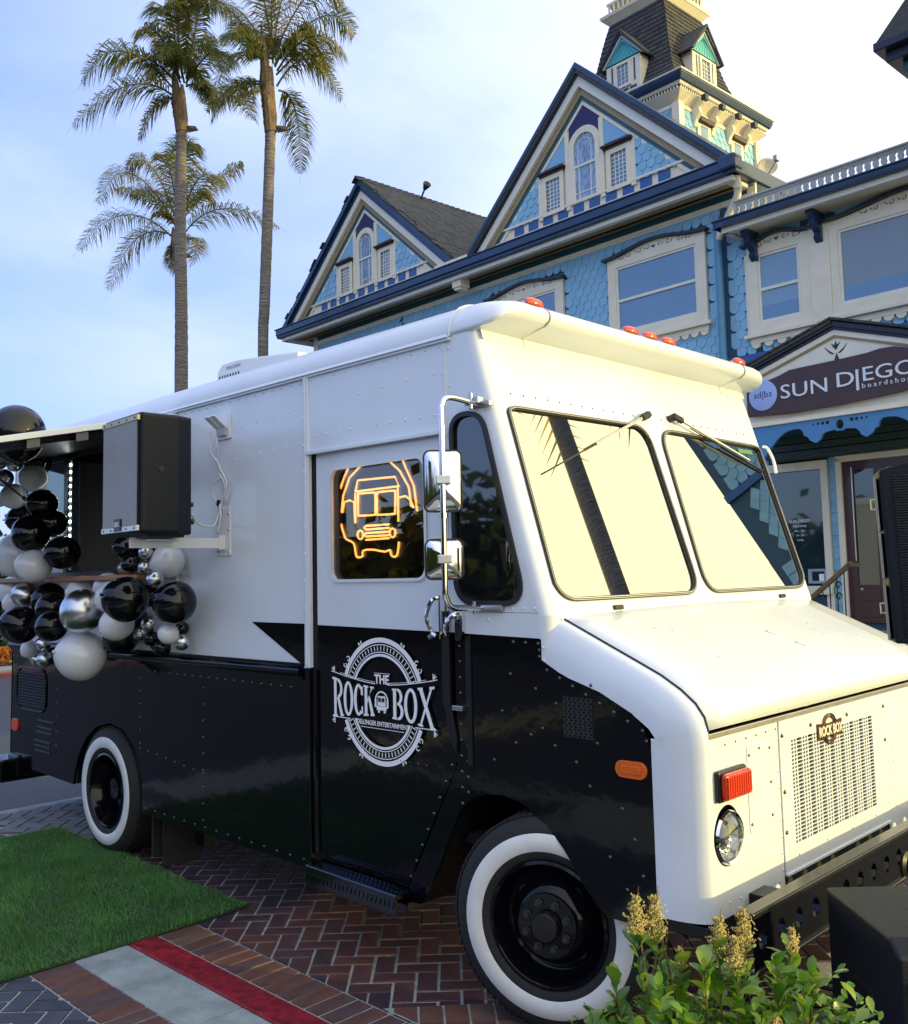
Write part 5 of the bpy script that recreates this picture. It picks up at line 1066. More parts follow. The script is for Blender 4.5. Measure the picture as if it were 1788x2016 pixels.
        if first:
            for r_ in range(nrow):
                y = Y0-.09+random.uniform(0, .2)
                while y < 12.5:
                    w_ = random.uniform(.12, .26); p = Vector((xc, y, zpk+.02))+d*(r_*.13)
                    mb.obox(p+Vector((0, w_/2, 0))+d*.075+nn_*(.012+random.uniform(0, .006)), d*.075, (0, w_/2-.004, 0), nn_*.008, random.random()+.001); y += w_
            tag(mb.build('roof_shingles', ROOF, H, norm=False), kind='stuff')
    mb = MB(); y = Y0-.1
    while y < (12.8 if first else 7.7):
        for s_ in ((-1, 1) if first else ()): d = Vector((s_*half, 0, -(zpk-zft))).normalized(); mb.obox(Vector((xc, y+.1, zpk+.045))+d*.06, d*.075, (0, .11, .012), (0, 0, .009), random.random()+.001)
        y += .15
    if mb.v: tag(mb.build('ridge_caps', ROOF, H, norm=False), kind='stuff')
gable(-5.85, 2.45, 9.08); gable(-11.10, 2.62, 9.06, first=True)
# main eave: gutter, fascia, soffit, frieze
m = MB(); m.box(-13.95, -3.40, 7.44, 7.60, 6.67, 6.80); m.box(-13.95, -3.38, 7.47, 7.62, 6.62, 6.68); m.box(-3.52, -3.36, 7.46, 13, 6.62, 6.80); m.box(-13.95, -13.8, 7.46, 13, 6.64, 6.8); m.box(-13.98, -3.33, 7.42, 7.50, 6.785, 6.81); m.build('eave_gutter', NAVY, H, bevel=.02, seg=3)
m = MB(); m.box(-3.58, -3.34, 7.40, 7.60, 6.66, 6.84); m.build('gutter_corner', NAVY, H, bevel=.02)
m = MB(); m.box(-13.85, -3.45, 7.53, 7.62, 6.555, 6.62); m.box(-3.60, -3.48, 7.56, 13, 6.56, 6.62); m.box(-13.85, -13.7, 7.56, 12, 6.555, 6.62); m.build('eave_fascia', WCREAM, H, bevel=.006)
m = MB(); m.box(-13.7, -3.5, 7.60, 8.0, 6.60, 6.66); m.box(-13.4, -3.42, 7.88, 8.0, 6.715, 6.72); m.box(-13.65, -3.5, 7.84, 7.90, 6.60, 6.655); m.build('eave_soffit', TAN, H)
m = MB(); m.box(-13.3, -3.43, 7.965, 8.0, 6.585, 6.60+.0); m.box(-13.3, -3.43, 7.975, 8.0, 6.50, 6.59); m.build('frieze_board', TEALD, H)
m = MB(); m.box(-13.3, -3.43, 7.95, 8.0, 6.455, 6.50); m.box(-13.3, -3.43, 7.965, 8.0, 6.43, 6.457); m.build('frieze_trim', CREAM, H, bevel=.006)
m = MB(); m.box(-13.36, -13.22, 7.97, 8.02, 4.2, 6.6); m.box(-3.52, -3.40, 7.97, 8.02, 6.1, 6.62); m.build('corner_board', CREAM, H, bevel=.005)
for x_ in (-8.62,):
    m = MB(); m.box(x_-.10, x_+.10, 7.58, 7.80, 6.44, 6.60); m.box(x_-.07, x_+.07, 7.60, 7.78, 6.40, 6.44); m.build('eave_block', CREAM, H, bevel=.01)
m = MB(); m.add([(-13.9, 7.46, 6.81), (-3.4, 7.46, 6.81), (-7.2, 13.5, 9.2), (-12, 13.5, 9.2)], [(0, 1, 2, 3)]); o = m.build('main_roof', ROOF, H); md = o.modifiers.new('s', 'SOLIDIFY'); md.thickness = .05
m = MB(); m.box(-9.0, -8.2, 7.44, 7.75, 6.80, 6.86); m.build('valley_flashing', CREAM, H, bevel=.01)
# wavy-headed windows
def sash_window(x0, x1, z0, z1, pane, rail=True, depth=.05, lip=.11, blind=None, y=7.995, casing=.14, arch_h=.10):
    wf = empty('sash_window', ((x0+x1)/2, y, z0)); wf.parent = H; hw = (x1-x0)/2; hh = z1-z0
    T = lambda u, v, w_: (u, -w_, v)
    mb = MB(); mb.plate([(-hw, 0), (hw, 0), (hw, hh), (-hw, hh)], T, .055, [[(-hw+casing, .13), (hw-casing, .13), (hw-casing, hh-.10), (-hw+casing, hh-.10)]]); mb.build('frame', CREAM, wf, bevel=.006)
    mb = MB(); mb.plate(rrect(-hw+casing, hw-casing, .13, hh-.10, .002, 1), T, .040, [rrect(-hw+casing+.035, hw-casing-.035, .165, hh-.13, .002, 1)])
    if rail: mb.box(-hw+casing+.03, hw-casing-.03, -.045, -.02, hh*.50-.018, hh*.50+.022)
    mb.build('sash', WCREAM, wf, bevel=.003)
    mb = MB(); mb.box(-hw+casing, hw-casing, -.022, -.016, .15, hh-.11); mb.build('pane', pane, wf)
    if blind: mb = MB(); mb.box(-hw+casing+.03, hw-casing-.03, -.026, -.022, .17, .17+blind); mb.build('lower_pane', PANE, wf)
    mb = MB(); mb.box(-hw-.06, hw+.06, -.10, 0, -.045, 0); mb.box(-hw, hw, -.05, 0, -.115, -.045)
    n_ = int(hw*2/.14)
    for i in range(n_): xx = -hw+.07+i*(2*hw-.14)/max(1, n_-1); mb.lathe([(.062, 0), (.062, .045), (.0003, .045)], (xx, -.0, -.115), (0, -1, 0), 12)
    mb.build('sill', CREAM, wf, bevel=.004)
    # waved head board and dark cap
    f_ = lambda t: hh+.03+arch_h*(.5+.5*math.cos(math.pi*(2*t-1)*1.0))**1.0
    n2 = 24; topc = [(-hw-.06+(2*hw+.12)*i/n2, f_(i/n2)) for i in range(n2+1)]
    mb = MB(); mb.plate([(-hw, hh-.02), (hw, hh-.02)]+[(a*hw/(hw+.06), b) for a, b in topc[::-1]], T, .05); mb.build('head_board', CREAM, wf)
    mb = MB(); mb.plate(topc+[(a, b+.035) for a, b in topc[::-1]], T, .12); mb.build('head_cap', K_SATIN if False else NAVYK, wf, bevel=.003)
    mb = MB()
    for s_ in (-1, 1):
        for cxx, rr in ((.10, .030), (.24, .036), (.42, .030), (.54, .024)):
            if cxx < hw-.1:
                c_ = (s_*cxx, (f_(.5+s_*cxx/(2*hw))+hh)/2-.005)
                mb.tube([(c_[0]+rr*(1-.7*t)*math.cos(s_*5.2*t+1), -.052, c_[1]+rr*(1-.7*t)*math.sin(s_*5.2*t+1)) for t in [i/10 for i in range(11)]], .0045, 4)
                mb.tube([(c_[0]+s_*rr, -.052, c_[1]-.02), (c_[0]+s_*(rr+.035), -.052, c_[1]+.012)], [.002, .007], 4)
    for a in (-50, -20, 20, 50): mb.tube([(0, -.052, hh+.03), (.04*math.sin(R(a)), -.052, hh+.03+.045*math.cos(R(a)))], [.003, .007], 4)
    mb.build('scroll_ornament', NAVYK, wf)
NAVYK = mat('near_black_navy_paint', (.008, .014, .03), .4)
sash_window(-8.25, -6.64, 4.98, 6.14, PANE); sash_window(-5.78, -4.155, 4.98, 6.16, PANE)
sash_window(-3.56, -2.72, 4.66, 5.76, BLIND2 if False else mat('pale_blind_pane', (.17, .30, .42), .06, coat=.8), blind=.17, arch_h=.08)
sash_window(-2.47, -.50, 4.66, 5.78, BLIND, rail=False, blind=.16, casing=.10, arch_h=.10)
sash_window(-.20, .70, 4.66, 5.76, PANE, arch_h=.08)
m = MB(); m.box(-2.72, -2.47, 7.93, 7.999, 4.55, 5.86); m.box(-3.60, -3.56, 7.955, 7.999, 4.66, 5.7); m.build_each('wide_mullion', CREAM, H, bevel=.005)
# downspouts
m = MB(); m.tube([(-3.915, 7.88, 6.30), (-3.915, 7.88, 4.35)], .050, 12); m.tube([(-3.915, 7.88, 4.45), (-3.915, 7.88, 4.38)], .056, 12); m.build('blue_downspout', BLUEP if False else mat('blue_pipe_paint', (.08, .24, .38), .35, var=.08), H, smooth=40)
m = MB(); m.tube([(-3.46, 7.62, 6.68), (-3.46, 7.66, 6.50), (-3.52, 7.74, 6.42), (-3.86, 7.87, 6.07), (-3.915, 7.88, 5.98)], .048, 12); m.tube([(-3.46, 7.655, 6.52), (-3.463, 7.665, 6.48)], .056, 12); m.build('cream_downspout', CREAM, H, smooth=50)
# right wing pent eave with cut-out cresting, brackets
m = MB(); m.box(-3.76, 2.25, 7.52, 7.66, 5.995, 6.085); m.box(-3.78, 2.27, 7.50, 7.62, 6.07, 6.10); m.box(-3.76, -3.64, 7.52, 8.0, 5.995, 6.085); m.build('wing_gutter', NAVY, H, bevel=.018, seg=3)
m = MB(); m.box(-3.68, 2.2, 7.58, 7.66, 5.93, 5.998); m.box(-3.68, -3.6, 7.6, 8, 5.93, 5.998); m.build('wing_fascia', WCREAM, H, bevel=.005)
m = MB(); m.box(-3.66, 2.15, 7.62, 8.0, 5.955, 5.975); m.box(-3.70, 2.2, 7.56, 11.0, 6.085, 6.10); m.build('wing_soffit', CREAM, H)
for x_ in (-3.44, -2.58, -.42, .85):
    mb = MB(); prof_ = [(0, 0), (-.30, 0), (-.30, -.06), (-.23, -.10), (-.25, -.15), (-.17, -.20), (-.10, -.25), (-.13, -.30), (-.07, -.36), (0, -.38)]
    mb.plate(prof_, lambda u, v, w_: (x_-.045+w_, 7.99+u, 5.955+v), .09); mb.build('eave_bracket', mat_navyb if False else NAVY, H, bevel=.008)
# cresting made of cells, each with a real keyhole opening
m = MB(); n_ = 62; cwid = (2.2+3.5)/n_; zc0, zc1 = 6.13, 6.27
for i in range(n_):
    a0 = -3.5+i*cwid; a1 = a0+cwid; xm = (a0+a1)/2; hw = cwid*.32
    hole = [(xm-hw, zc0+.02), (xm, zc0+.005), (xm+hw, zc0+.02), (xm+hw*.35, zc0+.075), (xm+hw*.62, zc0+.11), (xm, zc0+.13), (xm-hw*.62, zc0+.11), (xm-hw*.35, zc0+.075)]
    cell(m, a0, a1, zc0, zc1, hole, 0, lambda u, v, w_: (u, 7.66+w_*3, v)); cell(m, a0, a1, zc0, zc1, hole, 0, lambda u, v, w_: (u, 7.684-w_*0, v))
for xx in (-3.5, -2.86): pass
m.box(-3.52, 2.2, 7.65, 7.69, 6.27, 6.30); m.box(-3.52, 2.2, 7.62, 7.70, 6.30, 6.318); m.box(-3.52, 2.2, 7.655, 7.69, 6.10, 6.132); m.box(-3.53, -3.49, 7.64, 7.70, 6.10, 6.31)
m.build('roof_cresting', LATT, H, norm=False)
# band below the windows, diamond shingles
m = MB(); m.box(-3.84, 2.1, 7.955, 8.0, 4.33, 4.43); m.box(-3.98, -3.84, 7.90, 8.0, 4.32, 4.42); m.box(-10, -3.98, 7.97, 8, 4.33, 4.43); m.build('blue_string_band', ROYALB if False else mat('blue_band_paint', (.02, .09, .30), .5), H)
DV, DF = dia_mesh(.15, .20); mb = MB()
for r_ in range(9):
    for i in range(38):
        x_ = -3.8+i*.15+(.075 if r_ % 2 else 0); mb.add([(x_+a, 8.0+b, 4.13-r_*.10+c) for a, b, c in DV], DF, random.random()+.001)
tag(mb.build('diamond_shingles', BLUE, H, norm=False), kind='stuff')
# ground floor wall of clapboards, shop window, door
mb = MB()
for k in range(21):
    for (a, b) in ((-13.3, -3.42), (-2.655, -2.555), (-1.30, 2.0)):
        mb.obox(((a+b)/2, 7.985, .55+k*.135), ((b-a)/2, 0, 0), (0, .010, .0), (0, .006, .066))
mb.build('clapboards', BLUE, H)
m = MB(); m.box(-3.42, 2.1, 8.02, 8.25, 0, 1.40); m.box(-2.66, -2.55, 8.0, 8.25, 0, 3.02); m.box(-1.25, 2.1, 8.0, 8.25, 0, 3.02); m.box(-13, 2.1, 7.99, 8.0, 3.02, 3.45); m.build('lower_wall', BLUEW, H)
m = MB(); m.box(-3.42, -2.66, 7.94, 8.02, 2.90, 3.0); m.box(-2.745, -2.66, 7.94, 8.02, 1.2, 2.90); m.box(-3.42, -2.66, 7.90, 8.05, 1.42, 1.52); m.box(-2.56, -2.49, 7.94, 8.05, 1.1, 3.0); m.box(-2.56, -1.25, 7.94, 8.05, 2.95, 3.03); m.box(-1.32, -1.25, 7.94, 8.05, 1.0, 3.0); m.build('shopfront_frame', CREAM, H, bevel=.006)
SHOPG = mat('shop_glass', (.012, .030, .04), .02, coat=1, spec=.9)
m = MB(); m.box(-3.42, -2.745, 7.99, 8.0, 1.52, 2.90); so_ = m.build('shop_window', SHOPG, H)
for k, (t_, s_) in enumerate((('SUN DIEGO', .05), ('boardshop', .038), ('Mon - Thur', .03), ('Fri - Sat', .03), ('Sunday', .03))): text_mesh(t_, 'window_lettering', DECAL, so_, lambda u, v, w_: (-3.06+u, 7.988-w_, 2.28-k*.055+v), s_, .001)
m = MB(); m.box(-2.98, -2.76, 7.975, 7.99, 1.55, 1.72); ci = m.build('window_display_card', mat('pale_blue_card', (.25, .35, .42), .5), so_)
m = MB(); m.box(-2.93, -2.78, 7.972, 7.975, 1.58, 1.69); m.build('card_inset', VOID, so_)
m = MB(); m.box(-2.84, -2.78, 7.968, 7.972, 1.575, 1.66); m.build('price_card', DECAL, so_)
DO = empty('shop_door', (-2.0, 7.99, 1.1)); DO.parent = H
m = MB(); m.plate([(-.49, 0), (.70, 0), (.70, 1.85), (-.49, 1.85)], lambda u, v, w_: (u, .03-w_, v), .05, [[(-.375, .43), (-.13, .43), (-.13, 1.75), (-.375, 1.75)], [(.0, .43), (.56, .43), (.56, 1.75), (.0, 1.75)]]); m.build('door_frame', DOORP, DO, bevel=.004)
m = MB(); m.box(-.39, .58, .0, .01, .42, 1.77); m.build('door_glass', SHOPG, DO)
for k in range(2):
    m = MB(); m.box(-.36, -.12, -.028, -.02, .06+k*.19, .20+k*.19); m.build('door_panel', DOORP, DO, bevel=.008)
m = MB(); m.box(-.385, -.372, -.03, -.02, .70, 1.78); m.build('door_seal', ALU, DO)
m = MB(); m.lathe([(.014, 0), (.014, .02), (.0003, .022)], (-.33, -.02, .38), (0, -1, 0), 12); m.build('door_lock', ALU, DO)
m = MB(); m.box(-3.42, 2.1, 8.3, 8.4, 0, 3.2); m.build('shop_interior', DARK, H)
# porch: gable front, beam, fretwork, ceiling, deck
m = MB(); m.box(-3.0, .2, 6.75, 8.0, .0, 1.02); m.build('porch_deck', CONC, H)
m = MB(); m.box(-3.3, .3, 6.9, 8.0, 3.27, 3.30); m.box(-3.3, .3, 7.85, 7.99, 3.02, 3.27); m.build('porch_ceiling', DGREEN, H)
for k in range(3):
    m = MB(); m.box(-3.3, .3, 7.70+.0*k, 7.99, 3.03+.085*k, 3.105+.085*k); m.build('porch_beam_board', DGREEN, H, bevel=.004)
YP = 6.8; pc = -1.92; psl = .325; ppk = 4.30
for s_ in (-1, 1):
    xe = pc+s_*1.25; zl = lambda x, d: ppk-d-abs(x-pc)*psl
    def sband(nm, d0, d1, y0, y1, m_, ex=0): mb = MB(); mb.plate([(pc, zl(pc, d1)), (xe+s_*ex, zl(xe+s_*ex, d1)), (xe+s_*ex, zl(xe+s_*ex, d0)), (pc, zl(pc, d0))], lambda u, v, w_: (u, y0 if w_ else y1, v), 1); return mb.build(nm, m_, H, bevel=.004)
    sband('porch_rake', -.0, .055, YP-.08, YP+.02, NAVYK, .06); sband('porch_rake', .045, .085, YP-.05, YP+.02, NAVYK, .03); sband('porch_barge', .085, .145, YP-.03, YP+.01, WCREAM); sband('porch_moulding', .145, .165, YP-.02, YP+.01, TAN)
    m = MB(); m.add([(pc, YP-.10, ppk+.01), (pc, 8.0, ppk+.01), (xe+s_*.08, 8.0, zl(xe+s_*.08, -.01)), (xe+s_*.08, YP-.10, zl(xe+s_*.08, -.01))], [(0, 1, 2, 3)]); o = m.build('porch_roof', ROOF, H); md = o.modifiers.new('s', 'SOLIDIFY'); md.thickness = .03
    mb = MB(); d = Vector((s_, 0, -psl)).normalized()
    for r_ in range(11):
        y = YP-.12
        while y < 8: w_ = random.uniform(.12, .25); mb.obox(Vector((pc, y+w_/2, ppk+.025))+d*(r_*.125+.06), d*.07, (0, w_/2-.004, 0), (s_*.003, 0, .009), random.random()+.001); y += w_
    tag(mb.build('porch_roof_shingles', ROOF, H, norm=False), kind='stuff')
m = MB(); m.plate([(pc-1.25, 3.33), (pc+1.25, 3.33), (pc+1.25, ppk-.1-1.25*psl), (pc, ppk-.1), (pc-1.25, ppk-.1-1.25*psl)], HF(YP), -.03); m.build('porch_gable_board', WCREAM, H)
m = MB(); m.box(pc-1.27, pc+1.27, YP-.04, YP+.01, 3.30, 3.345); m.box(pc-1.27, pc+1.27, YP-.02, YP, 3.345, 3.365); m.build('porch_base_trim', CREAM, H, bevel=.005)
m = MB(); m.plate([(pc-.035, 3.86), (pc+.045, 3.86), (pc+.005, 3.97)], HF(YP), .004)
m.plate([(pc, 4.0), (pc+.035, 4.05), (pc+.055, 4.085), (pc+.018, 4.055), (pc+.002, 4.10), (pc-.015, 4.055), (pc-.05, 4.08), (pc-.03, 4.04)], HF(YP), .004)
for s_ in (-1, 1): m.tube([(pc+s_*(.02+.10*t), YP-.003, 3.965+.085*t**1.6) for t in [i/8 for i in range(9)]], [.003, .006, .008, .009, .008, .006, .005, .004, .002], 4)
m.build('gable_plant_ornament', NAVYK, H)
fw_ = [(-2.80, 3.30), (-2.80, 3.04)]; 
def arcp(x0, z0, x1, z1, b, n=8): return [(x0+(x1-x0)*i/n, z0+(z1-z0)*i/n+b*math.sin(math.pi*i/n)) for i in range(n+1)]
lowL = arcp(-2.74, 3.02, -2.38, 3.225, .07)+[(-2.36, 3.22), (-2.33, 3.19), (-2.32, 3.14), (-2.28, 3.125), (-2.25, 3.08), (-2.19, 3.05), (-2.14, 3.08), (-2.12, 3.12), (-2.09, 3.15), (-2.0, 3.165), (-1.96, 3.16)]
low = [(-3.0, 2.9), (-2.95, 2.9), (-2.80, 2.95)]+lowL; lowR = [(2*pc-a+.0, b) for a, b in low[::-1]]
m = MB(); m.plate([(-3.1, 3.30), (-3.1, 2.85)]+low[1:]+[(pc-.045, 3.15), (pc+.045, 3.15)]+lowR[:-1]+[(2*pc+3.1, 2.85), (2*pc+3.1, 3.30)], HF(YP+.02), .035, [circle(pc-.0, 3.215, .042, 16, .05)]); m.build('porch_fretwork', mat('cornflower_fret_paint', (.055, .20, .42), .5, var=.06), H, bevel=.004)
m = MB()
for s_ in (-1, 1):
    for k in range(4): m.lathe([(.020-.003*k, 0), (.0003, .001)], (pc+s_*(.13+.052*k), YP-.016, 3.25), (0, -1, 0), 12)
m.build('fretwork_holes', VOID, H)
for x_ in (-3.05, 2*pc+3.05):
    m = MB(); m.box(x_-.06, x_+.06, YP-.02, YP+.10, .3, 3.3); m.build('porch_post', BLUEW, H, bevel=.01)
# tower
TC = Vector((-6.89, 11.0)); hw_, hc_, hm0, hm1 = 1.16, 1.42, 1.10, .56
m = MB(); m.box(TC.x-hw_, TC.x+hw_, TC.y-hw_, TC.y+hw_, 6.5, 9.42); m.build('tower_wall', BLUEW, H)
def prismoid(mb, h0, h1, z0, z1, r=0):
    vs = [(TC.x+sx*h, TC.y+sy*h, z) for h, z in ((h0, z0), (h1, z1)) for sx, sy in ((-1, -1), (1, -1), (1, 1), (-1, 1))]
    mb.add(vs, [(0, 1, 5, 4), (1, 2, 6, 5), (2, 3, 7, 6), (3, 0, 4, 7), (4, 5, 6, 7), (3, 2, 1, 0)], r)
m = MB(); prismoid(m, hc_-.02, hc_, 9.55, 9.62); prismoid(m, hc_-.05, hc_-.01, 9.46, 9.55); m.build('tower_gutter', NAVY, H, bevel=.015)
m = MB(); prismoid(m, hc_-.10, hc_-.07, 9.42, 9.47); prismoid(m, hc_+.005, hc_+.012, 9.59, 9.615); m.build('tower_fascia', WCREAM, H, bevel=.005)
m = MB(); prismoid(m, hc_-.16, hc_-.12, 9.36, 9.42); m.build('tower_cornice', NAVYK, H)
m = MB()
for k in range(44):
    t = -hc_+.17+k*(2*hc_-.34)/43; m.box(TC.x+t-.012, TC.x+t+.012, TC.y-hc_+.12, TC.y-hc_+.17, 9.375, 9.42); m.box(TC.x+hc_-.17, TC.x+hc_-.12, TC.y+t-.012, TC.y+t+.012, 9.375, 9.42)
m.build('dentils', CREAM, H)
m = MB(); prismoid(m, hw_+.02, hw_+.17, 9.22, 9.36); prismoid(m, hw_+.03, hw_+.03, 9.14, 9.21); m.build('tower_cove', CREAM, H, bevel=.01)
m = MB()
for sx, sy in ((1, -1), (-1, -1), (1, 1)): m.box(TC.x+sx*hw_-.07, TC.x+sx*hw_+.07-.05*(sx < 0), TC.y+sy*hw_-.07, TC.y+sy*hw_+.07, 6.8, 9.2)
m.build_each('tower_corner_board', CREAM, H, bevel=.005)
for k in range(4):     # brackets on the sunny side, windows between
    y_ = TC.y-hw_+.42+k*.50
    mb = MB(); mb.plate([(0, 0), (.25, 0), (.22, -.10), (.14, -.16), (.16, -.24), (.08, -.34), (.05, -.44), (0, -.46)], lambda u, v, w_: (TC.x+hw_+u, y_-.04+w_, 9.36+v), .08); bo_ = mb.build('tower_bracket', CREAM, H, bevel=.006)
    mb = MB(); mb.box(TC.x+hw_+.20, TC.x+hw_+.28, y_-.045, y_+.045, 9.28, 9.375); mb.build('bracket_cap', NAVYK, bo_)
for k in range(2):
    y_ = TC.y-hw_+.67+k*1.0; mb = MB(); mb.box(TC.x+hw_, TC.x+hw_+.05, y_-.19, y_+.19, 8.2, 9.16); wo = mb.build('tower_window', CREAM, H, bevel=.006)
    mb = MB(); mb.box(TC.x+hw_+.05, TC.x+hw_+.056, y_-.10, y_+.10, 8.3, 8.98); mb.build('pane', PANE, wo); mb = MB(); mb.box(TC.x+hw_+.05, TC.x+hw_+.12, y_-.20, y_+.20, 9.02, 9.10); mb.build('window_hood', MAROON, wo)
# tower shingles (front by the shared field, sunny side here)
field(TC.x-hw_+.07, TC.x+hw_-.07, 8.0, 9.14, TC.y-hw_)
mb = MB(); r_ = 0; z = 8.3
while z < 9.10:
    y = TC.y-hw_+.1+(SH_W/2 if r_ % 2 else 0)
    while y < TC.y+hw_-.08:
        if not any(abs(y-(TC.y-hw_+.67+k*1.0)) < .24 for k in range(2)): mb.add([(TC.x+hw_-b, y+a, z+c) for a, b, c in SV], SF, random.random()+.001)
        y += SH_W
    z += EXPO; r_ += 1
tag(mb.build('tower_side_shingles', BLUE, H, norm=False), kind='stuff')
# mansard with curved slope and shingle courses
mz = lambda t: (hm0-(hm0-hm1)*t-.10*math.sin(math.pi*t)*(1-t)*1.2+.10*(1-t)**6, 9.60+1.93*t)
m = MB()
for k in range(8): a, b = mz(k/8), mz((k+1)/8); prismoid(m, a[0], b[0], a[1], b[1])
m.build('mansard_roof', ROOF, H)
mb = MB(); nr = 21
for r_ in range(nr):
    a, b = mz(r_/nr), mz((r_+1.15)/nr)
    for side in range(4):
        u = -a[0]-.01
        while u < a[0]:
            w_ = random.uniform(.10, .20); u1 = min(u+w_, a[0]+.01); k_ = b[0]/a[0]; o_ = .018+random.uniform(0, .006)
            P_ = [(u, a[0]+o_, a[1]), (u1-.005, a[0]+o_, a[1]), ((u1-.005)*k_, b[0]+.006, b[1]), (u*k_, b[0]+.006, b[1]), (u, a[0], a[1]-.004), (u1-.005, a[0], a[1]-.004)]
            rot = {0: lambda x, y: (x, -y), 1: lambda x, y: (y, x), 2: lambda x, y: (-x, y), 3: lambda x, y: (-y, -x)}[side]
            mb.add([(TC.x+rot(x, y)[0], TC.y+rot(x, y)[1], z) for x, y, z in P_], [(0, 1, 2, 3), (4, 5, 1, 0)], random.random()+.001); u = u1
tag(mb.build('mansard_shingles', ROOF, H, norm=False), kind='stuff')
m = MB(); prismoid(m, hm1+.02, hm1+.12, 11.50, 11.60); prismoid(m, hm1+.13, hm1+.15, 11.60, 11.66); prismoid(m, hm1+.05, hm1+.05, 11.66, 11.70); m.build('tower_top_cornice', CREAM, H, bevel=.008)
m = MB()
for k in range(12):
    t = -hm1+k*2*hm1/11
    for s_ in (-1, 1): m.box(TC.x+t-.015, TC.x+t+.015, TC.y+s_*(hm1+.03)-.01, TC.y+s_*(hm1+.03)+.01, 11.7, 11.88); m.box(TC.x+s_*(hm1+.03)-.01, TC.x+s_*(hm1+.03)+.01, TC.y+t-.015, TC.y+t+.015, 11.7, 11.88)
prismoid(m, hm1+.05, hm1+.05, 11.88, 11.92); m.build('tower_balustrade', CREAM, H)
# dormers
def dormer(fr, par):
    # fr maps (u across, v up, w out of the wall)
    d = empty('dormer', (0, 0, 0)); d.parent = H
    mb = MB(); mb.plate([(-.36, 0), (.36, 0), (.36, .62), (-.36, .62)], fr, -.9, ) ; mb.build('dormer_wall', CREAM, d, bevel=.005)
    mb = MB(); mb.plate([(-.13, .14), (.13, .14), (.13, .55), (-.13, .55)], fr, .004); mb.build('dormer_pane', PANE, d)
    mb = MB(); mb.plate([(-.17, .10), (.17, .10), (.17, .59), (-.17, .59)], fr, .03, [[(-.12, .15), (.12, .15), (.12, .54), (-.12, .54)]])
    for i in range(1, 3): mb.plate([(-.12+i*.08-.006, .15), (-.12+i*.08+.006, .15), (-.12+i*.08+.006, .54), (-.12+i*.08-.006, .54)], fr, .014)
    for i in range(1, 5): mb.plate([(-.12, .15+i*.078-.005), (.12, .15+i*.078-.005), (.12, .15+i*.078+.005), (-.12, .15+i*.078+.005)], fr, .0135)
    mb.build('dormer_frame', CREAM, d)
    mb = MB()
    for s_ in (-1, 1): mb.plate(rrect(min(s_*.22, s_*.25), max(s_*.22, s_*.25), .16, .58, .001, 1), fr, .006); mb.plate(rrect(min(s_*.13, s_*.27), max(s_*.13, s_*.27), .02, .07, .001, 1), fr, .006)
    mb.plate(rrect(-.10, .10, .02, .07, .001, 1), fr, .006); mb.build('dormer_inset', NAVY, d)
    mb = MB(); mb.plate([(-.36, .64), (.36, .64), (0, 1.06)], fr, .01); f_ = mb.build('dormer_fan_panel', TURQ, d)
    mb = MB()
    for k in range(9):
        a = R(22+k*17); x1 = .0-.30*math.cos(a); mb.tube([fr(0+.0, .99, .012), fr(-.33+.66*k/8, .66, .012)], .005, 4)
    mb.build('fan_rib', mat('fan_rib_shade', (.03, .22, .26), .5), f_)
    for s_ in (-1, 1):
        mb = MB(); mb.plate([(0, 1.12), (s_*.46, .57), (s_*.46, .63), (0, 1.22)], fr, .07); mb.build('dormer_rake', NAVY, d, bevel=.006)
        mb = MB(); mb.plate([(0, 1.07), (s_*.40, .60), (s_*.43, .61), (0, 1.12)], fr, .03); mb.build('dormer_trim', WCREAM, d)
        mb = MB(); mb.add([fr(0, 1.23, .09), fr(s_*.48, .60, .09), fr(s_*.48, .60, -.9), fr(0, 1.23, -1.1)], [(0, 1, 2, 3)]); o = mb.build('dormer_roof', ROOF, d); md = o.modifiers.new('s', 'SOLIDIFY'); md.thickness = .035
    return d
dormer(lambda u, v, w_: (-6.84+u, 9.93-w_, 9.84+v*.92), H); dormer(lambda u, v, w_: (-5.83+w_, 10.84+u, 9.80+v*.92), H)
# dark eave of the next turret at the top right corner
m = MB(); m.box(-1.28, 1.2, 6.65, 9, 6.93, 7.02); m.box(-1.20, 1.2, 6.75, 9, 6.82, 6.93); m.build('turret_gutter', NAVYK, H, bevel=.01)
m = MB(); m.add([(-1.26, 6.67, 7.02), (1.2, 6.67, 7.02), (1.2, 8.9, 7.02), (-1.26, 8.9, 7.02), (0, 7.8, 9.4)], [(0, 1, 4), (1, 2, 4), (2, 3, 4), (3, 0, 4)]); m.build('turret_roof', ROOF, H)
m = MB(); m.box(-1.08, 1.1, 6.86, 8.8, 6.72, 6.82); m.box(-1.03, 1.1, 6.92, 8.8, 6.63, 6.72); m.box(-.99, 1.1, 6.96, 8.8, 6.30, 6.63); m.box(-1.04, 1.1, 6.90, 8.8, 6.42, 6.47); m.build('turret_cornice', TEALD, H, bevel=.01)
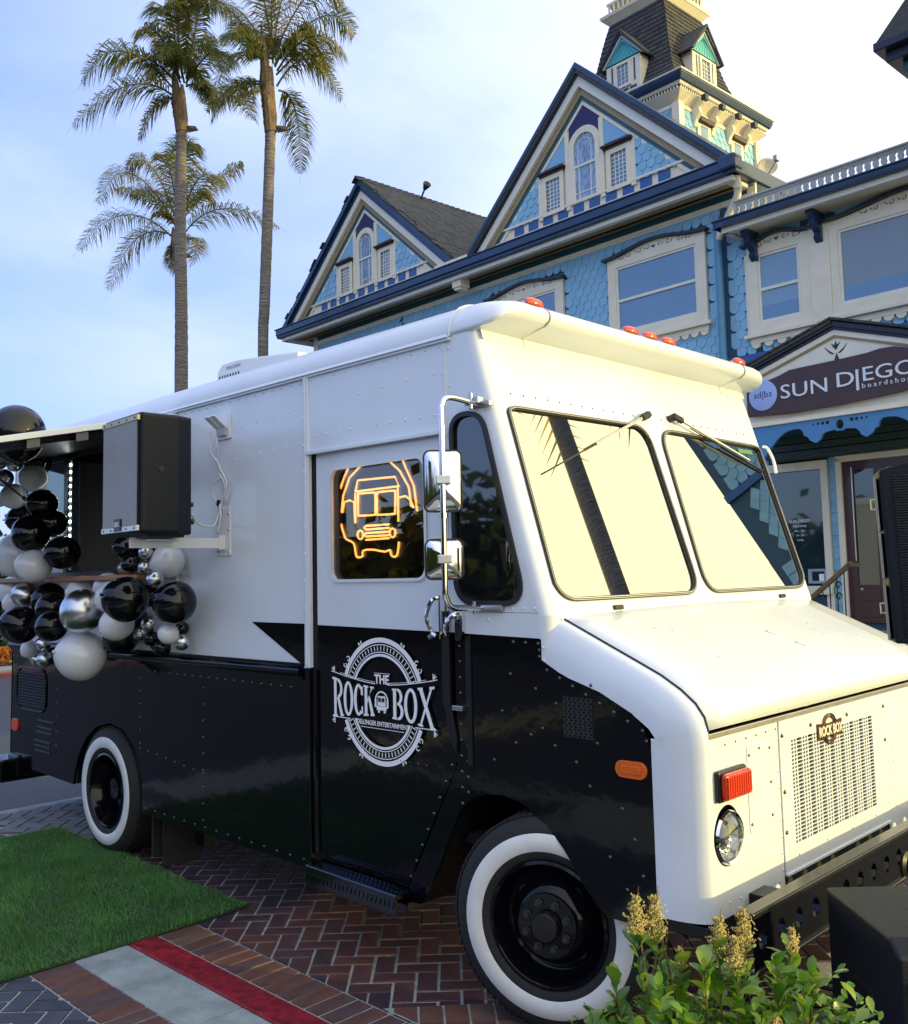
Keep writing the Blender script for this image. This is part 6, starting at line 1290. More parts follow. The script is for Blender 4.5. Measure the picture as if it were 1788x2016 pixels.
# place shingles: largest in view as single parts
hp = Vector((2.64, -2.77, 1.75)); mesh_ = bpy.data.meshes.new('shingle'); mesh_.from_pydata(SV, [], SF); mesh_.materials.append(BLUE); mesh_.update()
def hidden(c): return (c[2] < 5.35 and c[0] < -6.2) or c[0] > -.7 or (c[0] < -9 and c[2] < 6.1)
cand.sort(key=lambda c: (hidden(c), (Vector(c)-hp).length+(0 if c[0] < -3.4 or c[2] > 4.4 else 2)))
for c in cand[:300]:
    o = bpy.data.objects.new('shingle', mesh_); COL.objects.link(o); o.parent = H; o.location = c; o.rotation_euler.y = random.uniform(-.015, .015)
mb = MB()
for c in cand[300:]: mb.add([(c[0]+a, c[1]+b, c[2]+d) for a, b, d in SV], SF, random.random()+.001)
tag(mb.build('shingles_beyond', BLUE, H, norm=False), kind='stuff')
rebase(H, (-6.0, 8.1, 0))
HB = lambda x, y, z: Matrix.Rotation(-.0527, 3, 'Z') @ Vector((x, y, z))
# satellite dish and small lamp on the roofs
p = HB(-4.88, 11.0, 7.75); D_ = empty('satellite_dish', p, -.0527); tag(D_, 'small tan satellite dish behind the eave corner below the tower', 'satellite dish')
m = MB(); m.lathe([(.0005, 0), (.10, .01), (.19, .035), (.26, .07), (.265, .065), (.19, .025), (.10, .0), (.0005, -.01)], (0, 0, .40), (.6, -.75, .25), 28); m.v = [(x*.62, y*.62, (z-.4)*.62+.4) for x, y, z in m.v]; m.build('dish', mat('tan_dish_paint', (.55, .46, .28), .4), D_, smooth='full')
m = MB(); m.tube([(0, 0, -1.2), (0, 0, .36)], .025, 8); m.tube([(0, .02, .30), (.30, -.28, .32)], .012, 6); m.obox((.33, -.30, .36), (.03, 0, 0), (0, .05, 0), (0, 0, .04)); m.build('mast', STEEL, D_)
p = HB(-11.0, 8.9, 9.08); D_ = empty('roof_floodlight', p); tag(D_, 'small black floodlight on the ridge of the left gable', 'floodlight')
m = MB(); m.tube([(0, 0, -.05), (.12, .0, .12)], .018, 6); m.lathe([(.03, 0), (.08, .12), (.08, .14), (.0005, .10)], (.10, 0, .10), (.8, -.2, .5), 14); m.build('floodlight_head', K_SATIN, D_)
# shop sign board on the porch gable
p = HB(-1.92, 6.76, 3.44); SG = empty('shop_sign', p, -.0527); tag(SG, 'long brown shop sign with white letters on the porch gable', 'sign')
SGF = lambda u, v, w_: (u, -w_, v)
tp = [(-1.02, .29), (-.62, .385), (-.50, .425), (-.40, .43), (-.0, .44), (.35, .455), (.48, .475), (.62, .47), (1.02, .36)]; bt = [(1.02, .05), (.6, .0), (0, -.035), (-.5, -.045), (-1.02, -.02)]
m = MB(); m.plate(tp+bt, SGF, .035); m.build('sign_board', SIGNB, SG, bevel=.005)
m = MB(); m.lathe([(.168, 0), (.168, .045), (.160, .048), (.0005, .048)], (-.815, .0, .195), (0, -1, 0), 40); dd_ = m.build('sign_disc', SIGNC, SG, smooth=30)
text_mesh('sd|b', 'disc_lettering', NAVYK, dd_, lambda u, v, w_: (-.835+u, -.0485-w_, .17+v), .105, .001)
text_mesh('s', 'disc_lettering', NAVYK, dd_, lambda u, v, w_: (-.722-u, -.0485-w_, .17+v), .105, .001)
text_mesh('SUN', 'sign_lettering', SIGNW, SG, lambda u, v, w_: (-.335+u, -.040-w_, .125+v), .215, .006, 1.32, spacing=1.02)
text_mesh('D', 'sign_lettering', SIGNW, SG, lambda u, v, w_: (.115+u, -.040-w_, .15+v), .215, .006, 1.35)
m = MB(); m.box(.232, .258, -.048, -.034, .085, .30); m.build('sign_lettering', SIGNW, SG)
text_mesh('EGO', 'sign_lettering', SIGNW, SG, lambda u, v, w_: (.285+u, -.040-w_, .17+v), .205, .006, 1.30, align='LEFT')
text_mesh('boardshop', 'sign_lettering', SIGNW, SG, lambda u, v, w_: (.285+u, -.040-w_, .10+v), .072, .004, 1.05, align='LEFT', spacing=1.55)
# handrail by the porch steps
RL = empty('step_handrail', HB(-1.9, 6.3, .4), -.0527); tag(RL, 'brown handrail over black scrolled iron railing in front of the shop door', 'handrail')
m = MB(); m.obox((-.02, 0, 1.165), (.27, 0, .215), (0, .025, 0), (-.012, 0, .018)); m.obox((.26, 0, 1.355), (.06, 0, -.002), (0, .025, 0), (0, 0, .016)); m.build('rail', RAILM, RL, bevel=.006)
for k in range(6):
    x_ = -.21+k*.075; m = MB(); m.tube([(x_, 0, .2), (x_, 0, .98+(x_+.21)*.80)], .007, 6); m.build('baluster', IRON, RL)
for x_, z_ in ((-.17, 1.02), (.10, 1.16), (.10, 1.05), (-.17, .9)):
    m = MB(); m.tube([(x_+.035*(1-.7*t)*math.cos(6.5*t), 0, z_+.045*(1-.7*t)*math.sin(6.5*t)) for t in [i/14 for i in range(15)]], .007, 5); m.build('scroll', IRON, RL)
# ------------------------------------------------------------------ palms
PALMS= {'A': ([(-14.546, 6.615, 5.505, 0.147), (-14.409, 6.531, 7.216, 0.137), (-14.28, 6.429, 9.029, 0.126), (-14.122, 6.367, 10.74, 0.111)], [[(-14.14, 6.26, 11.43), (-14.54, 5.18, 12.31), (-14.88, 4.6, 11.16)], [(-14.15, 6.27, 11.31), (-14.25, 5.28, 11.44), (-14.77, 4.34, 10.18)], [(-14.15, 6.27, 11.31), (-14.35, 5.86, 11.16), (-14.54, 5.64, 10.27)], [(-14.09, 6.27, 11.7), (-13.63, 5.8, 13.09), (-13.64, 5.41, 12.02)], [(-14.09, 6.27, 11.7), (-13.6, 5.75, 12.18), (-13.32, 5.48, 11.37)], [(-14.07, 6.31, 11.62), (-14.16, 5.92, 12.25), (-14.19, 5.82, 11.65)], [(-14.02, 6.36, 11.62), (-14.63, 6.52, 12.85), (-14.89, 6.94, 12.35)], [(-13.98, 6.38, 11.7), (-14.11, 6.76, 12.97), (-14.17, 7.21, 12.37)], [(-13.99, 6.39, 11.62), (-14.12, 6.77, 12.19), (-14.37, 7.01, 11.4)], [(-14.04, 6.33, 11.7), (-13.65, 5.98, 12.62), (-13.33, 5.85, 12.93)], [(-13.99, 6.39, 11.58), (-13.92, 6.48, 12.11), (-13.93, 6.57, 11.62)], [(-14.0, 6.35, 11.78), (-13.38, 6.34, 12.81), (-13.26, 6.1, 13.05)], [(-13.99, 6.39, 11.62), (-13.02, 6.55, 12.17), (-12.74, 6.47, 11.24)], [(-14.1, 6.28, 11.58), (-14.12, 5.33, 12.04), (-14.13, 4.87, 11.12)], [(-14.06, 6.3, 11.7), (-13.97, 5.65, 12.62), (-14.01, 5.28, 11.97)], [(-14.1, 6.28, 11.54), (-14.91, 6.33, 12.34), (-15.51, 6.38, 12.21)], [(-13.99, 6.39, 11.54), (-14.12, 6.95, 11.88), (-14.34, 7.26, 11.48)]]), 'B': ([(-12.514, 7.174, 5.75, 0.11), (-12.403, 7.138, 6.894, 0.115), (-12.233, 7.1, 8.514, 0.115), (-12.055, 7.057, 10.229, 0.11)], [[(-12.04, 6.92, 11.4), (-12.96, 6.47, 13.15), (-13.84, 6.09, 12.83)], [(-12.07, 6.94, 11.07), (-12.88, 6.77, 11.32), (-13.6, 6.56, 10.84)], [(-12.08, 6.95, 10.88), (-12.03, 6.36, 10.65), (-11.56, 6.47, 9.88)], [(-12.1, 6.92, 11.03), (-12.32, 6.29, 10.86), (-12.45, 6.0, 10.04)], [(-11.91, 7.1, 10.99), (-11.53, 7.65, 11.82), (-11.27, 8.23, 10.71)], [(-11.89, 7.13, 10.91), (-11.94, 7.61, 10.79), (-12.22, 7.85, 9.42)], [(-11.91, 7.05, 11.39), (-11.55, 8.0, 12.85), (-11.44, 8.69, 12.32)], [(-11.93, 7.02, 11.51), (-12.07, 7.45, 13.54), (-12.05, 8.05, 13.42)], [(-12.01, 6.95, 11.4), (-11.9, 6.15, 11.42), (-11.9, 5.71, 10.05)], [(-11.98, 6.97, 11.43), (-12.26, 6.86, 12.05), (-12.48, 6.86, 11.55)], [(-11.93, 7.03, 11.43), (-12.12, 7.12, 12.21), (-12.24, 7.33, 11.63)], [(-11.91, 7.05, 11.39), (-11.63, 7.27, 11.95), (-11.68, 7.3, 11.4)], [(-11.93, 7.02, 11.51), (-11.58, 6.46, 13.03), (-11.71, 5.91, 12.65)], [(-11.93, 7.02, 11.51), (-11.19, 7.49, 13.05), (-10.83, 7.9, 12.32)], [(-12.01, 6.95, 11.4), (-11.82, 6.19, 11.81), (-11.7, 5.79, 11.09)], [(-11.9, 7.09, 11.21), (-11.81, 8.0, 12.24), (-12.11, 8.41, 11.7)], [(-11.98, 6.97, 11.51), (-12.78, 6.8, 12.97), (-13.64, 6.49, 12.99)], [(-11.93, 7.02, 11.51), (-11.89, 6.97, 13.03), (-11.76, 7.14, 13.24)], [(-11.89, 7.09, 11.28), (-11.06, 7.38, 11.94), (-10.52, 7.73, 11.09)], [(-11.95, 7.0, 11.51), (-12.78, 6.93, 12.7), (-13.28, 7.07, 12.41)], [(-11.91, 7.06, 11.36), (-11.56, 7.44, 12.3), (-11.48, 7.7, 11.78)]]), 'C': ([(-18.993, 9.157, 6.491, 0.089), (-18.87, 9.067, 8.144, 0.089), (-18.814, 8.961, 9.417, 0.089), (-18.801, 8.909, 9.927, 0.102)], [[(-18.85, 8.82, 10.29), (-20.28, 8.1, 11.44), (-21.67, 7.45, 10.24)], [(-18.79, 8.84, 10.63), (-20.06, 8.09, 12.62), (-21.05, 7.78, 11.37)], [(-18.88, 8.78, 10.39), (-19.58, 8.08, 10.51), (-20.22, 7.68, 8.86)], [(-18.78, 8.83, 10.73), (-19.01, 8.2, 12.4), (-19.42, 7.73, 11.89)], [(-18.71, 8.9, 10.73), (-18.05, 9.62, 11.9), (-17.64, 10.11, 12.28)], [(-18.66, 8.98, 10.43), (-17.8, 9.58, 11.2), (-16.69, 10.68, 10.35)], [(-18.68, 8.99, 10.23), (-17.92, 9.0, 10.18), (-17.89, 8.66, 9.21)], [(-18.7, 8.9, 10.77), (-18.34, 8.58, 12.7), (-17.72, 8.98, 12.16)], [(-18.77, 8.83, 10.78), (-19.42, 8.74, 11.82), (-20.32, 8.34, 11.67)], [(-18.74, 8.87, 10.73), (-18.16, 8.27, 12.04), (-17.87, 7.91, 11.84)], [(-18.67, 8.93, 10.72), (-17.63, 8.82, 11.79), (-16.8, 9.07, 11.05)], [(-18.82, 8.85, 10.24), (-19.16, 8.83, 9.96), (-19.15, 9.1, 9.4)], [(-18.75, 8.87, 10.63), (-18.84, 8.22, 11.24), (-19.37, 7.36, 11.37)], [(-18.71, 8.9, 10.73), (-18.33, 9.23, 11.62), (-18.09, 9.59, 11.13)], [(-18.71, 8.9, 10.73), (-18.36, 8.91, 12.82), (-18.57, 8.71, 12.51)], [(-18.79, 8.84, 10.58), (-18.81, 8.42, 10.99), (-18.9, 8.15, 10.59)]])}
def palm(key, label, big):
    tr, fr = PALMS[key]; base = Vector(tr[0][:3]); base.z = -.05; dirv = Vector(tr[0][:3])-Vector(tr[1][:3]); b0 = Vector(tr[0][:3])
    foot = b0+dirv*0; foot = Vector((b0.x, b0.y, -.05))
    root = empty('palm_tree', foot); tag(root, label, 'palm tree')
    pts = [Vector((0, 0, 0))]+[Vector(t[:3])-foot for t in tr]; rr = [tr[0][3]*1.35]+[t[3] for t in tr]
    sp = smooth_path(pts, 12); rad = []
    for i in range(len(sp)):
        t = i/12; k = min(int(t), len(rr)-2); rad.append(.90*(rr[k]+(rr[k+1]-rr[k])*(t-k))*(1+.035*math.sin(i*2.9)))
    m = MB(); m.tube(sp, rad, 16); m.build('trunk', TRUNK, root, smooth='full')
    crown = Vector(fr[0][0])-foot; top = pts[-1]
    # trunk boots / husk
    m = MB(); ax = (crown-top)
    for k in range(26):
        a = k*2.4; h_ = k/26; c_ = top+ax*(h_*.75); r_ = rr[-1]*(1.0+.1*h_); d = Vector((math.cos(a), math.sin(a), 0)); u = Vector((-math.sin(a), math.cos(a), 0))
        m.add([c_+d*r_+u*.07-Vector((0, 0, .05)), c_+d*r_-u*.07-Vector((0, 0, .05)), c_+d*(r_*.85)-u*.035+Vector((0, 0, .42)), c_+d*(r_*.85)+u*.035+Vector((0, 0, .42)), c_+d*(r_+.02)+Vector((0, 0, .1))], [(0, 1, 4), (1, 2, 4), (2, 3, 4), (3, 0, 4)], .3)
    m.tube([top-Vector((0, 0, .1)), top+ax*.45, top+ax*.95, top+ax*1.3, top+ax*1.6], [rr[-1]*1.1, rr[-1]*1.15, rr[-1]*.85, rr[-1]*.6, rr[-1]*.15], 10)
    d = Vector((.7, .35, -.28)); m.add([top+Vector((.05, 0, .02)), top+Vector((.1, .1, -.12)), top+d*.5, top+d*.4+Vector((0, 0, .08))], [(0, 1, 2, 3)])
    m.build('husk', HUSK, root, norm=False)
    for fi, (a, b, c_) in enumerate(fr):
        a, b, c_ = Vector(a)-foot, Vector(b)-foot, Vector(c_)-foot
        ctrl = b*2-(a+c_)*.5; ctrl = (b+ctrl)/2 if True else b; n_ = 62; m = MB(); cur = [a*(1-t)**2+ctrl*2*t*(1-t)+c_*t*t for t in [i/n_ for i in range(n_+1)]]
        m.tube(cur[::4]+[cur[-1]], [.022*(1-.85*i/12) for i in range(len(cur[::4])+1)], 5, r=.02)
        ln_f = sum((cur[i+1]-cur[i]).length for i in range(n_)); dry = random.random() < .14
        lm = min(.78, ln_f*.30)
        for i in range(5, n_):
            for rep in range(2):
                t = (i+rep*.5)/n_; p = cur[i].lerp(cur[min(i+1, n_)], rep*.5); tg = (cur[min(i+1, n_)]-cur[i-1]).normalized()
                side = tg.cross(Vector((0, 0, 1)));
                if side.length < .1: side = Vector((1, 0, 0))
                side.normalize(); upn = side.cross(tg).normalized()
                for s_ in (-1, 1):
                    l_ = lm*(math.sin(math.pi*min(1, .10+t*.95))**.55)*random.uniform(.75, 1.1)
                    el = random.uniform(-.35, .55); dv = (side*s_*math.cos(el)+upn*math.sin(el)*.8+tg*random.uniform(.35, .8)).normalized()
                    w_ = tg*.0105; q1 = p+dv*l_*.5+Vector((0, 0, -.05*l_)); q2 = p+dv*l_*.86+Vector((0, 0, -l_*random.uniform(.35, .60)))
                    rv_ = random.random()*.62+.001 if not dry else .8+random.random()*.15
                    if t > .86 and random.random() < .35: rv_ = .93
                    m.add([p-w_*.6, p+w_*.6, q1+w_, q1-w_, q2], [(0, 1, 2, 3), (3, 2, 4)], rv_)
        m.build('frond', LEAFP, root, norm=False)
palm('A', 'tall palm with the leftmost straight trunk rising behind the van roof', 1)
palm('B', 'tall palm with the fuller crown, its trunk nearest to the blue house', 1)
palm('C', 'shorter farther palm whose crown shows behind the left tall trunk', 0)
# a palm beyond the frame that the windscreen mirrors
def plain_palm(x, y, hgt_, label, lean=(0, 0), rad_=.24):
    root = empty('palm_tree', (x, y, -.05)); tag(root, label, 'palm tree'); top = Vector((lean[0], lean[1], hgt_))
    m = MB(); m.tube([top*t for t in [i/10 for i in range(11)]], [rad_*1.1]+[rad_]*10, 12); m.build('trunk', TRUNK, root, smooth='full')
    m = MB()
    for k in range(20):
        a = k*2.4; el = R(55-4.5*k+random.uniform(-8, 8)); d = Vector((math.cos(a)*math.cos(el), math.sin(a)*math.cos(el), math.sin(el))); L_ = 2.6
        cur = [top+d*L_*t+Vector((0, 0, -1.5*t*t)) for t in [i/14 for i in range(15)]]
        for i in range(2, 14):
            tg = (cur[i+1]-cur[i]).normalized(); side = tg.cross(Vector((0, 0, 1))).normalized()
            for s_ in (-1, 1): p = cur[i]; q = p+(side*s_+tg*.5).normalized()*.7+Vector((0, 0, -.3)); m.add([p-tg*.05, p+tg*.05, q], [(0, 1, 2)], random.random()*.6)
    m.build('crown', LEAFP, root, norm=False)
plain_palm(10.1, 14.6, 13.5, 'palm standing out of view in front of the house, seen only in the windscreen', (-3.0, .0), .21)
# ------------------------------------------------------------------ loudspeakers at the right edge
A_ = R(38)
RAILG = mat('pale_metal_rail', (.30, .30, .27), .45, .5)
SB = empty('subwoofer', (1.408, -.107, 0), R(0)); tag(SB, 'black wedge shaped floor loudspeaker at the lower right corner', 'speaker')
fwd = Vector((.713, .70, 0)); dep = Vector((-.70, .713, 0))
T_ = lambda r_, d_, z_: tuple(Vector((r_*fwd.x+d_*dep.x, r_*fwd.y+d_*dep.y, z_)))
m = MB(); m.add([T_(0, 0, 0), T_(.60, 0, 0), T_(.60, .5, 0), T_(-.01, .5, 0), T_(0, 0, .665), T_(.60, 0, .665), T_(.60, .06, .70), T_(.60, .5, .70), T_(-.01, .5, .70), T_(0, .06, .70)], [(0, 3, 2, 1), (0, 1, 5, 4), (4, 5, 6, 9), (9, 6, 7, 8), (3, 8, 7, 2), (1, 2, 7, 6, 5), (0, 4, 9, 8, 3)]); m.build('cabinet', SPK, SB, bevel=.010, seg=3)
m = MB()
for k in range(30): m.obox(T_(.30, -.006, .04+k*.019), Vector(T_(.27, 0, 0)), Vector(T_(0, .006, 0)), (0, 0, .0075))
tag(m.build('grille_ribs', SPKD, SB), kind='stuff')
m = MB(); m.plate(rrect(.16, .34, .40, .50, .04, 5), lambda u, v, w_: T_(-.004-w_, u, v), .006, [rrect(.175, .325, .415, .485, .03, 5)]); m.build('side_handle', K_SATIN, SB)
TS = empty('column_loudspeaker', (1.40, .135, 1.52)); tag(TS, 'tall dark loudspeaker with ribbed grille on a pole above the floor speaker', 'speaker')
f2 = Vector((.939, .344, 0)); d2 = Vector((-.344, .939, 0)); T3 = lambda r_, d_, z_: tuple(f2*r_+d2*d_+Vector((0, 0, z_))-f2*z_*.03)
m = MB(); m.add([T3(-.055, .03, 0), T3(-.035, -.05, -.005), T3(.40, -.05, -.005), T3(.40, .28, 0), T3(-.02, .28, 0), T3(-.055, .03, .515), T3(-.035, -.05, .525), T3(.03, -.05, .545), T3(.40, -.05, .545), T3(.40, .28, .535), T3(-.02, .28, .515)], [(4, 3, 2, 1, 0), (5, 6, 7, 8, 9, 10), (0, 1, 6, 5), (1, 2, 8, 7, 6), (2, 3, 9, 8), (3, 4, 10, 9), (4, 0, 5, 10)]); m.build('cabinet', SPK, TS, bevel=.008)
m = MB()
for k in range(62): m.obox(T3(.19, -.055, .02+k*.0079), f2*.19, d2*.004, (0, 0, .0024))
tag(m.build('grille_ribs', SPKD, TS), kind='stuff')
for (z0_, z1_) in ((.005, .17), (.19, .33), (.335, .50)): m = MB(); m.obox(T3(-.050, -.012, (z0_+z1_)/2), f2*.004, d2*.026, Vector((0, 0, (z1_-z0_)/2))-f2*(z1_-z0_)*.015); m.build('side_rail', RAILG, TS, bevel=.003)
for z_ in (.10, .42): m = MB(); m.tube([T3(-.05, .0, z_-.015), T3(-.066, .0, z_-.015), T3(-.066, .0, z_+.015), T3(-.05, .0, z_+.015)], .003, 6); m.build('rigging_pin', ALU, TS)
PO = empty('speaker_pole', (1.50, .36, .0)); tag(PO, 'steel pole carrying the column loudspeaker behind the floor speaker', 'speaker stand')
m = MB(); m.tube([(.13, .0, .0), (.13, 0, 1.56)], .018, 10); m.build('pole', K_SATIN, PO, smooth=40)
# coiled cables on the ground
CBL = empty('ground_cables', (.78, .75, 0)); tag(CBL, 'coil of black cables lying on the ground left of the floor speaker', 'cable')
for k in range(5):
    r_ = .22+.03*k; m = MB(); m.tube([(r_*math.cos(t)+.03*math.sin(3*t+k), r_*.8*math.sin(t), .014+.010*k+.015*math.sin(2*t+k)) for t in [i*.3 for i in range(23)]], .009, 6); m.build('cable_loop', K_SATIN, CBL, smooth='full')
m = MB(); m.tube(smooth_path([(.2, .1, .02), (.5, .3, .02), (.8, .2, .02), (1.0, -.1, .02)]), .009, 6); m.build('cable_tail', K_SATIN, CBL)
# ------------------------------------------------------------------ foreground shrub
SR = empty('flowering_shrub', (1.25, -.72, 0)); tag(SR, 'leafy green shrub with yellow blossom spikes in front of the van bumper', 'shrub')
def at(u, v, d):      # camera-independent basis written out once: r across, z up, d depth from the plant centre
    return None
LO = [( 0, 0), (.30, .20), (.58, .31), (.83, .24), (1, 0), (.83, -.24), (.58, -.31), (.30, -.20)]
def leafmesh(l_, curl):
    vs = [(0, 0, 0)]+[(x*l_, y*l_*.9, -curl*l_*x*x+.10*l_*abs(y)*2.2) for x, y in LO[1:4]]+[(l_, 0, -curl*l_)]+[(x*l_, y*l_*.9, -curl*l_*x*x+.10*l_*abs(y)*2.2) for x, y in LO[5:8]]+[(x*l_, 0, -curl*l_*x*x) for x in (.30, .55, .80)]
    fs = [(0, 8, 1), (1, 8, 9, 2), (2, 9, 10, 3), (3, 10, 4), (0, 7, 8), (7, 6, 9, 8), (6, 5, 10, 9), (5, 4, 10)]
    me = bpy.data.meshes.new('leaf'); me.from_pydata(vs, [], fs); me.materials.append(LEAF); me.polygons.foreach_set('use_smooth', [True]*len(fs)); me.update(); return me
LMS = [leafmesh(.050, .1), leafmesh(.060, .35), leafmesh(.040, -.1)]
# stems: (across, depth, top height, blossom size) relative to the root, across = to the right in view
stems = []
shr = [(-.17, .02, .80, .10, 1), (-.10, .05, .79, .11, 1), (.09, .0, .76, .09, 1), (.19, .05, .76, .10, 1), (.13, -.03, .73, .09, 1), (.34, .03, .73, .06, 1), (-.03, .02, .70, .05, 1), (-.27, -.05, .57, .05, 1), (-.46, -.05, .53, .04, 0), (-.38, -.02, .49, .03, 0),
       (-.13, -.08, .66, 0, 0), (.02, -.06, .69, 0, 0), (.08, .06, .66, 0, 0), (.27, -.02, .68, 0, 0), (.32, -.08, .66, 0, 0), (.40, .03, .64, 0, 0), (.45, -.05, .58, 0, 0), (.22, -.10, .60, .06, 1), (.15, -.12, .56, .07, 1), (-.05, -.12, .60, 0, 0), (-.20, -.10, .58, 0, 0), (.36, -.12, .56, 0, 0), (.0, -.10, .53, 0, 0), (.50, -.05, .53, .05, 1), (.42, -.12, .52, .05, 1), (-.30, -.12, .50, .04, 1), (-.12, -.14, .52, 0, 0), (.10, -.14, .50, 0, 0), (.28, -.15, .50, 0, 0), (-.24, .05, .62, 0, 0), (.18, .10, .62, 0, 0), (-.05, .10, .62, 0, 0), (.36, .10, .60, 0, 0)]
random.seed(11); ST = MB(); nleaf = 0; BL_ = MB(); lf = []
for (r_, d_, z_, bs, fl_) in shr:
    z_ *= 1.16; r_ = r_*.76-.105; tp_ = Vector(fwd)*r_+Vector(dep)*d_+Vector((0, 0, z_)); b_ = Vector(fwd)*(r_*.55)+Vector(dep)*(d_*.5)+Vector((0, 0, 0)); top_l = z_-bs
    mid = b_.lerp(tp_, .5)+Vector((random.uniform(-.03, .03), random.uniform(-.03, .03), 0)); P_ = smooth_path([b_, mid, tp_], 8); ST.tube(P_, [.006-.004*i/16 for i in range(17)], 5)
    for k in range(19):
        t = .40+.60*k/18; i_ = min(15, int(t*16)); p = P_[i_].lerp(P_[i_+1], t*16-i_); p.z -= bs*.9
        for q in range(2 if k % 3 else 3):
            a = k*2.4+q*math.pi+random.uniform(-.4, .4); el = R(random.uniform(25, 80)); lf.append((p, a, el, random.choice(LMS), random.uniform(.75, 1.25)))
    if bs:
        for k in range(int(1500*bs/.13)):
            h_ = random.random(); rad = bs*.46*(1-h_*.85)+.004; a = random.uniform(0, 6.28); br_ = int(a/6.28*9); a = br_*.7+random.uniform(-.12, .12)+h_*9; rr_ = random.random()**.6*rad*(1 if br_ % 2 else .62)*(.75+.25*math.sin(br_*5+r_*40))
            p = tp_+Vector((math.cos(a)*rr_, math.sin(a)*rr_, -bs*.9+h_*bs*1.05+rr_*.9)); s_ = random.uniform(.0018, .0036)
            BL_.add([p+Vector((s_, 0, 0)), p+Vector((-s_, s_*.5, 0)), p+Vector((0, -s_, s_*.4)), p+Vector((0, 0, s_*1.6))], [(0, 1, 3), (1, 2, 3), (2, 0, 3), (0, 2, 1)], random.random()+.001)
        for k in range(9): a = k*.9; ST.tube([tp_+Vector((0, 0, -bs*.8+k*bs*.08)), tp_+Vector((math.cos(a)*bs*.3*(1-k/12), math.sin(a)*bs*.3*(1-k/12), -bs*.45+k*bs*.11))], [.0016, .0007], 4)
ST.build('stems', STEM, SR); BL_.build('blossom', BLOOM, SR, norm=False)
random.shuffle(lf); lf.sort(key=lambda t: -t[0].z+(Vector(dep)).dot(t[0])*1.2)
def leafM(t): return Matrix.Translation(t[0]) @ Matrix.Rotation(t[1], 4, 'Z') @ Matrix.Rotation(-t[2], 4, 'Y') @ Matrix.Rotation(random.uniform(-.6, .6), 4, 'X') @ Matrix.Scale(t[4], 4)
for t in lf[:300]:
    o = bpy.data.objects.new('leaf', t[3]); COL.objects.link(o); o.parent = SR; o.matrix_local = leafM(t)
mb = MB()
for t in lf[300:]: M_ = leafM(t); mb.add([tuple(M_ @ v.co) for v in t[3].vertices], [tuple(p.vertices) for p in t[3].polygons], random.random()+.001)
for k in range(2600):
    u_ = random.uniform(-.50, .30); p = Vector(fwd)*u_+Vector(dep)*random.uniform(-.15, .14)+Vector((0, 0, random.uniform(.3, .70-.5*max(0, -.2-u_)+.03*math.sin(u_*31)))); M_ = leafM((p, random.uniform(0, 6.28), R(random.uniform(-10, 60)), None, random.uniform(.5, 1))); me = random.choice(LMS); mb.add([tuple(M_ @ v.co) for v in me.vertices], [tuple(q.vertices) for q in me.polygons], random.random()+.001)
tag(mb.build('inner_leaves', LEAF, SR, norm=False, smooth='full'), kind='stuff')
# ------------------------------------------------------------------ far left: flower bed and hedge; behind the viewer, hedge and trees added for reflections
def bushes(name, label, cat, c, size, n, m_, lw=.12, kind='stuff', parent=None):
    mb = MB()
    cl = [(Vector((random.uniform(-1, 1)*size[0]*.8, random.uniform(-1, 1)*size[1]*.8, random.uniform(.15, .9)*size[2]))) for _ in range(24)]
    for k in range(n):
        p = random.choice(cl)+Vector((random.gauss(0, 1)*size[0]*.18, random.gauss(0, 1)*size[1]*.22, random.gauss(0, 1)*size[2]*.14))
        if p.z < 0: p.z = random.uniform(0, .2)
        a = Vector((random.uniform(-1, 1), random.uniform(-1, 1), random.uniform(-1, 1))).normalized()*lw; b = a.orthogonal().normalized()*lw*.5; mb.add([p-a, p-b, p+a, p+b], [(0, 1, 2, 3)], random.random()+.001)
    o = mb.build(name, m_, parent, norm=False); o.location = c
    if parent is None: tag(o, label, cat, kind=kind)
    return o
random.seed(5)
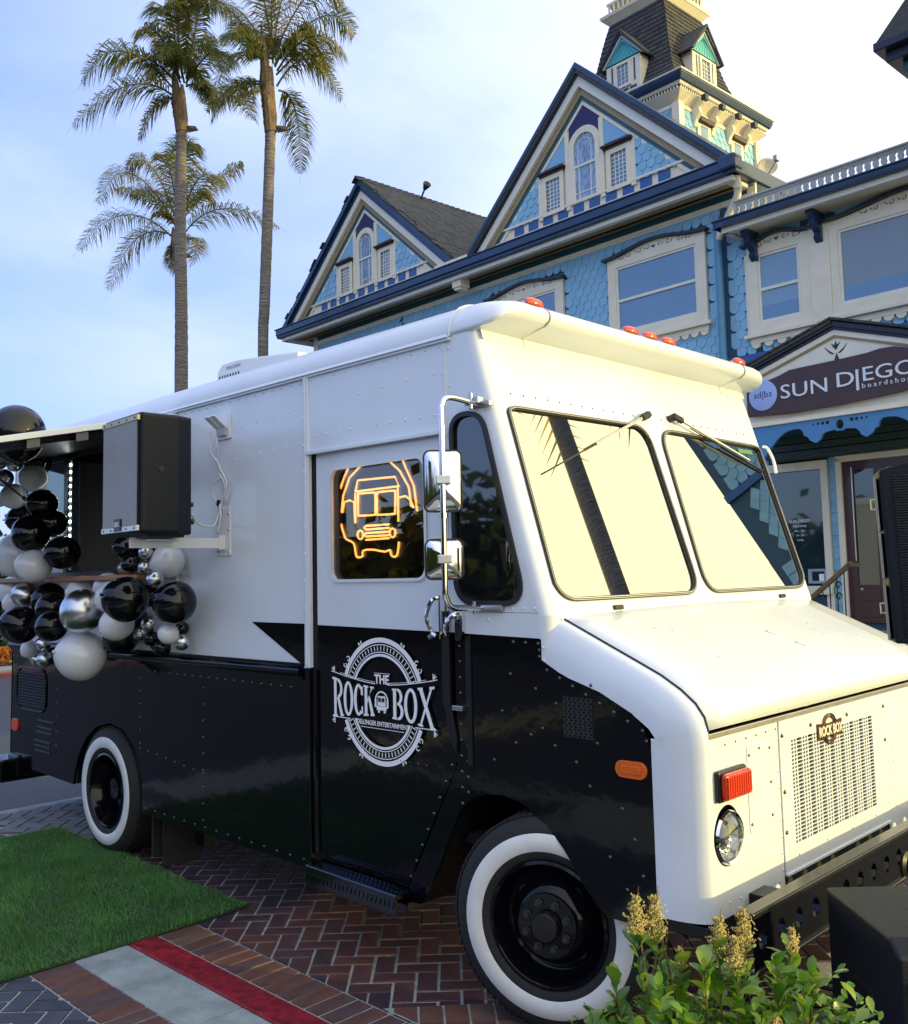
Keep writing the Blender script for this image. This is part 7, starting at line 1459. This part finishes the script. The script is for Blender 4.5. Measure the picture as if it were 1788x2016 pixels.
HEDGE = mat('hedge_leaf', (.03, .06, .02), .6, rnd=[(.02, .05, .018), (.05, .09, .02), (.09, .10, .03)])
FLOW = mat('orange_flower', (.6, .2, .02), .6, rnd=[(.75, .22, .02), (.6, .12, .01), (.75, .36, .03), (.10, .16, .03)])
bushes('hedge', 'dark green hedge across the road at the left frame edge', 'hedge', (-21.5, 4.6, .1), (1.6, 3.0, 2.6), 5000, HEDGE, .12, None)
bushes('flower_bed', 'low orange flowers along the far kerb at the left frame edge', 'flowers', (-19.2, 4.6, .05), (.5, 3, .32), 5000, FLOW, .05, None)
m = MB(); m.box(-18.9, -17.8, -8, 14, -.14, .02); tag(m.build('far_pavement', mat('pale_pavement', (.34, .32, .31), .8, var=.1), None), kind='structure')
m = MB(); m.box(-17.8, -17.6, -8, 14, -.14, -.02); tag(m.build('far_red_kerb', mat('faded_red_kerb', (.34, .08, .08), .6, var=.2), None), kind='structure')
for i, (x, y, hh, rr) in enumerate(((-9, -20, 5.5, 2.6), (1, -24, 8, 3.4))):  # unseen trees, put in to be mirrored by balloons and paint
    root = empty('reflection_tree', (x, y, 0)); tag(root, ('lower tree behind the hedge at the viewer\'s back, seen only in reflections', 'taller tree behind the hedge at the viewer\'s back, seen only in reflections')[i], 'tree', 'trees added behind the viewer for reflections')
    m = MB(); m.tube([(0, 0, 0), (.1, 0, hh*.5), (.2, .1, hh*.8)], [.2, .15, .08], 8); m.build('trunk', TRUNK, root); bushes('crown', '', '', (0, 0, hh*.30), (rr, rr, hh*.75), 1400, HEDGE, .32, None, root)
bushes('hedge', 'long dark hedge added behind the viewer, unseen except in reflections', 'hedge', (-4, -15, -.1), (20, 1.5, 3.6), 26000, HEDGE, .30, None)  # unseen hedge, put in so the black paint mirrors something dark
m = MB(); m.box(-26, 18, -16, -14.6, -.15, 2.9); o = m.build('reflection_hedge_core', mat('hedge_inside', (.008, .012, .006), .9), None); tag(o, 'dark inner mass of the long hedge added behind the viewer for reflections', 'hedge')  # solid filling of the added hedge, keeps its reflection dark
